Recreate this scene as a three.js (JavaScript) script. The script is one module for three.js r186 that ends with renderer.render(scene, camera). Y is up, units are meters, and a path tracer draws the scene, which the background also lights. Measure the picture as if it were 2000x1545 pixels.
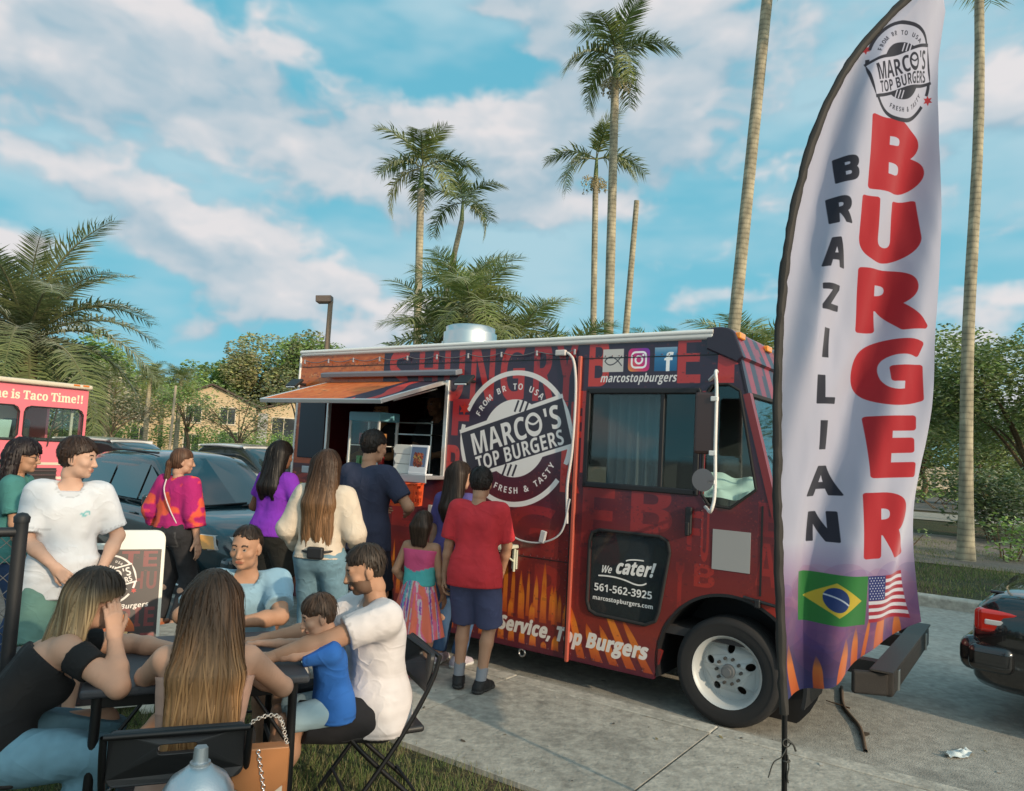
import * as THREE from 'three';
import { mergeGeometries } from 'three/addons/utils/BufferGeometryUtils.js';
import { RoundedBoxGeometry } from 'three/addons/geometries/RoundedBoxGeometry.js';

// ---------------------------------------------------------------- camera, sky, sun, exposure
const scene = new THREE.Scene();
const camera = new THREE.PerspectiveCamera(55.12, 1024 / 791, 0.05, 1500);
{
  const p = 0.075, r = 0.0535, cp = Math.cos(p), sp = Math.sin(p), c = Math.cos(r), s = Math.sin(r);
  const fw = new THREE.Vector3(0, sp, -cp), up0 = new THREE.Vector3(0, cp, sp), rt0 = new THREE.Vector3(1, 0, 0);
  const rt = rt0.clone().multiplyScalar(c).addScaledVector(up0, s), up = up0.clone().multiplyScalar(c).addScaledVector(rt0, -s);
  camera.position.set(0, 1.72, 0);
  camera.quaternion.setFromRotationMatrix(new THREE.Matrix4().makeBasis(rt, up, fw.clone().negate()));
}
const renderer = new THREE.WebGLRenderer({ antialias: true });
renderer.setSize(1024, 791);
renderer.toneMapping = THREE.LinearToneMapping;
renderer.toneMappingExposure = 1.25;
renderer.shadowMap.enabled = true;

const SUN = new THREE.Vector3(0.63, 0.34, 0.70).normalize();
const sun = new THREE.DirectionalLight(new THREE.Color(1.0, 0.79, 0.55), 2.6);
sun.name = 'sun';
sun.position.copy(SUN).multiplyScalar(60);
sun.castShadow = true; sun.shadow.radius = 1.6;
sun.shadow.mapSize.set(4096, 4096);
Object.assign(sun.shadow.camera, { left: -40, right: 40, top: 40, bottom: -40, near: 1, far: 160 });
scene.add(sun, sun.target);

// ---------------------------------------------------------------- noise and small helpers
function rng(seed) { let a = seed >>> 0; return () => { a = (a + 0x6d2b79f5) | 0; let t = Math.imul(a ^ (a >>> 15), 1 | a); t = (t + Math.imul(t ^ (t >>> 7), 61 | t)) ^ t; return ((t ^ (t >>> 14)) >>> 0) / 4294967296; }; }
function hash3(x, y, z) { let h = Math.imul(x, 374761393) ^ Math.imul(y, 668265263) ^ Math.imul(z, 1274126177); h = Math.imul(h ^ (h >>> 13), 1274126177); return ((h ^ (h >>> 16)) >>> 0) / 4294967296; }
function noise3(x, y, z) {
  const ix = Math.floor(x), iy = Math.floor(y), iz = Math.floor(z); let u = x - ix, v = y - iy, w = z - iz;
  u = u * u * (3 - 2 * u); v = v * v * (3 - 2 * v); w = w * w * (3 - 2 * w);
  const L = (a, b, t) => a + (b - a) * t;
  return L(L(L(hash3(ix, iy, iz), hash3(ix + 1, iy, iz), u), L(hash3(ix, iy + 1, iz), hash3(ix + 1, iy + 1, iz), u), v),
    L(L(hash3(ix, iy, iz + 1), hash3(ix + 1, iy, iz + 1), u), L(hash3(ix, iy + 1, iz + 1), hash3(ix + 1, iy + 1, iz + 1), u), v), w) * 2 - 1;
}
function noise2(x, y) {
  const ix = Math.floor(x), iy = Math.floor(y); let u = x - ix, v = y - iy; u = u * u * (3 - 2 * u); v = v * v * (3 - 2 * v);
  const a = hash3(ix, iy, 7), b = hash3(ix + 1, iy, 7), c = hash3(ix, iy + 1, 7), d = hash3(ix + 1, iy + 1, 7);
  return (a + (b - a) * u + (c - a) * v + (a - b - c + d) * u * v) * 2 - 1;
}
function fbm2(x, y, n = 5, g = 0.5) { let s = 0, a = 1, t = 0; for (let i = 0; i < n; i++) { s += a * noise2(x, y); t += a; a *= g; x = x * 2.03 + 17.1; y = y * 2.03 + 9.7; } return s / t; }
const sstep = (a, b, x) => { const t = Math.min(1, Math.max(0, (x - a) / (b - a))); return t * t * (3 - 2 * t); };
const lerp = (a, b, t) => a + (b - a) * t;
const V = (x, y, z) => new THREE.Vector3(x, y, z);

// ---------------------------------------------------------------- sky: teal late-afternoon blue with drifting broken cloud
{
  const W = 3072, H = 1536, data = new Float32Array(W * H * 4);
  // heaps of cloud: azimuth, elevation, half widths, strength
  const CL = [[-0.48, 0.56, 0.17, 0.06, 0.55], [-0.55, 0.42, 0.26, 0.075, 0.55], [-0.33, 0.37, 0.20, 0.055, 0.5], [-0.10, 0.40, 0.17, 0.06, 0.42], [-0.20, 0.29, 0.22, 0.05, 0.36], [-0.60, 0.30, 0.16, 0.05, 0.35], [-0.44, 0.235, 0.13, 0.035, 0.55], [-0.24, 0.20, 0.12, 0.03, 0.42], [-0.62, 0.17, 0.14, 0.04, 0.35],
    [0.07, 0.44, 0.13, 0.13, 0.42], [0.16, 0.36, 0.12, 0.05, 0.3], [0.46, 0.44, 0.22, 0.10, 0.26], [0.62, 0.30, 0.2, 0.05, 0.26], [0.02, 0.56, 0.14, 0.05, 0.3], [0.55, 0.2, 0.16, 0.03, 0.22], [-0.05, 0.16, 0.22, 0.018, 0.2], [-0.30, 0.115, 0.3, 0.02, 0.3]];
  const billow = (x, y) => { let q = 0, a = 1, t = 0; for (let i = 0; i < 5; i++) { q += a * (1 - 2 * Math.abs(noise2(x, y))); t += a; a *= 0.55; x = x * 2.1 + 5.3; y = y * 2.1 + 2.9; } return q / t; };
  for (let j = 0; j < H; j++) {
    const el = ((j + 0.5) / H - 0.5) * Math.PI, y = Math.sin(el), ch = Math.cos(el);
    for (let i = 0; i < W; i++) {
      const o = (j * W + i) * 4; data[o + 3] = 1;
      if (el < -0.06) { data[o] = 0.20; data[o + 1] = 0.21; data[o + 2] = 0.2; continue; }
      const th = ((i + 0.5) / W - 0.5) * 2 * Math.PI, x = Math.cos(th) * ch, z = Math.sin(th) * ch, az = Math.atan2(x, -z), e = Math.max(0, el), up = Math.pow(Math.min(1, e / 1.1), 0.6);
      let r = lerp(0.22, 0.07, up), g = lerp(0.56, 0.345, up), b = lerp(0.68, 0.49, up);
      const sd = x * SUN.x + y * SUN.y + z * SUN.z, s01 = Math.max(0, sd * 0.5 + 0.5), glow = Math.pow(s01, 6) * 1.1 + Math.pow(s01, 24) * 2.2;
      r += glow * 1.0; g += glow * 0.86; b += glow * 0.66;
      const wrapA = Math.min(1, (Math.PI - Math.abs(az)) * 1.2); // the pattern closes on itself behind the viewer
      let cov = -0.20 - 0.12 * sstep(0.7, 1.3, el) + 0.12 * (1 - sstep(0.6, 1.2, Math.abs(az)) ) * 0 + 0.22 * sstep(0.75, 1.3, Math.abs(az)) * sstep(1.2, 0.5, el);
      for (const [a, q, wa, we, s] of CL) { const da = (az - a) / wa, de = (el - q) / we, k = da * da + de * de; if (k < 9) cov += s * Math.exp(-k); }
      const px = az * 6.6 * Math.max(0.25, ch), py = el * 10.5, w1 = fbm2(px * 2.6 + 4.2, py * 2.6, 4) * 0.16, w2 = fbm2(px * 2.6 - 8, py * 2.6 + 3, 4) * 0.16;
      const cloud = (u, v) => fbm2(u + w1 + 3.3, v * 1.25 + w2 + 11.7, 5, 0.5) * 0.95;
      const n = cloud(px, py), bl = billow(px * 1.7 + w1, py * 1.6 + w2), d = n + bl * 0.25 + cov * 1.05 + 0.03;
      let al = sstep(-0.08, 0.30, d) * 0.95;
      const veil = sstep(-0.25, 0.6, fbm2(az * 2.4 + 31, el * 7, 5, 0.55) + fbm2(az * 9 + 3, el * 24, 4) * 0.35) * 0.75 * (1 - al);
      const above = cloud(px + 0.10, py + 0.34), lit = Math.min(1, Math.max(0, 0.36 + (n - above) * 1.35 + bl * 0.36 - 0.25 * sstep(0.3, 0.8, d)));
      const shin = 1 + glow * 0.5, cr = lerp(0.33, 0.72, lit) * shin, cg = lerp(0.46, 0.685, lit) * shin, cb = lerp(0.545, 0.69, lit) * shin, wisp = veil;
      al *= wrapA * (sstep(-0.02, 0.05, el) * 0.9 + 0.1);
      r = lerp(r, 0.44, wisp); g = lerp(g, 0.60, wisp); b = lerp(b, 0.67, wisp);
      data[o] = lerp(r, cr, al) * 0.9; data[o + 1] = lerp(g, cg, al) * 0.9; data[o + 2] = lerp(b, cb, al) * 0.9;
    }
  }
  const t = new THREE.DataTexture(data, W, H, THREE.RGBAFormat, THREE.FloatType);
  t.mapping = THREE.EquirectangularReflectionMapping; t.magFilter = THREE.LinearFilter; t.needsUpdate = true;
  scene.background = t; scene.environment = t;
}

// ---------------------------------------------------------------- scene helpers
const used = {};
function numbered(n) { const k = used[n] = (used[n] ?? -1) + 1; return k ? n + '_' + String(k).padStart(3, '0') : n; }
function tag(o, label, category, group) { o.userData = { label, category }; if (group) o.userData.group = group; return o; }
function thing(name, label, category, pos = [0, 0, 0], turn = 0, group) {
  const o = new THREE.Group(); o.name = numbered(name); scene.add(o); o.position.set(...pos); o.rotation.y = turn; return tag(o, label, category, group);
}
function shade(o) { o.castShadow = o.receiveShadow = true; return o; }
function part(name, geo, mat, parent) {
  const g = Array.isArray(geo) ? merge(geo) : geo;
  const m = shade(new THREE.Mesh(g, mat)); m.name = parent ? name : numbered(name); (parent ?? scene).add(m); return m;
}
function struct(name, geo, mat) { const m = part(name, geo, mat); m.userData = { kind: 'structure' }; return m; }
function merge(list) {
  const ks = ['position', 'normal', 'uv'], col = list.some((g) => g.attributes.color);
  return mergeGeometries(list.map((g) => {
    g = g.index ? g.toNonIndexed() : g.clone(); const n = g.attributes.position.count;
    if (!g.attributes.normal) g.computeVertexNormals();
    if (!g.attributes.uv) g.setAttribute('uv', new THREE.BufferAttribute(new Float32Array(n * 2), 2));
    if (col && !g.attributes.color) g.setAttribute('color', new THREE.BufferAttribute(new Float32Array(n * 3).fill(1), 3));
    for (const k of Object.keys(g.attributes)) if (!ks.includes(k) && !(col && k === 'color')) g.deleteAttribute(k);
    g.morphAttributes = {}; return g;
  }));
}
const at = (g, x = 0, y = 0, z = 0, rx = 0, ry = 0, rz = 0) => g.applyMatrix4(new THREE.Matrix4().compose(V(x, y, z), new THREE.Quaternion().setFromEuler(new THREE.Euler(rx, ry, rz)), V(1, 1, 1)));
const box = (w, h, d, x = 0, y = 0, z = 0, rx = 0, ry = 0, rz = 0) => at(new THREE.BoxGeometry(w, h, d), x, y, z, rx, ry, rz);
const rbox = (w, h, d, r, x = 0, y = 0, z = 0, rx = 0, ry = 0, rz = 0) => at(new RoundedBoxGeometry(w, h, d, 2, r), x, y, z, rx, ry, rz);
const cyl = (r0, r1, h, n, x = 0, y = 0, z = 0, rx = 0, ry = 0, rz = 0) => at(new THREE.CylinderGeometry(r0, r1, h, n), x, y, z, rx, ry, rz);
const ball = (r, x = 0, y = 0, z = 0, n = 12) => at(new THREE.SphereGeometry(r, n, Math.ceil(n * 0.7)), x, y, z);
const bar = (a, b, r, n = 8, r2 = r) => { const d = V(...b).sub(V(...a)), g = new THREE.CylinderGeometry(r2, r, d.length(), n); g.applyQuaternion(new THREE.Quaternion().setFromUnitVectors(V(0, 1, 0), d.clone().normalize())); return g.translate((a[0] + b[0]) / 2, (a[1] + b[1]) / 2, (a[2] + b[2]) / 2); };
const tube = (pts, r, n = 24, k = 8, closed = false) => new THREE.TubeGeometry(new THREE.CatmullRomCurve3(pts.map((p) => V(...p)), closed), n, r, k, closed);
const lathe = (pts, n = 24) => new THREE.LatheGeometry(pts.map((p) => new THREE.Vector2(...p)), n);
const poly = (pts) => { const s = new THREE.Shape(); pts.forEach(([x, y], i) => (i ? s.lineTo(x, y) : s.moveTo(x, y))); s.closePath(); return s; };
const ext = (s, d, bevel = 0, seg = 12) => new THREE.ExtrudeGeometry(s, { depth: d, bevelEnabled: bevel > 0, bevelSize: bevel, bevelThickness: bevel, bevelSegments: 2, curveSegments: seg });
function rrect(S, x0, y0, x1, y1, r) { const p = new S(); p.moveTo(x0 + r, y0); p.lineTo(x1 - r, y0); p.quadraticCurveTo(x1, y0, x1, y0 + r); p.lineTo(x1, y1 - r); p.quadraticCurveTo(x1, y1, x1 - r, y1); p.lineTo(x0 + r, y1); p.quadraticCurveTo(x0, y1, x0, y1 - r); p.lineTo(x0, y0 + r); p.quadraticCurveTo(x0, y0, x0 + r, y0); return p; }
const rgb = (r, g, b) => new THREE.Color().setRGB(r, g, b);
const hex = (h) => new THREE.Color(h);
const mat = (color, roughness = 0.8, extra = {}) => new THREE.MeshStandardMaterial({ color, roughness, ...extra });
const phys = (color, roughness, extra) => new THREE.MeshPhysicalMaterial({ color, roughness, ...extra });
function canvas(w, h, draw) { const c = document.createElement('canvas'); c.width = w; c.height = h; const g = c.getContext('2d'); draw(g, w, h); const t = new THREE.CanvasTexture(c); t.colorSpace = THREE.SRGBColorSpace; t.anisotropy = 8; return t; }
function noiseTex(n, f, rep = 1, srgb = false) { // f(u,v) -> value or [r,g,b], tiling
  const d = new Uint8Array(n * n * 4);
  for (let y = 0; y < n; y++) for (let x = 0; x < n; x++) { const v = f(x / n, y / n), o = (y * n + x) * 4; if (v.length) { d[o] = v[0] * 255; d[o + 1] = v[1] * 255; d[o + 2] = v[2] * 255; } else d[o] = d[o + 1] = d[o + 2] = v * 255; d[o + 3] = 255; }
  const t = new THREE.DataTexture(d, n, n); t.wrapS = t.wrapT = THREE.RepeatWrapping; t.magFilter = THREE.LinearFilter; t.repeat.set(rep, rep); if (srgb) t.colorSpace = THREE.SRGBColorSpace; t.needsUpdate = true; return t;
}
// tiling noise: blend of wrapped value noise
function tnoise(u, v, f, seed = 0) { const x = u * f, y = v * f, ix = Math.floor(x), iy = Math.floor(y); let a = x - ix, b = y - iy; a = a * a * (3 - 2 * a); b = b * b * (3 - 2 * b); const h = (p, q) => hash3(((p % f) + f) % f, ((q % f) + f) % f, seed); return lerp(lerp(h(ix, iy), h(ix + 1, iy), a), lerp(h(ix, iy + 1), h(ix + 1, iy + 1), a), b); }
function tfbm(u, v, f, n, seed = 0) { let s = 0, a = 1, t = 0; for (let i = 0; i < n; i++) { s += a * tnoise(u, v, f, seed + i); t += a; a *= 0.55; f *= 2; } return s / t; }
const YAW = -0.6107, TX = 1.4565, TZ = -5.5716;                 // the street: local x runs along the kerb, z from the truck side to the pavement
const tl = (x, y, z) => V(TX + 0.8193 * x - 0.5733 * z, y, TZ + 0.5733 * x + 0.8193 * z);
const street = (o, y = 0) => { o.position.set(TX, y, TZ); o.rotation.y = YAW; return o; };
const toStreet = (x, z) => [(x - TX) * 0.8193 + (z - TZ) * 0.5733, -(x - TX) * 0.5733 + (z - TZ) * 0.8193];
// a world-metre uv
function metreUV(g, s = 1) { const p = g.attributes.position, u = new Float32Array(p.count * 2); for (let i = 0; i < p.count; i++) { u[i * 2] = p.getX(i) * s; u[i * 2 + 1] = p.getZ(i) * s; } g.setAttribute('uv', new THREE.BufferAttribute(u, 2)); return g; }
const weave = noiseTex(128, (u, v) => 0.5 + 0.25 * Math.sin(u * 6.2832 * 32) * Math.sin(v * 6.2832 * 32) + (tnoise(u, v, 32, 3) - 0.5) * 0.4);
const whitePaint = mat(rgb(0.8, 0.79, 0.76), 0.45), blackTrim = mat(rgb(0.015, 0.015, 0.017), 0.5), rubber = mat(rgb(0.018, 0.018, 0.019), 0.85), steel = mat(rgb(0.62, 0.62, 0.6), 0.32, { metalness: 1 }), alu = mat(rgb(0.75, 0.74, 0.72), 0.4, { metalness: 0.8 }), darkIn = mat(rgb(0.035, 0.033, 0.035), 0.8), chrome = mat(rgb(0.85, 0.85, 0.85), 0.12, { metalness: 1 });
const glass = phys(rgb(0.86, 0.93, 0.92), 0.03, { transmission: 1, thickness: 0, ior: 1.5 }), tint = phys(rgb(0.12, 0.14, 0.15), 0.05, { transmission: 0.75, thickness: 0, ior: 1.5 });
const v3 = { add: (a, b) => [a[0] + b[0], a[1] + b[1], a[2] + b[2]], sub: (a, b) => [a[0] - b[0], a[1] - b[1], a[2] - b[2]], mul: (a, s) => [a[0] * s, a[1] * s, a[2] * s], dot: (a, b) => a[0] * b[0] + a[1] * b[1] + a[2] * b[2], len: (a) => Math.hypot(...a), nor: (a) => { const l = Math.hypot(...a) || 1; return [a[0] / l, a[1] / l, a[2] / l]; }, cross: (a, b) => [a[1] * b[2] - a[2] * b[1], a[2] * b[0] - a[0] * b[2], a[0] * b[1] - a[1] * b[0]], mix: (a, b, t) => [lerp(a[0], b[0], t), lerp(a[1], b[1], t), lerp(a[2], b[2], t)] };
const F = 'sans-serif';
// ---------------------------------------------------------------- the ground
const rise = (x, z) => 0.0125 * Math.max(0, Math.min(46, -z - 14)) + 0.004 * Math.max(0, Math.min(120, -z - 60));
const concreteTex = noiseTex(512, (u, v) => { const a = tfbm(u, v, 4, 6, 3), b = tfbm(u, v, 48, 3, 9), c = tfbm(u, v, 10, 4, 17), k = 0.745 + (a - 0.5) * 0.13 + (b - 0.5) * 0.26 - sstep(0.62, 0.75, c) * 0.06; return [k * 1.0, k * 0.975, k * 0.93]; }, 1, true);
const concreteBump = noiseTex(256, (u, v) => tfbm(u, v, 64, 3, 5));
concreteBump.repeat.set(2, 2);
const concrete = [0.98, 1.08, 0.9].map((k, i) => mat(rgb(0.74 * k, 0.74 * k, 0.71 * k), 0.9, { map: concreteTex, bumpMap: concreteBump, bumpScale: 0.004 }));
const kerbMat = mat(rgb(0.76, 0.76, 0.73), 0.9, { map: concreteTex, bumpMap: concreteBump, bumpScale: 0.004 });
const roadTex = noiseTex(1024, (u, v) => { const a = tfbm(u, v, 3, 6, 23), b = tfbm(u, v, 128, 3, 29), c = tfbm(u, v * 1, 8, 5, 37); const k = 0.71 + (a - 0.5) * 0.13 + (b - 0.5) * 0.2 - sstep(0.6, 0.78, c) * 0.08; return [k * 1.0, k * 0.985, k * 0.95]; }, 1, true);
roadTex.repeat.set(0.16, 0.16);
const roadMat = mat(rgb(0.76, 0.765, 0.74), 0.88, { map: roadTex, bumpMap: concreteBump, bumpScale: 0.004 });
const asphaltMat = mat(rgb(0.24, 0.245, 0.25), 0.92, { map: roadTex, bumpMap: concreteBump, bumpScale: 0.006 });
const lawnTex = noiseTex(512, (u, v) => { const a = tfbm(u, v, 5, 6, 41), b = tfbm(u, v, 90, 2, 47), t = sstep(0.4, 0.66, a), k = 0.75 + (b - 0.5) * 0.9; return [lerp(0.33, 0.46, t) * k, lerp(0.36, 0.39, t) * k, lerp(0.19, 0.26, t) * k]; }, 1, true);
lawnTex.repeat.set(0.4, 0.4);
const lawnMat = mat(rgb(0.8, 0.8, 0.75), 1, { map: lawnTex, bumpMap: concreteBump, bumpScale: 0.02 });
const bedMat = mat(rgb(0.5, 0.44, 0.4), 1, { map: concreteTex, bumpMap: concreteBump, bumpScale: 0.03 });

const sheet = (x0, x1, z0, z1, n = 1, m = 1, h = () => 0) => { const g = new THREE.PlaneGeometry(x1 - x0, z1 - z0, n, m).rotateX(-Math.PI / 2).translate((x0 + x1) / 2, 0, (z0 + z1) / 2); const p = g.attributes.position; for (let i = 0; i < p.count; i++) p.setY(i, h(p.getX(i), p.getZ(i))); g.computeVertexNormals(); return metreUV(g); };
street(struct('road', sheet(-90, 90, -7.0, 0.36, 60, 6, (x, z) => 0.0), roadMat), -0.13);
street(struct('terrain', sheet(-420, 420, -520, -7.05, 60, 140, (x, z) => rise(x, z) - 0.012), lawnMat), 0);
street(struct('parking_lot', sheet(-90, -4.42, 0.36, 26), asphaltMat), -0.126);
street(struct('lawn', sheet(-4.4, 90, 1.97, 40), lawnMat), -0.02);
street(struct('far_road', sheet(-160, 160, -46, -31, 40, 12, (x, z) => rise(x, z) + 0.01), mat(rgb(0.34, 0.345, 0.36), 0.85, { map: roadTex })), 0);
street(struct('far_pavement', sheet(-160, 160, -29.5, -25, 40, 4, (x, z) => rise(x, z) + 0.012), kerbMat), 0);
street(struct('planting_bed', sheet(-1.5, 12, -19, -11.6, 8, 8, (x, z) => rise(x, z) + 0.008), bedMat), 0);
street(struct('pavement_bed', sheet(-4.4, 22.4, 0.40, 1.97), mat(rgb(0.03, 0.028, 0.025), 1)), -0.05);
{ // pavement slabs between tooled joints, and the kerb along the road
  const pav = new THREE.Group(); pav.name = 'pavement'; pav.userData = { kind: 'structure' }; street(pav); scene.add(pav);
  const slab = rbox(1.584, 0.14, 1.43, 0.003); { const p = slab.attributes.position, u = slab.attributes.uv; for (let i = 0; i < p.count; i++) u.setXY(i, p.getX(i) * 0.45, p.getZ(i) * 0.45); }
  for (let k = -3; k < 14; k++) {
    const g = slab.clone(); const u = g.attributes.uv; for (let i = 0; i < u.count; i++) u.setXY(i, u.getX(i) + k * 0.37, u.getY(i) + k * 0.61);
    const m = part('slab', g, concrete[((k % 3) + 3) % 3], pav); m.position.set(0.27 + 1.6 * k + 0.8, -0.07, 1.234); m.rotation.z = ((k * 7) % 3 - 1) * 0.0015;
  }
  const curb = new THREE.Group(); curb.name = 'kerb'; curb.userData = { kind: 'structure' }; street(curb); scene.add(curb);
  const kg = rbox(1.592, 0.2, 0.146, 0.01); { const p = kg.attributes.position, u = kg.attributes.uv; for (let i = 0; i < p.count; i++) u.setXY(i, p.getX(i) * 0.45, (p.getZ(i) + p.getY(i)) * 0.45); }
  for (let k = -3; k < 14; k++) { const m = part('kerb_stone', kg, kerbMat, curb); m.position.set(0.27 + 1.6 * k + 0.8, -0.098, 0.428); }
  const far = new THREE.Group(); far.name = 'kerb_001'; far.userData = { kind: 'structure' }; street(far); scene.add(far);
  const fg = rbox(2.98, 0.24, 0.3, 0.03); { const p = fg.attributes.position, u = fg.attributes.uv; for (let i = 0; i < p.count; i++) u.setXY(i, p.getX(i) * 0.45, (p.getZ(i) + p.getY(i)) * 0.45); }
  for (let k = -4; k < 7; k++) { const m = part('kerb_stone', fg, kerbMat, far); m.position.set(k * 3, -0.105, -7.08); }
}
// grass: blades of near lawn and thinner tufts on the far verge
function grass(name, n, place, hgt, wid, seed, cols) {
  const R = rng(seed), g = new THREE.BufferGeometry(); g.setAttribute('position', new THREE.Float32BufferAttribute([-wid, 0, 0, wid, 0, 0, wid * 0.4, 0.6, 0.12, -wid * 0.4, 0.6, 0.12, 0, 1, 0.38], 3)); g.setIndex([0, 1, 2, 0, 2, 3, 3, 2, 4]); g.computeVertexNormals();
  const im = new THREE.InstancedMesh(g, phys(rgb(1, 1, 1), 1.0, { side: THREE.DoubleSide, transmission: 0.25, thickness: 0 }), n), M = new THREE.Matrix4(), q = new THREE.Quaternion(), c = new THREE.Color();
  for (let i = 0; i < n; i++) { const [x, y, z] = place(R), s = hgt * (0.5 + R() * 0.9); q.setFromEuler(new THREE.Euler((R() - 0.5) * 0.9, R() * 6.28, (R() - 0.5) * 0.9)); im.setMatrixAt(i, M.compose(V(x, y, z), q, V(1, s, s))); const k = cols[Math.floor(R() * cols.length)], b = 0.7 + R() * 0.6; im.setColorAt(i, c.setRGB(k[0] * b, k[1] * b, k[2] * b)); }
  im.name = numbered(name); im.userData = { label: name === 'grass' ? 'short patchy green and straw grass beside the pavement' : 'thin dry grass on the verge across the road', category: 'grass', kind: 'stuff' }; shade(im); scene.add(im); return im;
}
const GC = [[0.12, 0.18, 0.045], [0.15, 0.2, 0.055], [0.2, 0.19, 0.08], [0.24, 0.21, 0.11], [0.09, 0.14, 0.035]];
grass('grass', 52000, (R) => { for (;;) { const x = -4.2 + R() * 5.4, z = 1.93 + Math.pow(R(), 1.1) * 3.2, n = fbm2(x * 1.1, z * 1.1, 3); if (R() < 0.62 + n * 0.9) { const p = tl(x, -0.02, z + (z < 2.1 ? noise2(x * 6, 2) * 0.05 : 0)); return [p.x, p.y, p.z]; } } }, 0.05, 0.0022, 5, GC);
grass('verge_grass', 40000, (R) => { for (;;) { const x = -3 + R() * 16, z = -7.3 - R() * 10; if (R() < 0.45 + fbm2(x * 0.7, z * 0.7, 3) - (z < -11.6 ? 0.4 : 0)) { const p = tl(x, rise(x, z) - 0.01, z); return [p.x, p.y, p.z]; } } }, 0.07, 0.006, 6, GC);
// ---------------------------------------------------------------- palms, trees, hedges, the building and the lamp
function frondGeo(L, nl, ll, droop, seed, o = {}) { // rachis along +x bending down, leaflets both sides
  const R = rng(seed), P = [], N = [], C = [], I = []; const path = (t) => [L * t * (1 - 0.22 * droop * t * t), L * (0.10 * t * (1 - t) * 2 - droop * 0.5 * Math.pow(t, 2.3)), 0];
  const col = o.col ?? [0.15, 0.205, 0.05], tip = o.tip ?? [0.36, 0.37, 0.12], push = (p, c) => { P.push(...p); C.push(...c); return P.length / 3 - 1; };
  let prev = null; for (let i = 0; i <= 14; i++) { const t = i / 14, p = path(t), r = L * lerp(0.012, 0.002, t), ring = []; for (let k = 0; k < 4; k++) { const a = k * 1.5708 + 0.785; ring.push(push([p[0], p[1] + Math.sin(a) * r, Math.cos(a) * r], [0.16, 0.17, 0.06])); } if (prev) for (let k = 0; k < 4; k++) I.push(prev[k], prev[(k + 1) % 4], ring[(k + 1) % 4], prev[k], ring[(k + 1) % 4], ring[k]); prev = ring; }
  for (let i = 0; i < nl; i++) { const t = lerp(o.start ?? 0.14, 0.995, i / (nl - 1)), p = path(t), q = path(Math.min(1, t + 0.02)), d = v3.nor(v3.sub(q, p)); const len = ll * Math.pow(Math.sin(Math.PI * Math.min(0.97, lerp(0.16, 0.93, t))), 0.6) * (0.85 + R() * 0.3);
    for (const s of [1, -1]) { const sweep = lerp(0.35, 1.0, t) + (R() - 0.5) * 0.25, upk = (o.vee ?? 0.25) + (R() - 0.5) * (o.mess ?? 0.5); const dir = v3.nor([d[0] * sweep, d[1] * sweep + upk, s * 1.0]), hang = (o.hang ?? 0.55) * (0.7 + R() * 0.6), m = v3.add(p, v3.mul(dir, len * 0.5)), e = v3.add(v3.add(p, v3.mul(dir, len)), [0, -hang * len * 0.55, 0]); m[1] -= hang * len * 0.10;
      const w = len * (o.w ?? 0.035), wd = v3.mul(d, w), k = 0.65 + R() * 0.6, cc = v3.mul(v3.mix(col, tip, R() * R()), k), a = push(v3.sub(p, v3.mul(wd, 0.6)), cc), b = push(v3.add(p, v3.mul(wd, 0.6)), cc), c = push(v3.sub(m, wd), cc), f = push(v3.add(m, wd), cc), g = push(e, v3.mul(v3.mix(cc, tip, 0.6), 1)); I.push(a, b, f, a, f, c, c, f, g); } }
  const g = new THREE.BufferGeometry(); g.setAttribute('position', new THREE.Float32BufferAttribute(P, 3)); g.setAttribute('color', new THREE.Float32BufferAttribute(C, 3)); g.setIndex(I); g.computeVertexNormals(); return g;
}
const leafMat = phys(rgb(1, 1, 1), 0.98, { vertexColors: true, side: THREE.DoubleSide, transmission: 0.42, thickness: 0 });
const barkTex = noiseTex(256, (u, v) => { const r = Math.abs(Math.sin(v * 6.2832 * 8 + 0.6 * tnoise(u, v, 6, 4))), k = 0.55 + tfbm(u, v, 8, 4, 61) * 0.35 + 0.08 * r - 0.12 * sstep(0.25, 0.0, r); return [k * 1.0, k * 0.95, k * 0.84]; }, 1, true);
const palmBark = mat(rgb(0.62, 0.61, 0.56), 0.9, { map: barkTex, bumpMap: barkTex, bumpScale: 0.01 }), darkBark = mat(rgb(0.26, 0.2, 0.15), 0.95, { map: barkTex, bumpMap: barkTex, bumpScale: 0.02 });
const trunkGeo = (pts, r0, r1, flare = 1.35, n = 40, k = 12) => { const cv = new THREE.CatmullRomCurve3(pts.map((p) => V(...p))), L = cv.getLength(), g = new THREE.TubeGeometry(cv, n, 1, k), p = g.attributes.position, u = g.attributes.uv; for (let i = 0; i <= n; i++) { const t = i / n, c = cv.getPointAt(t), r = lerp(r0, r1, t) * (1 + (flare - 1) * Math.exp(-t * L * 1.6)) * (1 + 0.03 * noise2(t * L * 2, r0 * 90)); for (let j = 0; j <= k; j++) { const q = i * (k + 1) + j; p.setXYZ(q, c.x + (p.getX(q) - c.x) * r, c.y + (p.getY(q) - c.y) * r, c.z + (p.getZ(q) - c.z) * r); u.setXY(q, j / k, t * L * 0.5); } } g.computeVertexNormals(); return g; };
const ROYAL = [0, 1, 2, 3].map((k) => frondGeo(2.5, 64, 0.8, 0.55 + k * 0.16, 100 + k, { w: 0.04, hang: 0.7, vee: 0.3, mess: 1.1 }));
const royalTint = [[1, 1, 1], [1.15, 1.1, 0.8], [0.85, 0.9, 0.9]];
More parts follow.
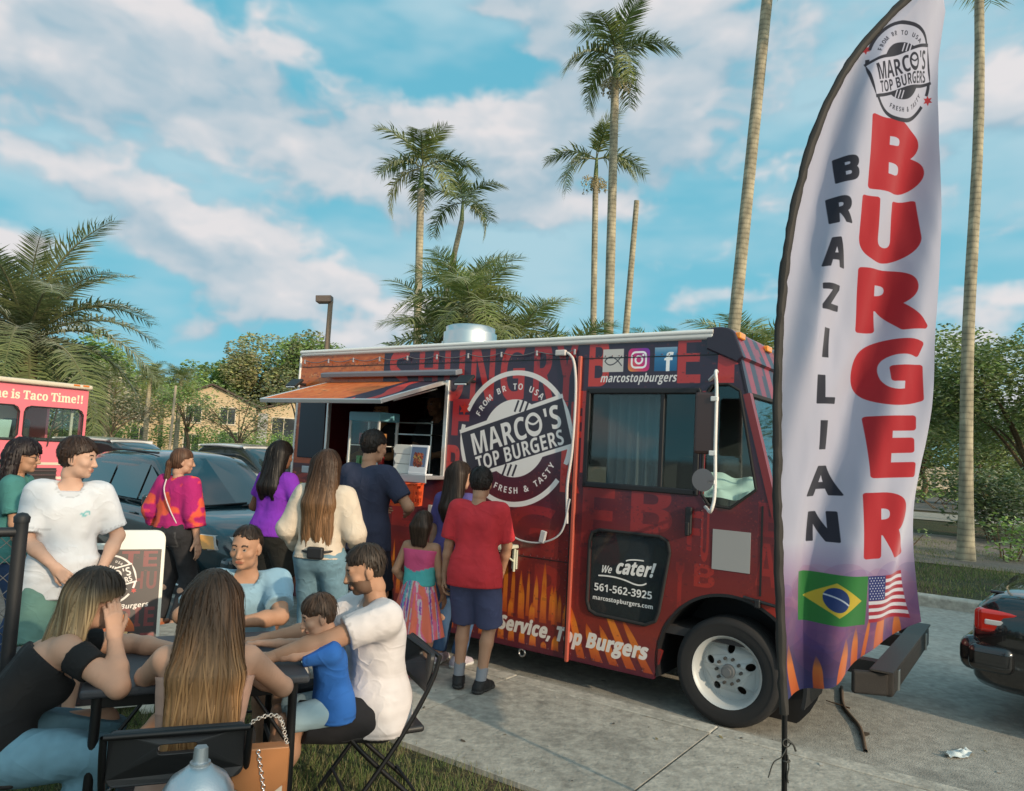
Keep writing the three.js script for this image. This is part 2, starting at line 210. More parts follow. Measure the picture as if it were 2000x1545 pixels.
function palm(label, base, top, r0, r1, o = {}) {
  const g = thing(o.name ?? 'palm_tree', label, 'palm tree', base, 0, o.group), d = v3.sub(top, base), R = rng(o.seed ?? 3), bow = o.bow ?? [0, 0];
  part('trunk', trunkGeo([[0, -0.3, 0], [d[0] * 0.33 + bow[0], d[1] * 0.33, d[2] * 0.33], [d[0] * 0.7 + bow[1], d[1] * 0.7, d[2] * 0.7], d], r0, r1, o.flare ?? 1.4), o.bark ?? palmBark, g);
  if (o.bare) return g; const S = o.S ?? 1;
  if (o.shaft !== 0) part('crown_shaft', [trunkGeo([d, [d[0], d[1] + 0.5 * S, d[2]], [d[0], d[1] + 1.0 * S, d[2]]], r1 * 0.95, r1 * 0.45, 1, 8, 10)], mat(rgb(0.14, 0.2, 0.07), 0.6), g);
  const cy = d[1] + (o.shaft === 0 ? 0 : 0.92 * S), n = o.n ?? 11, geos = o.fronds ?? ROYAL;
  for (let i = 0; i < n; i++) { const el = o.els ? o.els[i] : lerp(1.25, -0.45, (i + 0.5) / n) + (R() - 0.5) * 0.2, az = o.azs ? o.azs[i] : i * 2.399 + (o.spin ?? 0) + (R() - 0.5) * 0.3, m = part('frond', geos[el > 0.8 ? 0 : el > 0.3 ? 1 : el > -0.1 ? 2 : 3] ?? geos[0], leafMat, g); m.position.set(d[0], cy, d[2]); m.rotation.set((R() - 0.5) * 0.5, -az, el, 'YZX'); m.scale.setScalar(S * (0.88 + R() * 0.24)); }
  if (o.fruit) { const f = []; for (let i = 0; i < 46; i++) { const a = R() * 6.28, r = 0.12 + R() * 0.42, y = d[1] + 0.05 - R() * 0.45 - r * 0.25; f.push(tube([[d[0], d[1] + 0.05, d[2]], [d[0] + Math.cos(a) * r * 0.7, d[1] + 0.02, d[2] + Math.sin(a) * r * 0.7], [d[0] + Math.cos(a) * r, y, d[2] + Math.sin(a) * r]], 0.008, 5, 4)); for (let j = 0; j < 5; j++) f.push(ball(0.022, d[0] + Math.cos(a) * r + (R() - 0.5) * 0.1, y + R() * 0.2, d[2] + Math.sin(a) * r + (R() - 0.5) * 0.1, 5)); } part('flower_stalk', f, mat(rgb(0.42, 0.36, 0.2), 0.9), g).userData = { kind: 'stuff' }; }
  return g;
}
const gy = (x, z) => { const [a, b] = toStreet(x, z); return b < -7 ? rise(a, b) : 0; };
const PX3 = 'royal palms behind the truck';
palm('tall royal palm with a full crown, left of the palm thicket', [-3.15, gy(-3.15, -25.8), -25.8], [-3.50, 10.55, -25.4], 0.155, 0.12, { seed: 4, n: 10, spin: 0.5, flare: 1.3, S: 0.80 });
palm('thin royal palm with a leaning top just above the palm thicket', [-2.9, gy(-2.9, -29.5), -29.5], [-2.35, 10.7, -29.3], 0.15, 0.10, { seed: 9, n: 8, spin: 2.0, bow: [-0.15, -0.3], S: 0.80 });
palm('slim royal palm with an upright frond, left of the tallest palm', [3.05, gy(3, -27.7), -27.7], [2.66, 11.9, -27.3], 0.13, 0.105, { seed: 14, n: 6, els: [1.45, 0.35, 0.30, -0.05, -0.25, 0.75], azs: [0.3, 3.3, -0.25, 0.35, 2.6, 1.4], fruit: true, S: 0.86 });
palm('tallest royal palm with a pale flower cluster under its crown', [2.92, gy(3, -22.8), -22.8], [2.62, 13.1, -22.2], 0.165, 0.12, { seed: 22, n: 10, spin: 1.1, fruit: true, S: 0.82 });
palm('bare dead palm trunk without a crown', [3.42, gy(3.4, -24.8), -24.8], [3.76, 10.2, -24.4], 0.15, 0.085, { bare: true, flare: 1.1 });
palm('thick smooth palm trunk leaning beside the truck cab, crown out of view', [5.15, gy(5.2, -18.9), -18.9], [5.95, 15.5, -18.0], 0.17, 0.13, { seed: 31, n: 11 });
palm('pale palm trunk standing on the verge at the right', [9.52, gy(9.5, -15.8) - 0.02, -15.79], [9.02, 13.0, -14.7], 0.135, 0.08, { seed: 35, n: 11, flare: 1.7, bow: [-0.05, 0.08] });
// feathery thicket palms behind the roof
const QUEEN = [0, 1, 2, 3].map((k) => frondGeo(2.6, 60, 0.8, 0.62 + k * 0.2, 200 + k, { w: 0.030, hang: 0.7, vee: 0.3, mess: 1.3, col: [0.17, 0.24, 0.055], tip: [0.34, 0.38, 0.11] }));
for (const [lab, x, z, h, S, n, seed] of [['bushy palm of the thicket behind the roof vent', -1.15, -17.6, 4.9, 0.72, 20, 5], ['bushy palm at the left of the thicket behind the truck', -2.0, -18.6, 4.3, 0.74, 14, 6], ['bushy palm with arching fronds right of the roof vent', -0.1, -18.2, 4.3, 0.74, 14, 7], ['low bushy palm at the right end of the thicket', 1.15, -18.6, 3.85, 0.68, 16, 8], ['small palm crown of the thicket showing above the others', -1.5, -19.4, 5.6, 0.66, 16, 12]]) palm(lab, [x, gy(x, z), z], [x + 0.1, h, z], 0.11, 0.09, { fronds: QUEEN, S, n, seed, shaft: 0 });
const DATE = [0, 1, 2, 3].map((k) => frondGeo(4.1, 96, 0.75, 0.5 + k * 0.22, 300 + k, { w: 0.034, hang: 0.6, vee: 0.4, mess: 0.8, start: 0.1, col: [0.14, 0.19, 0.06], tip: [0.26, 0.28, 0.1] }));
palm('large wide date palm with arching fronds behind the pink truck', [-12.9, gy(-12.9, -20), -20.2], [-13.1, 4.0, -20.2], 0.32, 0.3, { fronds: DATE, S: 0.98, n: 38, seed: 44, shaft: 0, bark: darkBark });
palm('distant palm top peeping over the truck roof', [8.1, gy(8, -44.5), -44.5], [8.1, 8.0, -44.5], 0.2, 0.16, { fronds: QUEEN, S: 0.9, n: 22, seed: 50, shaft: 0 });
palm('bushy palm behind the cab between the trunk and the flag', [6.6, gy(6.6, -21), -21], [6.6, 4.4, -21], 0.15, 0.12, { fronds: QUEEN, S: 0.85, n: 22, seed: 51, shaft: 0 });
for (const [lab, x, z, h, S, seed] of [['sabal palm standing left of the tan house', -26.6, -50, 5.2, 0.62, 61], ['sabal palm standing in front of the tan house', -24.2, -50.5, 5.4, 0.62, 62], ['sabal palm before the eaves of the tan house', -21.9, -50, 5.3, 0.6, 63], ['fan palm on the far side of the right-hand street', 25.0, -36.5, 3.4, 0.7, 64], ['small palm beside the wall at the right', 22.8, -36.8, 3.1, 0.6, 65]]) palm(lab, [x, gy(x, z), z], [x, h, z], 0.16, 0.14, { fronds: QUEEN, S, n: 24, seed, shaft: 0 });

// leafy masses: many small leaves in clumps
function leaves(clumps, per, size, seed, cols, flat = 0.35) {
  const R = rng(seed), P = [], C = [], I = [];
  for (const [cx, cy, cz, r, tone] of clumps) { const n = Math.ceil(per * r * r), k0 = tone ?? 0.75 + R() * 0.5; for (let i = 0; i < n; i++) { let x, y, z, l; do { x = R() * 2 - 1; y = R() * 2 - 1; z = R() * 2 - 1; l = x * x + y * y + z * z; } while (l > 1 || l < 0.12); const f = Math.pow(l, -0.16), p = [cx + x * r * f, cy + y * r * f * 0.85, cz + z * r * f]; const a = R() * 6.283, b = (R() - 0.5) * 2.2, s = size * (0.6 + R() * 0.8), u = [Math.cos(a) * s, (R() - 0.5) * s * 0.9, Math.sin(a) * s], v = [-Math.sin(a) * s * Math.cos(b) * 0.55, Math.sin(b) * s * 0.55, Math.cos(a) * s * Math.cos(b) * 0.55]; const c = cols[Math.floor(R() * cols.length)], k = 1.35 * k0 * (0.75 + R() * 0.5), o = P.length / 3; P.push(...v3.sub(p, u), ...v3.add(p, v), ...v3.add(p, u), ...v3.sub(p, v)); for (let q = 0; q < 4; q++) C.push(c[0] * k, c[1] * k, c[2] * k); I.push(o, o + 1, o + 2, o, o + 2, o + 3); } }
  const g = new THREE.BufferGeometry(); g.setAttribute('position', new THREE.Float32BufferAttribute(P, 3)); g.setAttribute('color', new THREE.Float32BufferAttribute(C, 3)); g.setIndex(I); g.computeVertexNormals(); return g;
}
const GREEN = [[0.12, 0.18, 0.045], [0.16, 0.22, 0.055], [0.10, 0.15, 0.04], [0.2, 0.24, 0.07]], OLIVE = [[0.22, 0.24, 0.085], [0.29, 0.28, 0.10], [0.18, 0.21, 0.07], [0.31, 0.27, 0.13]], DARK = [[0.06, 0.10, 0.035], [0.08, 0.12, 0.04], [0.1, 0.14, 0.045]], LIME = [[0.17, 0.27, 0.055], [0.21, 0.31, 0.07], [0.13, 0.22, 0.05]], GREY = [[0.32, 0.28, 0.18], [0.27, 0.24, 0.15], [0.36, 0.31, 0.21]];
function tree(label, x, z, H, W, seed, cols, o = {}) {
  const y0 = gy(x, z), t = thing('tree', label, 'tree', [x, y0, z]), R = rng(seed), tips = [], br = [], th = H * (o.trunk ?? 0.3), r0 = o.r ?? H * 0.022;
  br.push(trunkGeo([[0, -0.2, 0], [R() * 0.2, th * 0.6, R() * 0.2], [R() * 0.4 - 0.2, th, R() * 0.4 - 0.2]], r0, r0 * 0.75, 1.5, 12, 9));
  const n = o.limbs ?? 7; for (let i = 0; i < n; i++) { const a = i * 2.4 + R(), w = W * (0.3 + 0.55 * R()), h = th + (H - th) * (0.25 + 0.6 * R()), m = [Math.cos(a) * w * 0.45, lerp(th, h, 0.55), Math.sin(a) * w * 0.45], e = [Math.cos(a) * w, h, Math.sin(a) * w]; br.push(trunkGeo([[0, th * (0.7 + 0.3 * R()), 0], m, e], r0 * 0.5, r0 * 0.12, 1, 10, 6)); tips.push(e, v3.mix(m, e, 0.6)); for (let j = 0; j < (o.twigs ?? 3); j++) { const a2 = a + (R() - 0.5) * 2.2, l = W * (0.2 + 0.25 * R()), e2 = v3.add(v3.mix(m, e, 0.3 + 0.7 * R()), [Math.cos(a2) * l, l * (R() * 0.9 - 0.1), Math.sin(a2) * l]); br.push(trunkGeo([v3.mix(m, e, 0.5), v3.mix(m, e2, 0.7), e2], r0 * 0.2, r0 * 0.05, 1, 5, 5)); tips.push(e2); } }
  part('trunk', br, o.bark ?? darkBark, t);
  const cl = tips.map((p) => [p[0], Math.max(p[1], th * 1.05), p[2], W * (o.clump ?? 0.30) * (0.7 + 0.6 * R())]); const ex = o.extra ?? 10; for (let i = 0; i < ex; i++) { const a = R() * 6.28, q = Math.sqrt(R()), v = R(); cl.push([Math.cos(a) * W * q * 0.85, lerp(th * 1.15, H, v), Math.sin(a) * W * q * 0.85 * 1, W * (o.clump ?? 0.3) * (1.15 - 0.45 * v)]); }
  part('crown', leaves(cl, o.per ?? 110, o.leaf ?? 0.16, seed + 1, cols), leafMat, t); return t;
}
const BG = (lab, ...a) => tree(lab, ...a);
BG('olive green tree with a thin grey-brown crown left of the tan house', -30.5, -56, 6.4, 4.4, 71, OLIVE, { per: 130, leaf: 0.13, trunk: 0.2 });
BG('bright green rounded tree rising behind the date palm', -37, -62, 8.6, 5.6, 72, LIME, { per: 150, leaf: 0.17, extra: 18, trunk: 0.2 });
BG('broad green tree behind the sabal palms', -36, -84, 9.4, 7.0, 73, LIME, { per: 120, leaf: 0.2, extra: 20, trunk: 0.2 });
BG('low green tree right of the sabal palms above the roof', -29.5, -90, 7.6, 6.5, 74, LIME, { per: 120, leaf: 0.2, extra: 16, trunk: 0.2 });
BG('tall olive tree left of the lamp post', -27.0, -86, 12.6, 6.0, 75, OLIVE, { per: 110, leaf: 0.2, extra: 18, trunk: 0.25 });
BG('dark green tree between the lamp post and the food truck', -21.0, -86, 12.0, 6.4, 76, LIME, { per: 110, leaf: 0.2, extra: 18, trunk: 0.25 });
BG('fine-leaved pale tree just left of the serving hatch', -12.3, -44, 6.2, 2.4, 77, OLIVE, { per: 90, leaf: 0.09, extra: 5, clump: 0.25, trunk: 0.42 });
const bareO = { per: 22, leaf: 0.07, extra: 1, limbs: 10, twigs: 7, trunk: 0.3, r: 0.09, bark: mat(rgb(0.36, 0.3, 0.24), 0.95, { map: barkTex }) };
BG('nearly bare pale-branched tree before the tan house', -24.6, -47, 5.4, 3.2, 78, GREY, bareO); BG('nearly bare tree with a slender trunk in front of the hedge', -14.6, -41, 4.6, 2.4, 79, OLIVE, { ...bareO, per: 40 }); BG('nearly bare twiggy tree beside the pink truck', -27.5, -46, 5.6, 3.0, 80, GREY, { ...bareO, per: 30 });
BG('green tree behind the flag at the right', 24.5, -45, 7.6, 4.4, 81, GREEN, { per: 190, leaf: 0.11, extra: 16, trunk: 0.2 });
BG('dense dark oak filling the right edge', 17.6, -25.5, 6.6, 3.7, 82, GREEN, { per: 420, leaf: 0.075, extra: 14, limbs: 9 });
BG('mid green tree between the verge palm and the oak', 21.5, -34.5, 6.0, 3.0, 83, GREEN, { per: 260, leaf: 0.085, extra: 12, trunk: 0.22 });
BG('low green tree far behind the flag', 31, -62, 8.2, 5.4, 84, OLIVE, { per: 150, leaf: 0.15, extra: 16 });
for (const [i, x, z, h, w] of [[0, 2.4, -42, 5.6, 3.2], [1, 6.5, -47, 5.4, 3.6], [2, 11.5, -46, 5.2, 3.4]]) BG(['green tree showing between the palm trunks over the truck roof', 'rounded tree low behind the bare palm trunk', 'low tree behind the truck cab roof'][i], x, z, h, w, 90 + i, i ? GREEN : LIME, { per: 170, leaf: 0.11, trunk: 0.2 });
function bush(label, x, z, w, h, d, seed, cols, per, leaf, cat = 'bush', rot = 0) { const y0 = gy(x, z), t = thing(cat === 'hedge' ? 'hedge' : 'bush', label, cat, [x, y0, z], rot), R = rng(seed), cl = []; const n = Math.ceil(w * d * 5); for (let i = 0; i < n; i++) cl.push([(R() - 0.5) * w, h * (0.25 + 0.55 * R()), (R() - 0.5) * d, h * (0.26 + R() * 0.1)]); part('foliage', leaves(cl, per, leaf, seed, cols), leafMat, t); const st = []; for (let i = 0; i < Math.min(12, n); i++) st.push(bar([cl[i][0] * 0.5, 0, cl[i][2] * 0.5], [cl[i][0], cl[i][1], cl[i][2]], 0.02, 5, 0.008)); part('stem', st, darkBark, t).userData = { kind: 'stuff' }; return t; }
bush('long clipped green hedge in front of the tan house', -25, -53, 30, 2.3, 1.4, 101, LIME, 130, 0.09, 'hedge', 0.1);
bush('clipped hedge section just left of the food truck', -14.2, -45.5, 8.5, 1.9, 1.4, 102, LIME, 170, 0.08, 'hedge', 0.1);
BG('leafy green tree half covering the tan house', -20.8, -49, 5.6, 2.3, 111, LIME, { per: 120, leaf: 0.085, extra: 6, trunk: 0.36 });
bush('tall full green hedge closing the view at the far right', 33, -60, 26, 3.6, 2.0, 112, GREEN, 60, 0.16, 'hedge', -0.5); bush('mid green hedge mass beyond the street behind the verge palm', 20.5, -38.5, 9, 2.0, 1.6, 113, GREEN, 130, 0.1, 'hedge', -0.5);
bush('large dark clipped bush at the right edge', 13.3, -20.2, 2.3, 2.0, 2.0, 103, DARK, 420, 0.07); bush('leafy yellow-green shrub beside the verge palm', 10.75, -16.4, 1.3, 0.95, 1.1, 104, LIME, 620, 0.055); bush('low sprawling plant left of the verge palm', 8.7, -17.2, 1.3, 0.5, 0.8, 105, GREEN, 600, 0.05); bush('low flowering hedge along the far street', 30, -52, 9, 0.8, 1.2, 106, GREEN, 120, 0.1, 'hedge', -0.5);
bush('light green shrub by the far wall at the right', 19.4, -33.0, 3.0, 1.0, 1.6, 107, LIME, 180, 0.08);
{ // tan house with gabled roofs
  const h = thing('house', 'tan two-storey house with brown gabled roofs behind the hedge', 'house', [-30, gy(-30, -72) - 0.7, -72], 0.32), wall = mat(rgb(0.56, 0.43, 0.27), 0.9, { bumpMap: concreteBump, bumpScale: 0.01 }), roofM = mat(rgb(0.17, 0.13, 0.115), 0.9, { map: concreteTex }), trim = mat(rgb(0.6, 0.52, 0.4), 0.8), dark = phys(rgb(0.03, 0.035, 0.04), 0.1, { clearcoat: 0.6 });
  const block2 = (x, w, H, d, z, ridge) => { const g = poly([[-w / 2, 0], [w / 2, 0], [w / 2, H], [0, H + ridge], [-w / 2, H]]); part('wall', ext(g, d).translate(x, 0, z - d), wall, h); const sl = Math.hypot(w / 2 + 0.6, ridge * (w / 2 + 0.6) / (w / 2)), an = Math.atan2(ridge, w / 2); for (const s of [1, -1]) part('roof', at(box(sl, 0.16, d + 0.9), x + s * (w / 4 + 0.3), H + ridge / 2 - 0.3 * ridge / (w / 2) + 0.13, z - d / 2, 0, 0, -s * an), roofM, h); };
  block2(-6, 8, 5.0, 8, 0, 1.5); block2(1.5, 8, 5.2, 9, 1.2, 1.7); block2(10, 9, 4.9, 8, -1, 1.4); block2(18, 8, 4.6, 8, -0.5, 1.3);
  for (const [x, y, w, hh, z] of [[-8, 3.2, 1.2, 1.5, 0], [-4.6, 3.2, 1.2, 1.5, 0], [-8, 0.7, 1.2, 1.5, 0], [-4.6, 0.7, 1.4, 2.0, 0], [0, 3.4, 1.3, 1.5, 1.2], [3.0, 3.4, 1.3, 1.5, 1.2], [0, 0.7, 1.3, 1.5, 1.2], [3.2, 0.4, 1.6, 2.2, 1.2], [8.2, 0.4, 2.2, 3.9, -1], [11.6, 3.0, 1.4, 1.4, -1], [11.6, 0.5, 2.0, 1.6, -1], [16.4, 2.9, 1.3, 1.3, -0.5], [19.4, 0.6, 2.0, 1.7, -0.5], [16.4, 0.6, 1.3, 1.5, -0.5]]) { const f = part('window', [box(w + 0.2, 0.12, 0.12, x, y - 0.06, z + 0.05), box(w + 0.2, 0.12, 0.12, x, y + hh + 0.06, z + 0.05), box(0.1, hh, 0.12, x - w / 2 - 0.05, y + hh / 2, z + 0.05), box(0.1, hh, 0.12, x + w / 2 + 0.05, y + hh / 2, z + 0.05), box(0.06, hh, 0.1, x, y + hh / 2, z + 0.05)], trim, h); part('pane', box(w, hh, 0.03, x, y + hh / 2, z + 0.02), dark, f); }
  part('column', [box(0.9, 4.6, 0.5, 6.2, 2.3, 1.0), box(0.7, 4.4, 0.5, 13.6, 2.2, 0.2)], mat(rgb(0.36, 0.35, 0.34), 0.9), h);
}
{ // street lamp
  const l = thing('street_lamp', 'square-headed car park lamp on a wooden-coloured pole', 'street lamp', [-7.45, gy(-7.5, -29.8), -29.8]), m = mat(rgb(0.2, 0.15, 0.11), 0.7); part('pole', bar([0, 0, 0], [0.05, 7.3, 0], 0.12, 12, 0.1), m, l); const a = part('arm', bar([0.05, 7.25, 0], [-0.3, 7.35, 0], 0.05), m, l); part('lamp_head', [rbox(0.62, 0.26, 0.42, 0.03, -0.2, 7.38, 0, 0, 0, 0.06), rbox(0.5, 0.03, 0.34, 0.01, -0.2, 7.24, 0, 0, 0, 0.06)], mat(rgb(0.13, 0.1, 0.085), 0.6), l);
}
{ // right-hand background: low wall and road sign
  const w = thing('garden_wall', 'cream rendered garden wall across the street at the right', 'wall', [31.5, gy(32, -55), -55.5], -0.35); part('wall', rbox(7, 1.5, 0.35, 0.03, 0, 0.75, 0), mat(rgb(0.62, 0.52, 0.4), 0.9), w); part('coping', rbox(7.2, 0.12, 0.5, 0.03, 0, 1.56, 0), mat(rgb(0.55, 0.47, 0.38), 0.9), w); for (const x of [-3.3, 0, 3.3]) part('pier', rbox(0.6, 1.8, 0.6, 0.03, x, 0.9, 0), mat(rgb(0.6, 0.5, 0.39), 0.9), w);
  const s = thing('road_sign', 'yellow diamond road sign seen through the truck windscreen', 'road sign', [8.4, gy(8.4, -30), -30]); part('pole', bar([0, 0, 0], [0, 2.3, 0], 0.03), steel, s); part('panel', at(box(0.62, 0.62, 0.01), 0, 2.2, 0.04, 0, 0, Math.PI / 4), mat(rgb(0.75, 0.4, 0.03), 0.5), s);
  const p = thing('guy_post', 'thin wooden stake post beside the hedge at the left', 'post', [-20.5, gy(-20.5, -46), -46]); part('post', bar([0, 0, 0], [0.05, 4.6, 0], 0.08, 8), mat(rgb(0.4, 0.33, 0.24), 0.9), p);
}

{ // shade trees on the lawn behind the viewer; only their shade reaches into the picture
  tree('broad leafy shade tree on the lawn behind the viewer', 4.4, 4.25, 6.4, 1.35, 121, GREEN, { per: 150, leaf: 0.12, extra: 4, limbs: 5, trunk: 0.42 });
  for (let i = 0; i < 4; i++) tree(['shade tree beyond the lawn, first of the row behind the viewer', 'shade tree beyond the lawn, second of the row behind the viewer', 'shade tree beyond the lawn, third of the row behind the viewer', 'shade tree beyond the lawn, last of the row behind the viewer'][i], 24.0 + i * 3.4, 10.4 - i * 3.1, 11.8 + (i % 2) * 0.7, 3.2, 130 + i, GREEN, { per: 60, leaf: 0.24, extra: 12, trunk: 0.3 });
}
// ---------------------------------------------------------------- the food truck (local x forward, y up from the road, z towards the pavement)

function starPath(g, x, y, r, n = 6, q = 0.5) { g.beginPath(); for (let i = 0; i < n * 2; i++) { const a = i * Math.PI / n - Math.PI / 2, k = i % 2 ? r * q : r; g[i ? 'lineTo' : 'moveTo'](x + Math.cos(a) * k, y + Math.sin(a) * k); } g.closePath(); g.fill(); }
function arcText(g, s, cx, cy, r, a0, a1, inside) { const n = s.length; for (let i = 0; i < n; i++) { const a = lerp(a0, a1, n > 1 ? i / (n - 1) : 0); g.save(); g.translate(cx + Math.cos(a) * r, cy + Math.sin(a) * r); g.rotate(a + (inside ? -Math.PI / 2 : Math.PI / 2)); g.fillText(s[i], 0, 0); g.restore(); } }
// the round badge: ring, bun halves, slanted name band
function badge(g, cx, cy, R, ink, red, ground) {
  g.save(); g.translate(cx, cy); g.scale(R / 100, R / 100); g.textAlign = 'center'; g.textBaseline = 'middle';
  const T = -0.30; g.strokeStyle = g.fillStyle = ink; g.lineWidth = 7.5; g.lineCap = 'butt';
  g.beginPath(); g.arc(0, 0, 96, -2.72, 0.36); g.stroke(); g.beginPath(); g.arc(0, 0, 96, 0.62, 2.98 - 0.1); g.stroke(); g.beginPath(); g.arc(0, 0, 96, 2.7, 3.33); g.stroke();
  g.beginPath(); g.arc(0, 0, 57, 0, 7); g.fill();
  g.save(); g.rotate(T); if (ground) { g.fillStyle = ground; g.fillRect(-93, -36, 186, 72); } else g.clearRect(-93, -36, 186, 72);
  g.fillStyle = ink; g.fillRect(-95, -39, 190, 6); g.fillRect(-95, 33, 190, 6);
  g.font = 'bold 46px ' + F; g.save(); g.scale(0.80, 1); g.fillText('MARC', -34, -10); g.fillText("'S", 88, -10); g.restore();
  g.lineWidth = 5; g.beginPath(); g.ellipse(38, -10, 12, 15, 0, 0, 7); g.stroke(); g.lineWidth = 3; g.beginPath(); g.moveTo(28, -18); g.quadraticCurveTo(38, -4, 50, -16); g.moveTo(27, -6); g.quadraticCurveTo(38, 8, 50, -3); g.stroke();
  g.font = 'bold 30px ' + F; g.save(); g.scale(0.80, 1); g.fillText('TOP BURGERS', 4, 20); g.restore(); g.restore();
  g.fillStyle = ground || '#2a2433'; for (const s of [-1, 1]) for (let k = 0; k < 3; k++) { g.save(); g.translate(-6 + k * 9 + (s > 0 ? -8 : 8), s * 47); g.rotate(0.35); g.fillRect(-1.6, -9, 3.2, 18); g.restore(); }
  g.fillStyle = ink; g.font = 'bold 12.5px ' + F; arcText(g, 'FROM BR TO USA', 0, 0, 76, -2.66, -0.95); arcText(g, 'FRESH & TASTY', 0, 0, 76, 1.95, 0.5, true);
  g.fillStyle = red; starPath(g, -95, -42, 11); starPath(g, 93, 44, 11); g.restore();
}
function grunge(g, w, h, R, n, col) { for (let i = 0; i < n; i++) { g.fillStyle = col[Math.floor(R() * col.length)]; g.globalAlpha = 0.10 + R() * 0.25; const s = 1 + R() * R() * 9; g.fillRect(R() * w, R() * h, s * (0.5 + R() * 2), s); } g.globalAlpha = 1; }
// condensed block lettering cut to fill a box
function block(g, s, x, y, w, h, col) { g.save(); g.font = 'bold 200px ' + F; g.textAlign = 'left'; g.textBaseline = 'alphabetic'; g.fillStyle = col; const m = g.measureText(s).width; g.translate(x, y + h); g.scale(w / m, h / 146); g.fillText(s, 0, 0); g.restore(); }
function flames(g, x0, x1, yb, hgt, step, lean, R) {
  for (let x = x0; x < x1; x += step) { const h = hgt * (0.5 + R() * 0.75), w = step * (0.4 + R() * 0.25); g.globalAlpha = 1; const L = typeof lean === 'function' ? lean(x) : lean;
    const gr = g.createLinearGradient(0, yb - h, 0, yb); gr.addColorStop(0, '#b8481c'); gr.addColorStop(0.35, '#df8327'); gr.addColorStop(0.7, '#d9702a'); gr.addColorStop(1, '#b44a20'); g.fillStyle = gr;
    g.beginPath(); g.globalAlpha = 0.75 + R() * 0.25; g.moveTo(x + L * h, yb - h); g.bezierCurveTo(x + w * 0.8 + L * h * 0.6, yb - h * 0.6, x + w * 0.3 + L * h * 0.4, yb - h * 0.4, x + w * 0.6, yb); g.lineTo(x - w * 0.5, yb); g.bezierCurveTo(x - w * 0.4 + L * h * 0.4, yb - h * 0.4, x - w * 0.6 + L * h * 0.6, yb - h * 0.6, x + L * h, yb - h); g.fill(); }
}
const PX = 388, WX0 = -4.68, WX1 = 0.6, WY1 = 2.85, WY0 = 0.2;
const wrapTex = canvas(2048, 1028, (g, w, h) => {
  const R = rng(11), X = (x) => (x - WX0) * PX, Y = (y) => (WY1 - y) * PX, S = PX;
  g.fillStyle = '#33263a'; g.fillRect(0, 0, w, h);
  const RED = ['#b83434', '#c43c36', '#a82c32', '#b83838'];
  const B = (s, x0, y0, x1, y1, k) => block(g, s, X(x0), Y(y1), (x1 - x0) * S, (y1 - y0) * S, RED[k % 4]);
  { const q = g.createLinearGradient(0, Y(2.1), 0, Y(0.3)); q.addColorStop(0, 'rgba(120,30,34,0)'); q.addColorStop(0.35, 'rgba(140,36,36,0.42)'); q.addColorStop(1, 'rgba(165,46,34,0.62)'); g.fillStyle = q; g.fillRect(0, 0, w, h); }
  B('S', -3.3, 2.32, -2.98, 2.80, 1); B('HUNG', -2.92, 2.30, -1.62, 2.82, 0); B('RY', -1.6, 2.30, -1.12, 2.82, 2); B('B', -1.06, 2.42, -0.82, 2.82, 1); B('E', -0.3, 2.44, -0.05, 2.82, 3); B('R', -0.02, 2.44, 0.5, 2.8, 0);
  B('F', -2.48, 1.98, -2.2, 2.32, 2); B('IE', -1.3, 2.0, -1.05, 2.3, 0); B('B', -2.5, 1.5, -2.3, 1.9, 3); B('R', -1.28, 1.55, -1.06, 1.95, 1); B('TB', -1.1, 1.72, -0.9, 2.4, 1); B('I', -0.06, 1.62, 0.0, 2.4, 2);
  g.globalAlpha = 0.62;
  B('O', -4.3, 1.08, -3.7, 1.42, 0); B('D', -3.2, 1.1, -2.5, 1.42, 1); B('G', -1.85, 1.0, -1.2, 1.42, 0); B('E', -1.09, 1.16, -0.70, 1.62, 1); B('B', -0.66, 1.30, -0.22, 1.66, 3); B('F', -0.16, 1.2, -0.02, 1.5, 0); B('E', 0.34, 1.36, 0.6, 1.6, 2); B('U', -0.04, 1.14, 0.04, 1.5, 1);
  B('A', 0.37, 1.02, 0.52, 1.32, 3); B('RI', -4.5, 0.66, -3.9, 0.98, 2); B('U', -2.9, 0.64, -2.4, 1.0, 3); B('E', -1.95, 0.6, -1.72, 1.0, 3); B('R', -1.5, 0.55, -1.16, 0.95, 1); B('F', -1.06, 0.66, -0.95, 1.14, 2); B('I', -0.22, 0.62, -0.14, 1.12, 0); B('B', -0.1, 0.95, 0.1, 1.12, 1); B('R', 0.4, 0.4, 0.6, 0.92, 0);
  g.globalAlpha = 1;
  for (let i = 0; i < 80; i++) { const x = X(-4.6 + R() * 5.2), y = Y(0.5 + R() * 1.1), q = g.createRadialGradient(x, y, 4, x, y, 50 + R() * 60); q.addColorStop(0, R() < 0.5 ? 'rgba(180,50,38,0.34)' : 'rgba(52,30,42,0.5)'); q.addColorStop(1, 'rgba(60,26,38,0)'); g.fillStyle = q; g.fillRect(x - 120, y - 120, 240, 240); }
  for (let i = 0; i < 9000; i++) { const x = X(-2.6 + R() * 3.2), y = Y(0.5 + R() * 1.2), s = 1 + R() * 3.5; g.globalAlpha = 0.35; g.fillStyle = R() < 0.6 ? '#2b2130' : '#b04038'; if (noise2(x * 0.02, y * 0.02) > 0.1) g.fillRect(x, y, s, s); } g.globalAlpha = 1;
  { const q = g.createLinearGradient(0, Y(1.7), 0, Y(0.3)); q.addColorStop(0, 'rgba(120,34,36,0)'); q.addColorStop(0.3, 'rgba(150,48,36,0.30)'); q.addColorStop(1, 'rgba(176,66,34,0.45)'); g.fillStyle = q; g.fillRect(0, Y(1.7), w, h); }
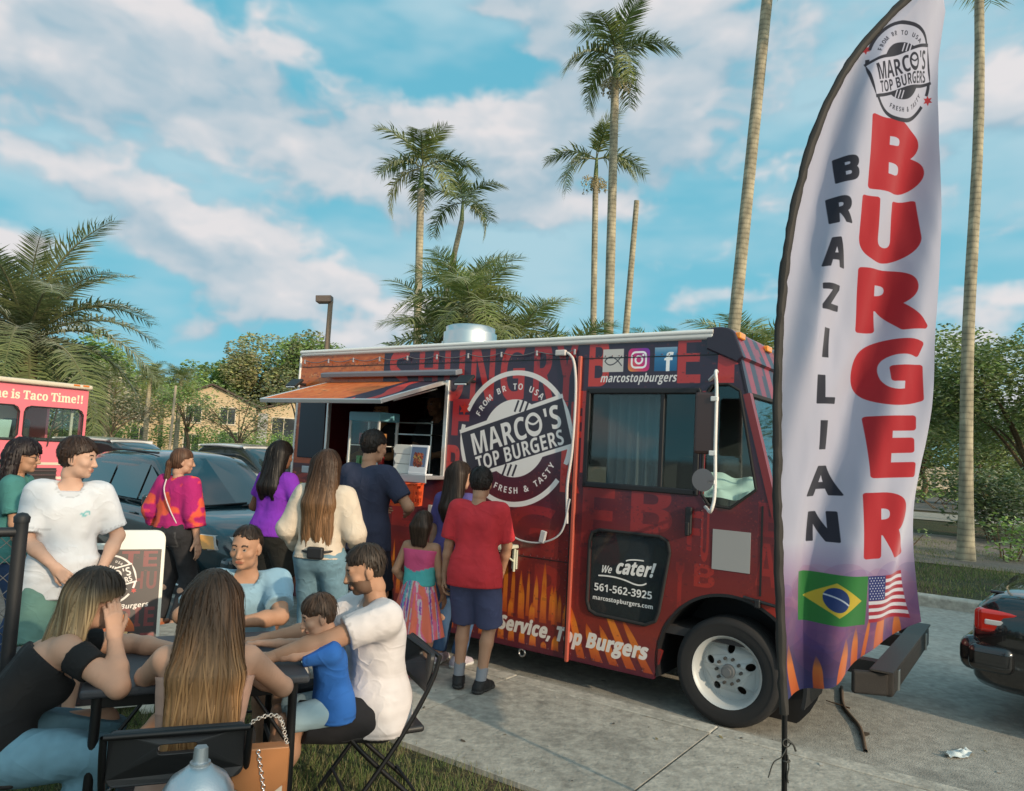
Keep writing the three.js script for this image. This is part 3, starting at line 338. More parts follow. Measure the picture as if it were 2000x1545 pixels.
  // darker violet tint low down, then the fire
  let gr = g.createLinearGradient(0, Y(0.85), 0, Y(0.2)); gr.addColorStop(0, 'rgba(90,26,34,0)'); gr.addColorStop(0.45, 'rgba(120,40,30,0.5)'); gr.addColorStop(1, 'rgba(70,26,52,0.85)'); g.fillStyle = gr; g.fillRect(0, Y(0.85), w, h);
  flames(g, X(-4.6), X(-1.12), Y(0.5), 0.40 * S, 30, 0, R); flames(g, X(-4.6), X(-1.12), Y(0.47), 0.30 * S, 42, 0, R); flames(g, X(-4.58), X(-1.12), Y(0.27), 0.11 * S, 42, 0, R);
  g.globalAlpha = 1; flames(g, X(-0.98), X(-0.28), Y(0.26), 0.42 * S, 56, (x) => -0.3 - 0.4 * (x - X(-1)) / (0.7 * S), R);
  g.globalAlpha = 1;
  // the burger photograph printed on the rear third: bun, tomato, lettuce
  gr = g.createLinearGradient(0, Y(2.85), 0, Y(2.2)); gr.addColorStop(0, '#c7622a'); gr.addColorStop(0.5, '#cf6b2d'); gr.addColorStop(1, '#b5522a'); g.fillStyle = gr; g.fillRect(0, 0, X(-3.347), Y(1.62));
  for (let i = 0; i < 900; i++) { g.globalAlpha = 0.10 + R() * 0.12; g.fillStyle = R() < 0.5 ? '#e79a55' : '#a6431c'; const x = R() * X(-3.35), y = R() * Y(2.0), s = 2 + R() * 12; g.beginPath(); g.ellipse(Math.min(x, X(-3.347) - s * 1.6), y, s * 1.6, s * 0.5, -0.15, 0, 7); g.fill(); }
  g.globalAlpha = 0.5; for (let i = 0; i < 26; i++) { g.fillStyle = '#f0c796'; g.fillRect(X(-4.45) + i * 9 + R() * 6, Y(2.58) + R() * 14, 5, 3 + R() * 6); } g.globalAlpha = 1;
  for (let i = 0; i < 340; i++) { const y = 1.55 - R() * 0.42, x = -4.66 + R() * 1.3; g.fillStyle = y > 1.4 ? ['#7b2320', '#a33328', '#5e2a1c', '#c0574a'][i % 4] : y > 1.27 ? ['#c9a13a', '#b9852f', '#d6b54e'][i % 3] : ['#5d7a2c', '#7c9a3d', '#3f5a24', '#9a5a34'][i % 4]; g.globalAlpha = 0.85; g.beginPath(); g.ellipse(X(x), Y(y), 10 + R() * 24, 5 + R() * 8, R() - 0.5, 0, 7); g.fill(); } g.globalAlpha = 1;
  grunge(g, w, h, R, 5200, ['#1d1622', '#2b2130', '#5a1a24', '#a8383a']);
  // badge
  badge(g, X(-1.735), Y(1.975), 0.592 * S, '#e6dfdb', '#b5281f', '#2c2531');
  // social row above the door
  const ic = (x, f) => { g.save(); g.translate(X(x), Y(2.72)); f(0.185 * S); g.restore(); };
  ic(-0.9, (s) => { g.fillStyle = '#cfc9c4'; rrect(Path2D, 0, 0, s, s, 4); g.fillRect(0, 0, s, s); g.strokeStyle = '#2a2730'; g.lineWidth = 3; g.beginPath(); g.moveTo(s * 0.92, s * 0.30); g.quadraticCurveTo(s * 0.4, s * 0.95, s * 0.1, s * 0.52); g.quadraticCurveTo(s * 0.4, s * 0.08, s * 0.92, s * 0.74); g.stroke(); });
  ic(-0.675, (s) => { const q = g.createLinearGradient(0, s, s, 0); q.addColorStop(0, '#e9a13b'); q.addColorStop(0.45, '#dc2a72'); q.addColorStop(1, '#6a34b8'); g.fillStyle = q; g.fill(rrect(Path2D, 0, 0, s, s, s * 0.22)); g.strokeStyle = '#fff'; g.lineWidth = s * 0.085; g.stroke(rrect(Path2D, s * 0.17, s * 0.17, s * 0.83, s * 0.83, s * 0.2)); g.beginPath(); g.arc(s / 2, s / 2, s * 0.16, 0, 7); g.stroke(); g.fillStyle = '#fff'; g.beginPath(); g.arc(s * 0.7, s * 0.3, s * 0.05, 0, 7); g.fill(); });
  ic(-0.45, (s) => { const q = g.createLinearGradient(0, 0, 0, s); q.addColorStop(0, '#8fb0c8'); q.addColorStop(0.3, '#3b7fae'); q.addColorStop(1, '#185c8e'); g.fillStyle = q; g.fillRect(0, 0, s, s); g.fillStyle = '#fff'; g.font = 'bold ' + s * 1.05 + 'px ' + F; g.textAlign = 'center'; g.textBaseline = 'alphabetic'; g.fillText('f', s * 0.62, s * 0.99); });
  g.fillStyle = '#e9e5e2'; g.textAlign = 'left'; g.textBaseline = 'alphabetic'; g.save(); g.translate(X(-0.92), Y(2.452)); g.transform(1, 0, -0.2, 1, 0, 0); g.font = '600 36px ' + F; const mw = g.measureText('marcostopburgers').width; g.scale(0.655 * S / mw, 1); g.fillText('marcostopburgers', 0, 0); g.restore();
  // slogan
  g.save(); g.translate(X(-2.08), Y(0.355)); g.transform(1, 0, -0.22, 1, 0, 0); g.font = 'bold 60px ' + F; g.fillStyle = '#e4ddd6'; g.strokeStyle = '#e4ddd6'; g.lineWidth = 4; g.lineJoin = 'round'; const t = 'Top Service, Top Burgers', tw = g.measureText(t).width; g.scale(1.66 * S / tw, 1); g.fillText(t, 0, 0); g.strokeText(t, 0, 0); g.restore();
});
const wrap = phys(rgb(1, 1, 1), 0.34, { map: wrapTex, clearcoat: 0.35, clearcoatRoughness: 0.15 });
const sideUV = (g, f = (x, y, z) => [x, y]) => { const p = g.attributes.position, u = g.attributes.uv ?? new THREE.BufferAttribute(new Float32Array(p.count * 2), 2); for (let i = 0; i < p.count; i++) { const [x, y] = f(p.getX(i), p.getY(i), p.getZ(i)); u.setXY(i, (x - WX0) * PX / 2048, 1 - (WY1 - y) * PX / 1028); } g.setAttribute('uv', u); return g; };
const frontTex = canvas(512, 640, (g, w, h) => { const R = rng(5); g.fillStyle = '#2c2231'; g.fillRect(0, 0, w, h); for (let i = 0; i < 9; i++) { g.fillStyle = ['#862330', '#7a2030', '#8f2834'][i % 3]; g.save(); g.translate(8 + i * 58, 6); g.transform(1, 0, 0.12, 1, 0, 0); g.fillRect(0, 0, 30, 120); g.fillRect(0, i % 2 ? 46 : 0, 44, 26); g.restore(); } block(g, 'BURGER', 10, 330, 490, 150, '#85222c'); block(g, 'FRIES', 10, 500, 490, 120, '#8c2630'); grunge(g, w, h, R, 900, ['#1d1622', '#5a1a24']); });
const frontWrap = phys(rgb(1, 1, 1), 0.36, { map: frontTex, clearcoat: 0.3, clearcoatRoughness: 0.2 });
const wrapMatte = mat(rgb(1, 1, 1), 0.75, { map: wrapTex });
const redPaint = phys(rgb(0.22, 0.024, 0.028), 0.36, { clearcoat: 0.4, clearcoatRoughness: 0.2 });
const truck = thing('food_truck', 'dark red and black food truck with flame artwork and an open serving hatch', 'food truck', [TX, -0.13, TZ], YAW);
const FRONT = [[0.0, 2.78], [0.13, 2.77], [0.2, 2.66], [0.465, 1.57], [0.52, 1.46], [0.60, 0.95], [0.60, 0.5]];
{
  const T = truck, D = 2.14;
  // near side skin: openings for hatch, door glass, quarter light and wheel arches
  const s = new THREE.Shape(); s.moveTo(-4.64, 0.225); s.lineTo(-4.1, 0.225); s.absarc(-3.56, 0.36, 0.53, Math.PI - 0.2, 0.2, true); s.lineTo(-3.0, 0.225); s.lineTo(-0.36, 0.225); s.lineTo(-0.30, 0.44); s.absarc(0.19, 0.40, 0.53, Math.PI - 0.1, 0.66, true); for (const [x, y] of [...FRONT].reverse()) s.lineTo(x, y); s.lineTo(-4.58, 2.78); s.closePath();
  const hatch = rrect(THREE.Path, -4.10, 1.60, -2.5, 2.46, 0.01), door = rrect(THREE.Path, -1.015, 1.625, -0.09, 2.385, 0.05), low = new THREE.Path(), qt = new THREE.Path();
  low.moveTo(-0.86, 0.62); low.lineTo(-0.44, 0.61); low.quadraticCurveTo(-0.36, 0.61, -0.34, 0.70); low.lineTo(-0.265, 1.16); low.quadraticCurveTo(-0.255, 1.27, -0.35, 1.275); low.lineTo(-0.86, 1.275); low.quadraticCurveTo(-0.94, 1.275, -0.94, 1.19); low.lineTo(-0.94, 0.70); low.quadraticCurveTo(-0.94, 0.62, -0.86, 0.62);
  qt.moveTo(0.02, 1.55); qt.lineTo(0.18, 1.54); qt.lineTo(0.36, 1.68); qt.lineTo(0.225, 2.37); qt.quadraticCurveTo(0.2, 2.43, 0.12, 2.43); qt.lineTo(0.03, 2.42); qt.quadraticCurveTo(-0.035, 2.42, -0.03, 2.33); qt.lineTo(-0.03, 1.62); qt.quadraticCurveTo(-0.03, 1.55, 0.02, 1.55);
  s.holes.push(hatch, door, low, qt);
  part('side_panel', sideUV(ext(s, 0.035).translate(0, 0, -0.035)), wrap, T);
  const f = new THREE.Shape(); f.moveTo(-4.64, 0.225); f.lineTo(-4.1, 0.225); f.absarc(-3.56, 0.36, 0.53, Math.PI - 0.2, 0.2, true); f.lineTo(-3.0, 0.225); f.lineTo(-0.36, 0.225); f.absarc(0.19, 0.40, 0.53, Math.PI - 0.3, 0.66, true); for (const [x, y] of [...FRONT].reverse()) f.lineTo(x, y); f.lineTo(-4.58, 2.78); f.closePath();
  f.holes.push(rrect(THREE.Path, -0.9, 1.62, 0.12, 2.35, 0.05));
  part('side_panel', ext(f, 0.035).translate(0, 0, -D), redPaint, T);
  part('rear_panel', box(0.04, 2.5, D - 0.08, -4.62, 1.5, -D / 2), redPaint, T);
  part('roof', [rbox(4.62, 0.06, D + 0.05, 0.025, -2.28, 2.795, -D / 2), bar([-4.59, 2.81, 0.012], [0.02, 2.82, 0.012], 0.021, 10), bar([-4.6, 2.78, 0.0], [-4.64, 0.3, 0.0], 0.014)], whitePaint, T);
  // brow over the windscreen
  const br = new THREE.Shape(); br.moveTo(-0.02, 2.70); br.lineTo(-0.02, 2.835); br.quadraticCurveTo(0.12, 2.86, 0.17, 2.80); br.lineTo(0.235, 2.63); br.lineTo(0.2, 2.6); br.closePath();
  const brow = ext(br, D + 0.02, 0.012); brow.translate(0, 0, -D - 0.01); { const p = brow.attributes.position, u = brow.attributes.uv; for (let i = 0; i < p.count; i++) u.setXY(i, -p.getZ(i) / D * 0.96 + 0.02, 0.82 + (p.getY(i) - 2.6) * 0.7); } part('brow', brow, frontWrap, T);
  // front: header, pillars, screen, nose
  const fq = (z0, z1, y0, y1, x0, x1, th = 0.03) => { const g = box(th, Math.hypot(y1 - y0, x1 - x0), z1 - z0); g.rotateZ(Math.atan2(-(x1 - x0), y1 - y0)); return g.translate((x0 + x1) / 2, (y0 + y1) / 2, (z0 + z1) / 2); };
  const xs = (y) => { for (let i = 0; i + 1 < FRONT.length; i++) { const [a, b] = FRONT[i], [c, d] = FRONT[i + 1]; if (y <= b && y >= d) return lerp(a, c, (b - y) / (b - d || 1)); } return 0.6; };
  const fUV = (g) => { const p = g.attributes.position, u = g.attributes.uv; for (let i = 0; i < p.count; i++) u.setXY(i, -p.getZ(i) / D, (p.getY(i) - 0.3) / 2.55); return g; };
  part('windscreen_header', fUV(fq(-D, 0, 2.36, 2.66, xs(2.36), xs(2.66))), frontWrap, T);
  for (const g of [fq(-0.06, 0.004, 1.5, 2.36, xs(1.5), xs(2.36), 0.05), fq(-D - 0.004, -D + 0.06, 1.5, 2.36, xs(1.5), xs(2.36), 0.05), fq(-D / 2 - 0.025, -D / 2 + 0.025, 1.57, 2.36, xs(1.57), xs(2.36), 0.045)]) part('pillar', g, redPaint, T);
  part('nose', [fUV(fq(-D, 0, 1.46, 1.58, xs(1.46), xs(1.58))), fUV(fq(-D, 0, 0.95, 1.46, 0.6, 0.52)), fUV(fq(-D, 0, 0.5, 0.95, 0.6, 0.6))], frontWrap, T);
  for (const [a, b] of [[-D / 2 + 0.03, -0.07], [-D + 0.07, -D / 2 - 0.03]]) { const w = part('windscreen', fq(a, b, 1.57, 2.36, xs(1.57), xs(2.36), 0.006), glass, T); part('seal', [[a, a + 0.02], [b - 0.02, b]].map(([p, q]) => fq(p, q, 1.57, 2.36, xs(1.57) + 0.01, xs(2.36) + 0.01, 0.02)).concat([fq(a, b, 1.56, 1.585, xs(1.56) + 0.012, xs(1.585) + 0.012, 0.02), fq(a, b, 2.345, 2.37, xs(2.345) + 0.012, xs(2.37) + 0.012, 0.02)]), rubber, w); const y = 1.62; part('wiper', bar([xs(y) + 0.04, y, a + 0.1], [xs(y + 0.3) + 0.03, y + 0.32, b - 0.25], 0.008), blackTrim, w); }
  for (const z of [-0.17, -D + 0.17]) { part('headlight', [cyl(0.09, 0.09, 0.05, 20, 0.63, 0.86, z * 1.4, 0, 0, Math.PI / 2)], chrome, T); }
  for (const z of [-0.07, -0.75, -1.07, -1.39, -D + 0.07]) part('marker_lamp', rbox(0.05, 0.05, 0.12, 0.012, 0.19, 2.79, z), phys(rgb(0.85, 0.3, 0.02), 0.25, { clearcoat: 0.5 }), T);
  part('hood', [rbox(0.34, 0.06, 1.5, 0.03, 0.74, 1.22, -D / 2, 0, 0, -0.08), rbox(0.32, 0.62, 1.44, 0.03, 0.74, 0.9, -D / 2)], redPaint, T);
  part('bumper', [rbox(0.07, 0.16, 1.9, 0.025, 1.2, 0.495, -1.06), rbox(0.14, 0.014, 2.0, 0.005, 1.17, 0.58, -1.06), rbox(0.22, 0.15, 0.05, 0.02, 1.1, 0.495, -0.08, 0, 0.45), rbox(0.22, 0.15, 0.05, 0.02, 1.1, 0.495, -2.04, 0, -0.45), box(0.6, 0.1, 0.1, 0.8, 0.5, -0.5), box(0.6, 0.1, 0.1, 0.8, 0.5, -1.6)], mat(rgb(0.035, 0.03, 0.027), 0.42, { metalness: 0.4, bumpMap: concreteBump, bumpScale: 0.003 }), T);
  for (const z of [-1.75, -0.3]) part('bumper_bracket', rbox(0.012, 0.13, 0.05, 0.003, 1.24, 0.495, z), steel, T);
  // floor, bulkhead and inner lining
  part('floor', [box(4.9, 0.06, D - 0.1, -2.15, 0.60, -D / 2), box(4.4, 0.3, 0.9, -2.2, 0.42, -D / 2)], darkIn, T);
  part('lining', [box(4.5, 1.98, 0.03, -2.35, 1.7, -D + 0.06), box(4.5, 0.03, D - 0.1, -2.35, 2.74, -D / 2), box(0.03, 2.0, D - 0.2, -1.3, 1.7, -D / 2)], mat(rgb(0.10, 0.10, 0.105), 0.6), T);
  part('trim_strip', [rbox(0.03, 2.46, 0.03, 0.008, -1.1, 1.44, 0.015)], mat(rgb(0.55, 0.12, 0.08), 0.3, { metalness: 0.2 }), T);
  part('door_seam', box(0.012, 2.3, 0.006, -1.132, 1.4, 0.001), blackTrim, T); part('door_seam', box(0.014, 0.62, 0.006, 0.41, 1.26, 0.001), blackTrim, T);
  // sliding door glass
  { const w = part('door_window', [rbox(0.93, 0.76, 0.006, 0.002, -0.552, 2.005, -0.022)], glass, T);
    part('frame', [rbox(0.96, 0.045, 0.03, 0.01, -0.55, 2.382, 0.0), rbox(0.96, 0.045, 0.03, 0.01, -0.55, 1.628, 0.0), rbox(0.04, 0.79, 0.03, 0.01, -1.015, 2.0, 0.0), rbox(0.045, 0.79, 0.03, 0.01, -0.085, 2.0, 0.0), rbox(0.035, 0.74, 0.026, 0.008, -0.37, 2.0, -0.008)], blackTrim, w);
    part('curtain', (() => { const g = new THREE.PlaneGeometry(0.5, 0.72, 40, 4); const p = g.attributes.position; for (let i = 0; i < p.count; i++) p.setZ(i, Math.sin(p.getX(i) * 75) * 0.018); g.computeVertexNormals(); return g.translate(-0.68, 2.0, -0.2); })(), mat(rgb(0.17, 0.18, 0.2), 0.9, { side: THREE.DoubleSide }), w); }
  { const g = ext(poly([[-0.03, 1.55], [0.18, 1.54], [0.36, 1.68], [0.215, 2.43], [-0.03, 2.42]]), 0.005).translate(0, 0, -0.025); const w = part('quarter_window', g, glass, T);
    const ring = [[0.02, 1.545], [0.18, 1.535], [0.362, 1.68], [0.225, 2.38], [0.14, 2.43], [0.02, 2.425], [-0.035, 2.34], [-0.035, 1.62]]; part('seal', ring.map((p, i) => bar([...p, 0.002], [...ring[(i + 1) % 8], 0.002], 0.011, 6)), rubber, w); }
  { // lower door glass with the catering lettering
    const lt = canvas(512, 512, (g, w, h) => { g.clearRect(0, 0, w, h); g.fillStyle = g.strokeStyle = '#ece8e4'; g.lineCap = 'round'; g.lineJoin = 'round'; g.textAlign = 'center'; g.textBaseline = 'alphabetic';
      g.save(); g.translate(70, 250); g.transform(1, -0.03, -0.28, 1, 0, 0); g.textAlign = 'left'; g.font = 'bold 62px ' + F; g.save(); g.scale(0.78, 1); g.fillText('We', 0, 4); g.restore(); g.lineWidth = 5; g.font = 'bold 112px ' + F; g.save(); g.scale(0.80, 1); g.fillText('cater!', 118, 0); g.strokeText('cater!', 118, 0); g.restore(); g.restore();
      g.lineWidth = 9; g.beginPath(); g.moveTo(58, 276); g.quadraticCurveTo(180, 262, 280, 292); g.quadraticCurveTo(340, 306, 372, 282); g.stroke(); g.lineWidth = 8; g.beginPath(); g.moveTo(240, 165); g.quadraticCurveTo(270, 150, 350, 152); g.stroke();
      g.font = 'bold 63px ' + F; g.fillText('561-562-3925', 222, 368); g.font = 'bold 36px ' + F; g.fillText('marcostopburgers.com', 222, 423); });
    const gg = ext(poly([[-0.94, 0.62], [-0.36, 0.61], [-0.255, 1.275], [-0.94, 1.275]]), 0.005).translate(0, 0, -0.025); const w = part('door_glass', gg, tint, T);
    const pl = new THREE.PlaneGeometry(0.66, 0.66).translate(-0.605, 0.945, -0.017); part('lettering', pl, mat(rgb(1, 1, 1), 0.6, { map: lt, transparent: true, alphaTest: 0.5 }), w);
    const ring = [[-0.86, 0.62], [-0.44, 0.61], [-0.36, 0.65], [-0.335, 0.72], [-0.265, 1.17], [-0.285, 1.25], [-0.35, 1.278], [-0.86, 1.278], [-0.925, 1.25], [-0.945, 1.18], [-0.945, 0.71], [-0.92, 0.645]]; part('seal', ring.map((p, i) => bar([...p, 0.004], [...ring[(i + 1) % 12], 0.004], 0.014, 6)), rubber, w); }
  part('sticker', rbox(0.275, 0.285, 0.003, 0.001, 0.197, 1.235, 0.003), mat(rgb(0.36, 0.355, 0.35), 0.5), T);
  part('door_handle', [rbox(0.05, 0.2, 0.03, 0.01, -0.12, 1.42, 0.02), rbox(0.03, 0.1, 0.05, 0.008, -0.12, 1.36, 0.03), bar([0.30, 0.93, 0.02], [0.52, 0.9, 0.02], 0.012), rbox(0.04, 0.06, 0.04, 0.01, 0.4, 0.9, 0.02)], blackTrim, T);
  { // mirror on its C-arm
    const z = 0.25, arm = part('mirror_arm', tube([[0.0, 2.46, 0.01], [0.10, 2.5, 0.14], [0.13, 2.49, z], [0.14, 2.4, z], [0.145, 2.0, z], [0.15, 1.6, z], [0.13, 1.52, z], [0.05, 1.52, 0.1], [0.0, 1.53, 0.01]], 0.012, 48, 8), mat(rgb(0.8, 0.78, 0.74), 0.35), T);
    part('mirror', [rbox(0.17, 0.44, 0.05, 0.03, 0.07, 2.13, z - 0.02)], mat(rgb(0.09, 0.055, 0.05), 0.25, { metalness: 0.3 }), arm); part('round_mirror', [cyl(0.08, 0.07, 0.03, 24, 0.07, 1.73, z, Math.PI / 2)], mat(rgb(0.25, 0.22, 0.22), 0.3, { metalness: 0.6 }), arm); part('clamp', [rbox(0.05, 0.035, 0.035, 0.006, 0.13, 2.3, z), rbox(0.05, 0.035, 0.035, 0.006, 0.13, 1.92, z), rbox(0.05, 0.03, 0.03, 0.006, 0.13, 1.72, z)], whitePaint, arm); }
  part('seat', [rbox(0.5, 0.7, 0.5, 0.08, -0.55, 1.55, -1.55), rbox(0.5, 0.12, 0.5, 0.05, -0.35, 1.15, -1.55)], mat(rgb(0.03, 0.03, 0.03), 0.8), T);
  part('sun_cloth', (() => { const g = new THREE.PlaneGeometry(0.7, 0.34, 30, 14); const p = g.attributes.position; for (let i = 0; i < p.count; i++) p.setZ(i, noise3(p.getX(i) * 9, p.getY(i) * 9, 3) * 0.05); g.computeVertexNormals(); g.rotateX(-1.0); g.rotateY(0.3); return g.translate(0.16, 1.68, -0.5); })(), mat(rgb(0.62, 0.72, 0.68), 0.9, { side: THREE.DoubleSide }), T);
  part('steering_wheel', [at(new THREE.TorusGeometry(0.21, 0.018, 8, 28), 0.12, 1.6, -1.5, 0, Math.PI / 2, -0.6), bar([0.12, 1.6, -1.5], [0.4, 1.2, -1.5], 0.02)], rubber, T);
  // wheels
  const rimShape = new THREE.Shape(); rimShape.absarc(0, 0, 0.215, 0, Math.PI * 2); { for (let k = 0; k < 5; k++) { const a = k * 1.2566 + 0.3, h = new THREE.Path(); h.absellipse(Math.cos(a) * 0.152, Math.sin(a) * 0.152, 0.036, 0.03, 0, Math.PI * 2, true, a); rimShape.holes.push(h); } const c = new THREE.Path(); c.absarc(0, 0, 0.05, 0, Math.PI * 2, true); rimShape.holes.push(c); }
  const tyreG = lathe([[0.245, -0.11], [0.30, -0.125], [0.36, -0.12], [0.375, -0.1], [0.38, -0.06], [0.374, -0.058], [0.374, -0.045], [0.38, -0.043], [0.38, -0.008], [0.374, -0.006], [0.374, 0.006], [0.38, 0.008], [0.38, 0.043], [0.374, 0.045], [0.374, 0.058], [0.38, 0.06], [0.375, 0.1], [0.36, 0.12], [0.335, 0.127], [0.33, 0.123], [0.3, 0.125], [0.265, 0.118], [0.245, 0.11]], 64).rotateX(Math.PI / 2);
  const discG = ext(rimShape, 0.012, 0.004, 40); { const p = discG.attributes.position; for (let i = 0; i < p.count; i++) { const r = Math.hypot(p.getX(i), p.getY(i)); p.setZ(i, p.getZ(i) + 0.055 * sstep(0.21, 0.09, r) - 0.01); } discG.computeVertexNormals(); }
  const barrelG = lathe([[0.205, -0.1], [0.21, 0.0], [0.218, 0.03], [0.228, 0.09], [0.252, 0.118], [0.252, 0.108], [0.245, 0.09]], 48).rotateX(Math.PI / 2);
  const rimMat = mat(rgb(0.5, 0.52, 0.52), 0.5, { metalness: 0.2 });
  const nutMat = mat(rgb(0.12, 0.11, 0.1), 0.5, { metalness: 0.6 }), nuts = []; for (let k = 0; k < 10; k++) { const a = k * 0.6283; nuts.push(cyl(0.011, 0.012, 0.03, 6, Math.cos(a) * 0.088, Math.sin(a) * 0.088, 0.065, Math.PI / 2)); }
  for (const [x, z] of [[0.18, -0.14], [-3.56, -0.14], [0.18, -D + 0.14], [-3.56, -D + 0.14]]) { const w = new THREE.Group(); w.name = 'wheel'; T.add(w); w.position.set(x, 0.38, z); if (z < -1) w.rotation.y = Math.PI; part('tyre', tyreG, rubber, w); part('rim', [discG, barrelG], rimMat, w); part('hub', [cyl(0.045, 0.055, 0.07, 24, 0, 0, 0.06, Math.PI / 2), cyl(0.03, 0.03, 0.03, 20, 0, 0, 0.1, Math.PI / 2)], mat(rgb(0.2, 0.21, 0.22), 0.5, { metalness: 0.5 }), w); for (const nu of nuts) part('wheel_nut', nu, nutMat, w); }
  part('wheel_arch', [0.19, -3.56].flatMap((x) => { const a = new THREE.Shape(); a.absarc(0, 0, 0.545, -0.25, Math.PI + 0.25); a.absarc(0, 0, 0.522, Math.PI + 0.25, -0.25, true); const g = ext(a, 0.5, 0, 32).translate(x, 0.385, -0.5); return [g, cyl(0.54, 0.54, 0.01, 32, x, 0.4, -0.5, Math.PI / 2)]; }), blackTrim, T);
  part('chassis', [box(4.9, 0.18, 0.1, -2.0, 0.42, -0.55), box(4.9, 0.18, 0.1, -2.0, 0.42, -1.6), bar([0.18, 0.38, -0.2], [0.18, 0.38, -1.95], 0.06), bar([-3.56, 0.38, -0.2], [-3.56, 0.38, -1.95], 0.08), box(1.0, 0.3, 0.5, -1.6, 0.38, -0.6), box(0.8, 0.4, 0.6, 0.2, 0.55, -1.07)], mat(rgb(0.02, 0.02, 0.02), 0.8), T);
  { const rv = [], rg = new THREE.SphereGeometry(0.0055, 6, 4); const row = (x0, y0, x1, y1, n) => { for (let i = 0; i <= n; i++) rv.push(rg.clone().scale(1, 1, 0.5).translate(lerp(x0, x1, i / n), lerp(y0, y1, i / n), 0.001)); }; row(-4.55, 2.665, -1.15, 2.665, 52); row(-1.0, 2.665, 0.1, 2.665, 18); row(-2.4, 1.0, -1.16, 1.0, 18); row(-2.4, 0.28, -0.45, 0.27, 28); row(-1.155, 0.4, -1.155, 2.55, 34); row(-4.6, 0.5, -4.6, 2.6, 30); row(-0.03, 0.98, -0.03, 1.5, 8); part('rivet', rv, mat(rgb(0.17, 0.06, 0.07), 0.4), T).userData = { kind: 'stuff' }; }
  part('panel_seam', box(3.4, 0.007, 0.004, -2.86, 2.65, 0.001), blackTrim, T); part('panel_seam', box(1.14, 0.007, 0.004, -0.51, 2.65, 0.001), blackTrim, T); part('panel_seam', box(1.3, 0.007, 0.004, -1.79, 0.985, 0.001), blackTrim, T);
  part('tow_eye', at(new THREE.TorusGeometry(0.03, 0.008, 8, 16), -1.55, 0.19, -0.02), steel, T);
  // serving hatch: frame, awning flap, shelf, drip rail
  part('hatch_frame', [rbox(0.045, 0.9, 0.05, 0.008, -2.5, 2.04, 0.0), rbox(0.03, 0.86, 0.05, 0.008, -4.10, 2.03, 0.0), rbox(1.6, 0.03, 0.05, 0.008, -3.3, 2.465, 0.0)], alu, T);
  { const a = part('awning', (() => { const g = sideUV(rbox(1.57, 0.03, 0.84, 0.008, 0, 0, 0), (x, y, z) => [-4.3 + (x + 0.79) * 0.86, 2.55 - z * 0.35]); const p = g.attributes.position; return g; })(), wrapMatte, T); a.position.set(-3.33, 2.345, 0.42); a.rotation.x = 0.29; for (const s of [1, -1]) part('edge_trim', rbox(0.03, 0.04, 0.86, 0.006, s * 0.79, 0, 0), alu, a); part('edge_trim', rbox(1.61, 0.04, 0.025, 0.006, 0, -0.002, 0.426), alu, a);
    part('gas_strut', [bar([0.74, -0.05, -0.36], [0.77, -0.03, 0.25], 0.01)], steel, a); }
  part('drip_rail', rbox(1.82, 0.05, 0.10, 0.012, -3.25, 2.555, 0.05, 0.25), mat(rgb(0.2, 0.22, 0.26), 0.4), T);
  part('counter', [rbox(1.66, 0.035, 0.34, 0.01, -3.3, 1.585, 0.1), rbox(1.66, 0.07, 0.02, 0.006, -3.3, 1.57, 0.27)], mat(rgb(0.5, 0.52, 0.54), 0.35, { metalness: 0.6 }), T);
  part('hatch_door', rbox(0.40, 0.60, 0.02, 0.008, -4.34, 1.98, 0.008), mat(rgb(0.016, 0.017, 0.032), 0.25), T);
  for (const [x, y] of [[-2.2, 2.47], [-4.5, 2.46]]) { const l = part('flood_lamp', [rbox(0.17, 0.03, 0.13, 0.008, x, y, 0.15, 0.7), bar([x, y, 0.0], [x, y, 0.12], 0.015)], blackTrim, T); part('lens', rbox(0.13, 0.012, 0.09, 0.003, x, y - 0.018, 0.17, 0.7), mat(rgb(0.85, 0.87, 0.9), 0.15), l); }
  // string of bulbs and its cable, conduit along the trim
  { const pts = []; for (let i = 0; i <= 60; i++) { const u = i / 60, x = lerp(-4.5, -1.15, u), k = (u * 9) % 1; pts.push([x, 2.72 - 0.03 * Math.sin(k * Math.PI), 0.03]); } const c = part('light_string', tube(pts, 0.0045, 200, 5), mat(rgb(0.16, 0.15, 0.16), 0.6), T); for (let i = 0; i <= 9; i++) { const x = lerp(-4.5, -1.15, i / 9); part('bulb', [ball(0.012, x, 2.69, 0.03, 8), cyl(0.01, 0.01, 0.03, 8, x, 2.712, 0.03)], phys(rgb(0.3, 0.3, 0.33), 0.25, { clearcoat: 0.5 }), c); } }
  part('conduit', [tube([[-1.22, 2.70, 0.03], [-1.17, 2.66, 0.03], [-1.13, 2.5, 0.03], [-1.13, 1.9, 0.03], [-1.16, 1.6, 0.03], [-1.15, 1.3, 0.02]], 0.012, 40, 8), rbox(0.1, 0.05, 0.04, 0.01, -1.28, 2.70, 0.03)], mat(rgb(0.62, 0.58, 0.56), 0.5), T);
  part('cable', [tube([[-1.13, 1.5, 0.03], [-1.2, 1.22, 0.03], [-1.35, 1.13, 0.035], [-1.6, 1.12, 0.03], [-1.85, 1.22, 0.02], [-2.3, 1.24, 0.02], [-2.7, 1.22, 0.02]], 0.008, 60, 6), rbox(0.05, 0.1, 0.03, 0.006, -1.37, 1.17, 0.03, 0, 0, -0.2), rbox(0.05, 0.1, 0.03, 0.006, -2.6, 1.28, 0.03)], mat(rgb(0.5, 0.5, 0.51), 0.5), T);
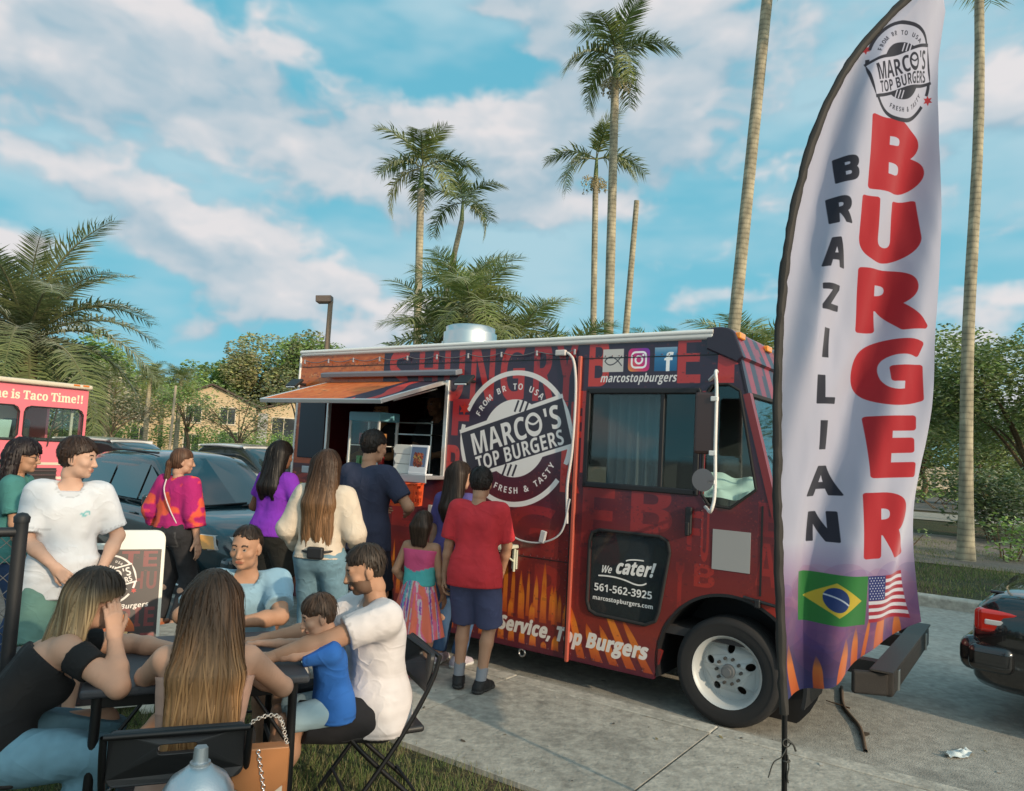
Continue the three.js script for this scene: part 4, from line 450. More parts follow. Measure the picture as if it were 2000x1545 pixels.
  part('fold_shelf', [rbox(0.62, 0.03, 0.26, 0.008, -1.93, 1.06, 0.13), bar([-1.65, 1.04, 0.24], [-1.65, 0.93, 0.02], 0.009), bar([-1.65, 1.04, 0.02], [-1.65, 0.85, 0.02], 0.012), rbox(0.05, 0.16, 0.02, 0.004, -1.65, 0.95, 0.012)], mat(rgb(0.6, 0.62, 0.5), 0.5), T);
  // extractor stack on the roof
  part('vent_stack', [lathe([[0.0, 0.02], [0.27, 0.02], [0.27, 0.2], [0.255, 0.21], [0.255, 0.3], [0.235, 0.31], [0.235, 0.36], [0.2, 0.375], [0, 0.375]], 48).scale(1.15, 1.08, 1.15).translate(-3.15, 2.8, -1.1)], mat(rgb(0.72, 0.70, 0.67), 0.28, { metalness: 1 }), T);
  // kitchen fittings seen through the hatch
  part('kitchen_bench', [box(2.0, 0.5, 0.45, -3.4, 1.2, -0.32), box(3.0, 0.9, 0.5, -2.9, 1.05, -1.8)], steel, T);
  part('shelf_rack', [box(0.5, 0.012, 0.25, -3.3, 1.98, -0.55), box(0.5, 0.012, 0.25, -3.3, 2.1, -0.55), bar([-3.06, 1.45, -0.45], [-3.06, 2.12, -0.45], 0.012), bar([-3.55, 1.45, -0.45], [-3.55, 2.12, -0.45], 0.012), bar([-2.9, 1.9, -0.5], [-2.6, 1.9, -0.5], 0.008)], steel, T);
}
// goods on and under the counter
const onTruck = (x, y, z) => tl(x, y - 0.13, z).toArray();
{
  const foam = mat(rgb(0.8, 0.8, 0.76), 0.7);
  const mk = (lab, y, dx) => { const b = thing('foam_box', lab, 'food box', onTruck(-2.86 + dx, y, 0.06), YAW + dx * 4, 'foam boxes stacked on the serving counter'); part('tray', ext(poly([[-0.1, 0], [0.1, 0], [0.12, 0.035], [-0.12, 0.035]]), 0.2, 0.006).translate(0, 0.006, -0.1), foam, b); part('lid', ext(poly([[-0.12, 0.04], [0.12, 0.04], [0.095, 0.075], [-0.095, 0.075]]), 0.2, 0.006).translate(0, 0.006, -0.1), foam, b); };
  mk('white foam food box at the bottom of the stack on the counter', 1.603, 0); mk('white foam food box in the middle of the counter stack', 1.693, 0.008); mk('white foam food box on top of the counter stack', 1.783, -0.006);
  const m = thing('menu_card', 'burger picture card in a clear stand at the counter end', 'menu stand', onTruck(-2.63, 1.603, 0.2), YAW);
  const pt = canvas(128, 160, (g, w, h) => { const R = rng(3); g.fillStyle = '#5d6f8e'; g.fillRect(0, 0, w, h); g.fillStyle = '#cfd6de'; g.fillRect(0, 130, w, 30); for (let i = 0; i < 200; i++) { g.fillStyle = ['#6a3420', '#8c4a26', '#b2522c', '#3c2014', '#a68b48', '#7a2a20'][i % 6]; g.beginPath(); g.ellipse(30 + R() * 70, 40 + R() * 85, 4 + R() * 10, 3 + R() * 5, R(), 0, 7); g.fill(); } });
  const pf = part('frame', [rbox(0.21, 0.26, 0.02, 0.004, 0, 0.14, 0, -0.12), rbox(0.21, 0.012, 0.1, 0.003, 0, 0.006, -0.03)], mat(rgb(0.72, 0.75, 0.8), 0.2), m); part('print', at(new THREE.PlaneGeometry(0.18, 0.22), 0, 0.142, 0.0125, -0.12), mat(rgb(1, 1, 1), 0.5, { map: pt }), pf);
  const b = thing('basket', 'orange plastic basket hung below the counter', 'basket', onTruck(-2.68, 1.33, 0.36), YAW + 0.35);
  const om = mat(rgb(0.75, 0.10, 0.03), 0.45), W = [];
  part('base', rbox(0.3, 0.012, 0.2, 0.004, 0, 0.006, 0), om, b);
  for (const [w, x, z, ry] of [[0.34, 0, 0.115, 0], [0.34, 0, -0.115, 0], [0.24, 0.165, 0, Math.PI / 2], [0.24, -0.165, 0, Math.PI / 2]]) { const s = poly([[-w / 2 + 0.02, 0], [w / 2 - 0.02, 0], [w / 2, 0.2], [-w / 2, 0.2]]); for (let k = 0; k < 4; k++) for (let j = 0; j < 2; j++) { const u = -w / 2 + 0.05 + k * (w - 0.1) / 3.6; s.holes.push(rrect(THREE.Path, u, 0.03 + j * 0.06, u + 0.03, 0.07 + j * 0.06, 0.006)); } s.holes.push(rrect(THREE.Path, -0.05, 0.155, 0.05, 0.18, 0.01)); part('side', at(ext(s, 0.006), x, 0, z, 0, ry), om, b); }
  part('rim', [rbox(0.36, 0.016, 0.014, 0.005, 0, 0.2, 0.122), rbox(0.36, 0.016, 0.014, 0.005, 0, 0.2, -0.122), rbox(0.014, 0.016, 0.25, 0.005, 0.173, 0.2, 0), rbox(0.014, 0.016, 0.25, 0.005, -0.173, 0.2, 0)], om, b);
  const d = thing('display_case', 'small glass drinks case with a blue top on the counter', 'display case', onTruck(-3.53, 1.603, -0.1), YAW);
  part('frame', [[-0.2, -0.13], [0.2, -0.13], [-0.2, 0.13], [0.2, 0.13]].map(([x, z]) => rbox(0.022, 0.5, 0.022, 0.004, x, 0.25, z)).concat([rbox(0.42, 0.02, 0.28, 0.004, 0, 0.01, 0), rbox(0.4, 0.01, 0.26, 0.003, 0, 0.24, 0)]), mat(rgb(0.7, 0.72, 0.72), 0.35), d); part('top', rbox(0.43, 0.09, 0.29, 0.01, 0, 0.53, 0), mat(rgb(0.2, 0.5, 0.62), 0.4), d); part('pane', box(0.38, 0.48, 0.004, 0, 0.25, 0.13), glass, d);
  const R = rng(8); for (let i = 0; i < 12; i++) part('can', cyl(0.028, 0.028, 0.11, 14, -0.15 + (i % 6) * 0.06, 0.02 + 0.06 + (i > 5 ? 0.23 : 0), 0.04 - R() * 0.05), mat([rgb(0.5, 0.03, 0.03), rgb(0.6, 0.6, 0.62), rgb(0.1, 0.3, 0.1), rgb(0.65, 0.3, 0.1)][Math.floor(R() * 4)], 0.35, { metalness: 0.3 }), d);
  const p = thing('paper_tray', 'white paper food tray with fries on the counter', 'food tray', onTruck(-3.12, 1.603, 0.14), YAW + 0.3); part('tray', [rbox(0.2, 0.02, 0.14, 0.005, 0, 0.01, 0), rbox(0.2, 0.035, 0.01, 0.003, 0, 0.02, 0.07), rbox(0.2, 0.035, 0.01, 0.003, 0, 0.02, -0.07)], foam, p); const fr = []; for (let i = 0; i < 40; i++) fr.push(at(box(0.008, 0.008, 0.06), (R() - 0.5) * 0.16, 0.025 + R() * 0.02, (R() - 0.5) * 0.1, R() * 0.6, R() * 3, 0)); part('fries', fr, mat(rgb(0.6, 0.38, 0.12), 0.7), p);
}
// ---------------------------------------------------------------- other vehicles
function loft(st, n = 10) { // stations [x, ybot, ytop, halfWidth, crown]; a closed rounded section along x
  const P = [], I = [], sec = (x, yb, yt, w, cr) => { const h = yt - yb; return [[0, yb], [w * 0.8, yb], [w * 0.94, yb + h * 0.10], [w * 0.985, yb + h * 0.32], [w, yb + h * 0.58], [w * 0.985, yb + h * 0.78], [w * 0.945, yb + h * 0.92], [w * 0.86, yt], [w * 0.5, yt + cr * 0.75], [0, yt + cr]].map(([z, y]) => [x, y, z]); };
  const cur = st[0].map((_, k) => new THREE.CatmullRomCurve3(st.map((s) => V(s[0], s[k], 0)), false, 'catmullrom', 0.35)), N = (st.length - 1) * n, rows = [];
  for (let i = 0; i <= N; i++) { const t = i / N, v = st[0].map((_, k) => cur[k].getPoint(t)); const s = sec(v[1].x, v[1].y, v[2].y, v[3].y, v[4].y); rows.push([...s, ...s.slice(1, -1).reverse().map(([x, y, z]) => [x, y, -z])]); }
  const m = rows[0].length; for (const r of rows) for (const p of r) P.push(...p);
  for (let i = 0; i < N; i++) for (let j = 0; j < m; j++) { const a = i * m + j, b = i * m + (j + 1) % m; I.push(a, b, b + m, a, b + m, a + m); }
  const cap = (i, f) => { const c = P.length / 3; let x = 0, y = 0; for (const p of rows[i]) { x += p[0] / m; y += p[1] / m; } P.push(x, y, 0); for (let j = 0; j < m; j++) { const a = i * m + j, b = i * m + (j + 1) % m; f ? I.push(c, a, b) : I.push(c, b, a); } }; cap(0, true); cap(N, false);
  const g = new THREE.BufferGeometry(); g.setAttribute('position', new THREE.Float32BufferAttribute(P, 3)); g.setIndex(I); g.computeVertexNormals(); return g;
}
const quad3 = (pts) => { const g = new THREE.BufferGeometry(), P = []; for (let i = 1; i + 1 < pts.length; i++) P.push(...pts[0], ...pts[i], ...pts[i + 1]); g.setAttribute('position', new THREE.Float32BufferAttribute(P, 3)); g.computeVertexNormals(); return g; };
const thick = (pts, nrm, t = 0.006) => { const A = pts, B = pts.map((p) => v3.add(p, v3.mul(nrm, t))), out = [quad3(B), quad3([...A].reverse())]; for (let i = 0; i < A.length; i++) { const j = (i + 1) % A.length; out.push(quad3([A[i], A[j], B[j], B[i]])); } return merge(out); };
const autoGlass = phys(rgb(0.02, 0.028, 0.03), 0.04, { clearcoat: 1, clearcoatRoughness: 0.02 });
const tyreSmall = lathe([[0.2, -0.09], [0.27, -0.105], [0.315, -0.095], [0.33, -0.06], [0.33, 0.06], [0.315, 0.095], [0.27, 0.105], [0.2, 0.09]], 40).rotateX(Math.PI / 2);
function carWheels(t, xs, z, paint) { for (const x of xs) for (const s of [1, -1]) { const w = new THREE.Group(); w.name = 'wheel'; t.add(w); w.position.set(x, 0.33, s * z); if (s < 0) w.rotation.y = Math.PI; part('tyre', tyreSmall, rubber, w); const sp = [lathe([[0.0, 0.05], [0.04, 0.06], [0.06, 0.05]], 16).rotateX(Math.PI / 2), lathe([[0.17, 0.03], [0.2, 0.06], [0.215, 0.095], [0.205, 0.1], [0.19, 0.07]], 32).rotateX(Math.PI / 2)]; for (let k = 0; k < 5; k++) sp.push(at(new THREE.BoxGeometry(0.045, 0.17, 0.02), 0, 0, 0).translate(0, 0.11, 0.055).rotateZ(k * 1.2566)); part('rim', sp, alu, w); part('arch', cyl(0.385, 0.385, 0.2, 32, 0, 0.01, -0.018, Math.PI / 2), blackTrim, w); } }
{ // dark blue-green SUV parked behind the truck
  const ang = 0.87, f = [Math.sin(ang), Math.cos(ang)], t = thing('car', 'dark blue-green minivan parked facing the camera beyond the people', 'car', [-4.25, -0.13, -10.45], Math.atan2(-f[1], f[0]));
  const paint = phys(rgb(0.012, 0.035, 0.045), 0.25, { clearcoat: 1, clearcoatRoughness: 0.05 });
  const b = part('body', loft([[-2.3, 0.42, 0.86, 0.72, 0.02], [-2.2, 0.3, 1.0, 0.86, 0.03], [-1.2, 0.26, 1.02, 0.9, 0.02], [0.2, 0.26, 1.0, 0.91, 0.02], [1.15, 0.26, 0.98, 0.9, 0.04], [1.75, 0.27, 0.9, 0.87, 0.06], [2.12, 0.28, 0.78, 0.80, 0.05], [2.3, 0.36, 0.62, 0.66, 0.02]]), paint, t);
  const belt = 0.99, roof = 1.66, zb = 0.86, zt = 0.64, Z = (y) => lerp(zb, zt, (y - belt) / (roof - belt));
  part('cabin', loft([[-2.18, belt - 0.1, belt + 0.1, 0.8, 0.0], [-1.95, belt - 0.1, roof - 0.12, 0.74, 0.02], [-1.5, belt - 0.1, roof - 0.02, 0.73, 0.05], [-0.5, belt - 0.1, roof, 0.73, 0.06], [0.1, belt - 0.1, roof - 0.04, 0.72, 0.05], [0.55, belt - 0.1, roof - 0.28, 0.75, 0.03], [1.15, belt - 0.1, belt + 0.02, 0.80, 0.02]], 8), paint, t);
  for (const s of [1, -1]) { const W = (pts) => pts.map(([x, y]) => [x, y, s * (Z(y) + 0.012)]); const nrm = [0, 0.3, s]; for (const [k, pts] of [[[0], [[0.12, 1.06], [0.86, 1.06], [0.42, 1.36], [0.12, 1.50]]], [[1], [[-0.88, 1.06], [0.06, 1.06], [0.06, 1.52], [-0.88, 1.56]]], [[2], [[-1.9, 1.1], [-0.95, 1.06], [-0.95, 1.56], [-1.75, 1.5]]]]) part('side_window', thick(W(s > 0 ? pts : [...pts].reverse()), nrm, 0.006), autoGlass, t); part('door_mirror', rbox(0.1, 0.16, 0.2, 0.04, 0.78, 1.1, s * 1.0), paint, t); part('door_handle', rbox(0.16, 0.03, 0.03, 0.01, 0.1, 0.88, s * 0.905), paint, t); part('roof_rail', bar([-1.5, roof + 0.03, s * 0.58], [0.0, roof + 0.02, s * 0.58], 0.015), blackTrim, t); part('body_moulding', rbox(2.6, 0.06, 0.02, 0.006, -0.3, 0.62, s * 0.912), blackTrim, t);
    const hl = part('headlight', thick(s > 0 ? [[2.02, 0.60, 0.84], [2.26, 0.60, 0.50], [2.2, 0.74, 0.5], [1.86, 0.77, 0.86]] : [[1.86, 0.77, -0.86], [2.2, 0.74, -0.5], [2.26, 0.60, -0.50], [2.02, 0.60, -0.84]], [0.6, 0.25, 0.5 * s], 0.085), phys(rgb(0.5, 0.5, 0.48), 0.1, { clearcoat: 1 }), t); part('indicator', thick(s > 0 ? [[1.97, 0.61, 0.88], [2.08, 0.61, 0.79], [2.03, 0.755, 0.79], [1.86, 0.765, 0.885]] : [[1.86, 0.765, -0.885], [2.03, 0.755, -0.79], [2.08, 0.61, -0.79], [1.97, 0.61, -0.88]], [0.6, 0.25, 0.5 * s], 0.09), phys(rgb(0.75, 0.33, 0.04), 0.15, { clearcoat: 1 }), hl); }
  part('windscreen', thick([[0.16, roof - 0.075, 0.58], [1.08, belt + 0.06, 0.70], [1.13, belt + 0.065, 0.0], [1.08, belt + 0.06, -0.70], [0.16, roof - 0.075, -0.58], [0.2, roof - 0.035, 0]].reverse(), [0.5, 0.75, 0], 0.008), autoGlass, t);
  part('wiper', [bar([1.16, 1.045, 0.5], [1.12, 1.075, -0.15], 0.012), bar([1.18, 1.04, -0.05], [1.12, 1.075, -0.6], 0.012)], blackTrim, t);
  part('grille', [rbox(0.08, 0.12, 0.8, 0.02, 2.27, 0.66, 0)], blackTrim, t); for (let k = 0; k < 3; k++) part('grille_bar', rbox(0.03, 0.012, 0.8, 0.004, 2.315, 0.63 + k * 0.035, 0), mat(rgb(0.1, 0.11, 0.12), 0.3, { metalness: 0.6 }), t);
  part('bumper', [rbox(0.22, 0.2, 1.56, 0.08, 2.24, 0.45, 0), rbox(0.1, 0.08, 0.9, 0.02, 2.3, 0.36, 0)], paint, t); part('number_plate', rbox(0.01, 0.14, 0.3, 0.003, 2.36, 0.46, 0), mat(rgb(0.5, 0.5, 0.5), 0.5), t);
  carWheels(t, [1.42, -1.4], 0.80, paint); t.scale.setScalar(0.95);
}
{ // black saloon ahead of the truck: its tail comes into view
  const o = tl(3.98, -0.13, -2.0), t = thing('car', 'glossy black saloon car whose tail and red lamp show at the right edge', 'car', o.toArray(), YAW - 0.10);
  const paint = phys(rgb(0.008, 0.008, 0.009), 0.18, { clearcoat: 1, clearcoatRoughness: 0.03 });
  part('body', loft([[-2.36, 0.40, 0.62, 0.62, 0.0], [-2.32, 0.30, 0.86, 0.78, 0.01], [-2.15, 0.27, 0.98, 0.86, 0.03], [-1.6, 0.25, 0.98, 0.89, 0.04], [-0.5, 0.24, 0.95, 0.9, 0.03], [0.9, 0.24, 0.93, 0.9, 0.04], [1.8, 0.25, 0.82, 0.86, 0.06], [2.35, 0.3, 0.6, 0.7, 0.03]]), paint, t);
  part('cabin', loft([[-1.75, 0.9, 0.97, 0.72, 0.0], [-1.1, 0.9, 1.36, 0.62, 0.04], [-0.3, 0.9, 1.42, 0.62, 0.05], [0.4, 0.9, 1.32, 0.64, 0.04], [1.2, 0.88, 0.96, 0.76, 0.0]], 8), autoGlass, t);
  part('boot_lip', rbox(0.10, 0.025, 1.3, 0.012, -2.19, 0.985, 0), paint, t);
  part('bumper', [rbox(0.18, 0.26, 1.7, 0.09, -2.33, 0.53, 0), rbox(0.3, 0.2, 0.14, 0.06, -2.2, 0.52, 0.83)], paint, t);
  for (const s of [1, -1]) { const l = part('tail_lamp', [rbox(0.10, 0.17, 0.34, 0.035, -2.27, 0.79, s * 0.65), rbox(0.32, 0.17, 0.07, 0.03, -2.13, 0.79, s * 0.815)], phys(rgb(0.55, 0.02, 0.012), 0.1, { clearcoat: 1, clearcoatRoughness: 0.02 }), t); part('lens', [rbox(0.105, 0.05, 0.24, 0.015, -2.275, 0.785, s * 0.65), rbox(0.2, 0.05, 0.072, 0.015, -2.15, 0.785, s * 0.817)], phys(rgb(0.62, 0.6, 0.58), 0.1, { clearcoat: 1 }), l); }
  part('number_plate', rbox(0.012, 0.15, 0.3, 0.003, -2.40, 0.7, 0), mat(rgb(0.55, 0.55, 0.53), 0.5), t);
  carWheels(t, [1.4, -1.35], 0.80, paint);
}
{ // pink taco truck at the left
  const t = thing('food_truck', 'pink taco truck with cream lettering at the left edge', 'food truck', [-8.39, -0.13, -15.03], -0.541);
  const pk = phys(rgb(0.74, 0.17, 0.21), 0.45, { clearcoat: 0.3, clearcoatRoughness: 0.2 }), W = 2.42, cream = mat(rgb(0.62, 0.54, 0.42), 0.6);
  const lt = canvas(1024, 128, (g, w, h) => { g.clearRect(0, 0, w, h); g.fillStyle = '#f3dcc0'; g.font = 'bold 96px serif'; g.textBaseline = 'middle'; g.textAlign = 'center'; const s = 'Any time is Taco Time!!', m = g.measureText(s).width; g.save(); g.translate(w / 2, h / 2); g.scale(1015 / m, 1.15); g.lineWidth = 3; g.strokeStyle = '#f3dcc0'; g.strokeText(s, 0, 0); g.fillText(s, 0, 0); g.restore(); });
  const wins = [[0.07, 1.16], [1.25, 2.35]], front = poly([[-W, 0.45], [0, 0.45], [0, 2.62], [-W, 2.62]]); for (const [a, b] of wins) front.holes.push(rrect(THREE.Path, -b, 1.60, -a, 2.23, 0.1));
  part('front_panel', ext(front, 0.05).rotateY(Math.PI / 2).translate(-0.05, 0, 0).scale(1, 1, 1), pk, t);
  for (const z of [0.028, W - 0.028]) part('side_panel', [box(4.7, 2.2, 0.05, -3.7, 1.55, z), box(1.3, 1.05, 0.05, -0.7, 0.975, z), box(1.3, 0.25, 0.05, -0.7, 2.525, z), box(0.12, 1.1, 0.05, -0.11, 1.95, z)], pk, t); part('rear_panel', box(0.05, 2.2, W, -6.05, 1.55, W / 2), pk, t);
  part('roof', [rbox(6.2, 0.09, W + 0.06, 0.04, -3.0, 2.68, W / 2)], cream, t); for (const z of [0.12, 0.3, W - 0.3]) part('marker_lamp', rbox(0.05, 0.035, 0.12, 0.012, 0.09, 2.70, z), phys(rgb(0.7, 0.2, 0.03), 0.3, {}), t);
  part('lettering', new THREE.PlaneGeometry(2.26, 0.25).rotateY(Math.PI / 2).translate(0.004, 2.43, W / 2), mat(rgb(1, 1, 1), 0.6, { map: lt, transparent: true, alphaTest: 0.5 }), t);
  for (const [a, b] of wins) { const w = part('windscreen', box(0.006, 0.63, b - a, -0.02, 1.915, (a + b) / 2), glass, t); const r = [[a + 0.1, 1.6], [b - 0.1, 1.6], [b, 1.7], [b, 2.13], [b - 0.1, 2.23], [a + 0.1, 2.23], [a, 2.13], [a, 1.7]]; part('seal', r.map(([z, y], i) => { const [z2, y2] = r[(i + 1) % 8]; return bar([0.006, y, z], [0.006, y2, z2], 0.014, 6); }), rubber, w); part('wiper', bar([0.03, 1.5, (a + b) / 2 + 0.1], [0.03, 2.2, (a + b) / 2 - 0.02], 0.012), blackTrim, w); }
  part('stripe', box(0.012, 0.05, W, 0.004, 1.17, W / 2), cream, t); part('grille', box(0.06, 0.42, 1.6, 0.02, 0.88, W / 2 + 0.1), darkIn, t); for (let k = 0; k < 5; k++) part('grille_bar', box(0.03, 0.02, 1.6, 0.06, 0.72 + k * 0.08, W / 2 + 0.1), mat(rgb(0.1, 0.06, 0.06), 0.4), t);
  part('bumper', rbox(0.25, 0.26, W, 0.05, 0.12, 0.46, W / 2), pk, t); const nt = canvas(64, 64, (g, w, h) => { g.clearRect(0, 0, w, h); g.fillStyle = '#f3e6d6'; g.font = 'bold 60px ' + F; g.textAlign = 'center'; g.textBaseline = 'middle'; g.fillText('9', 32, 34); }); part('number', new THREE.PlaneGeometry(0.22, 0.22).rotateY(Math.PI / 2).translate(0.252, 0.47, 1.3), mat(rgb(1, 1, 1), 0.6, { map: nt, transparent: true, alphaTest: 0.5 }), t);
  part('headlight', cyl(0.1, 0.1, 0.06, 20, 0.02, 0.92, 0.2, 0, 0, 1.57), chrome, t);
  part('interior', [box(0.04, 1.4, W - 0.2, -2.2, 1.8, W / 2), box(2.2, 0.05, W - 0.1, -1.1, 0.9, W / 2), box(1.4, 0.45, 0.05, -0.6, 1.75, W - 0.15)], mat(rgb(0.8, 0.74, 0.6), 0.8), t); part('dashboard', rbox(0.4, 0.3, W - 0.2, 0.08, -0.3, 1.5, W / 2), mat(rgb(0.06, 0.06, 0.06), 0.8), t); part('seat', rbox(0.15, 0.7, 0.5, 0.07, -1.1, 1.65, 0.75), mat(rgb(0.09, 0.09, 0.09), 0.8), t); part('sun_shade', rbox(0.03, 0.36, 1.0, 0.01, -0.12, 1.78, 1.82, 0, 0, -0.2), mat(rgb(0.5, 0.62, 0.55), 0.8), t); part('cabin_pillar', rbox(0.04, 0.65, 0.05, 0.01, -0.16, 1.9, 0.2), cream, t);
  for (const [x, z] of [[-1.0, 0.15], [-1.0, W - 0.15], [-4.8, 0.15], [-4.8, W - 0.15]]) { const w = new THREE.Group(); w.name = 'wheel'; t.add(w); w.position.set(x, 0.36, z); if (z > 1) w.rotation.y = 0; else w.rotation.y = Math.PI; part('tyre', tyreSmall.clone().scale(1.12, 1.12, 1.2), rubber, w); part('rim', cyl(0.2, 0.2, 0.1, 24, 0, 0, 0, Math.PI / 2), alu, w); }
}
{ // pale cars beyond the minivan
  const wp = phys(rgb(0.7, 0.7, 0.7), 0.3, { clearcoat: 1, clearcoatRoughness: 0.05 });
  const mk = (label, x, z, turn) => { const t = thing('car', label, 'car', [x, -0.13, z], turn); part('body', loft([[-2.2, 0.4, 0.85, 0.72, 0.0], [-2.0, 0.28, 1.02, 0.86, 0.02], [0.2, 0.26, 1.02, 0.9, 0.02], [1.2, 0.26, 0.98, 0.88, 0.04], [2.1, 0.3, 0.78, 0.78, 0.03], [2.25, 0.4, 0.6, 0.62, 0.0]], 6), wp, t); part('cabin', loft([[-2.0, 0.95, 1.1, 0.76, 0.0], [-1.7, 0.95, 1.58, 0.66, 0.02], [0.0, 0.95, 1.62, 0.66, 0.02], [1.1, 0.95, 1.0, 0.76, 0.0]], 6), autoGlass, t); part('roof', loft([[-1.8, 1.58, 1.64, 0.66, 0.02], [-1.0, 1.6, 1.68, 0.66, 0.03], [0.05, 1.58, 1.66, 0.64, 0.02]], 6), wp, t); carWheels(t, [1.35, -1.35], 0.78, wp); return t; };
  mk('white car behind the minivan with only its roof showing', -9.2, -18.5, -0.35); mk('white car beyond the minivan seen beside the food truck', -6.3, -19.5, -0.6);
}
// ---------------------------------------------------------------- table, chairs, sign, fence, hydrant, small things
const blackPlastic = mat(rgb(0.02, 0.02, 0.022), 0.5), blackSteel = mat(rgb(0.012, 0.012, 0.013), 0.4, { metalness: 0.3 });
const tableTopMat = mat(rgb(0.045, 0.047, 0.055), 0.55, { bumpMap: concreteBump, bumpScale: 0.0008 });
{
  const t = thing('folding_table', 'square black plastic folding table on the grass among the seated people', 'table', [-1.35, -0.02, -3.5], 0.42);
  part('tabletop', rbox(0.86, 0.035, 0.82, 0.014, 0, 0.735, 0), tableTopMat, t); part('apron', [rbox(0.78, 0.05, 0.02, 0.004, 0, 0.695, 0.36), rbox(0.78, 0.05, 0.02, 0.004, 0, 0.695, -0.36)], blackSteel, t);
  for (const [x, z] of [[-0.38, 0.36], [0.38, 0.36], [-0.38, -0.36], [0.38, -0.36]]) { const l = part('leg', bar([x, 0, z * 1.02], [x * 0.97, 0.72, z], 0.019, 12), blackSteel, t); part('foot', cyl(0.022, 0.024, 0.03, 12, x, 0.015, z * 1.02), rubber, l); }
  part('brace', [bar([0.36, 0.3, 0.34], [0.36, 0.3, -0.34], 0.01), bar([0.37, 0.45, 0.35], [0.2, 0.69, 0.35], 0.008)], blackSteel, t); part('brace', [bar([-0.36, 0.3, 0.34], [-0.36, 0.3, -0.34], 0.01), bar([-0.37, 0.45, 0.35], [-0.2, 0.69, 0.35], 0.008)], blackSteel, t);
}
function chair(label, x, z, fx, fz) {
  const c = thing('folding_chair', label, 'folding chair', [x, -0.02, z], Math.atan2(fx, fz), 'black folding chairs round the table'); c.scale.y = 0.94;
  part('seat', rbox(0.42, 0.035, 0.40, 0.016, 0, 0.44, 0.02, 0.04), blackPlastic, c);
  const s = rrect(THREE.Shape, -0.21, 0, 0.21, 0.19, 0.03); s.holes.push(rrect(THREE.Path, -0.065, 0.115, 0.065, 0.155, 0.02)); const g = ext(s, 0.014, 0.004, 8); { const p = g.attributes.position; for (let i = 0; i < p.count; i++) p.setZ(i, p.getZ(i) + p.getX(i) * p.getX(i) * 0.9); g.computeVertexNormals(); } part('backrest', at(g, 0, 0.615, -0.225, -0.10), blackPlastic, c);
  for (const s of [1, -1]) { part('leg', tube([[s * 0.225, 0.80, -0.225], [s * 0.225, 0.7, -0.2], [s * 0.222, 0.44, -0.07], [s * 0.222, 0.0, 0.23]], 0.012, 30, 8), blackSteel, c); part('leg', tube([[s * 0.2, 0.43, 0.17], [s * 0.2, 0.36, 0.11], [s * 0.2, 0.0, -0.26]], 0.0115, 24, 8), blackSteel, c); }
  part('crossbar', bar([-0.222, 0.12, 0.15], [0.222, 0.12, 0.15], 0.008), blackSteel, c); part('crossbar', bar([-0.2, 0.1, -0.18], [0.2, 0.1, -0.18], 0.008), blackSteel, c); part('top_rail', bar([-0.225, 0.8, -0.228], [0.225, 0.8, -0.228], 0.012), blackSteel, c);
  return c;
}
chair('black folding chair with a slotted back under the long-haired woman', -1.13, -2.82, -0.36, -0.93);
chair('black folding chair with crossed legs under the white-shirted man', -0.575, -3.80, -0.91, 0.41);
chair('black folding chair under the blonde woman at the lower left', -2.06, -3.02, 0.9, -0.43);
chair('black folding chair mostly hidden under the man in light blue', -1.57, -4.5, 0.34, 0.94);
{ // hand bag beside the chair
  const b = thing('handbag', 'tan and white leather handbag on a chain strap beside the chair', 'handbag', [-0.83, 0.38, -2.80], 0.35);
  const leather = mat(rgb(0.33, 0.13, 0.045), 0.5, { bumpMap: weave, bumpScale: 0.0015 }); part('body', rbox(0.2, 0.24, 0.08, 0.02, 0, 0.13, 0), leather, b); part('flap', ext(poly([[-0.09, 0.255], [0.09, 0.255], [0.09, 0.14], [0.0, 0.07], [-0.09, 0.14]]), 0.008, 0.003).translate(0, 0, 0.046), mat(rgb(0.36, 0.15, 0.055), 0.45), b); part('panel', rbox(0.16, 0.11, 0.006, 0.002, 0, 0.065, 0.042), mat(rgb(0.55, 0.5, 0.44), 0.6), b); const t = []; for (let i = 0; i < 12; i++) t.push(at(new THREE.TorusGeometry(0.0065, 0.0019, 6, 10), 0.0025 * i - 0.01, 0.25 - i * 0.012, 0.061, 0, (i % 2) * 1.2, 0)); part('chain', t, chrome, b);
  const ch = []; const cv = new THREE.CatmullRomCurve3([V(-0.08, 0.25, 0), V(-0.03, 0.34, 0.01), V(0.05, 0.35, 0.01), V(0.09, 0.25, 0)]); for (let i = 0; i < 26; i++) { const p = cv.getPoint(i / 25); ch.push(at(new THREE.TorusGeometry(0.0065, 0.0019, 6, 10), p.x, p.y, p.z, (i % 2) * 1.57, 0.4, 0)); } part('strap', ch, mat(rgb(0.6, 0.55, 0.5), 0.35, { metalness: 0.6 }), b);
}
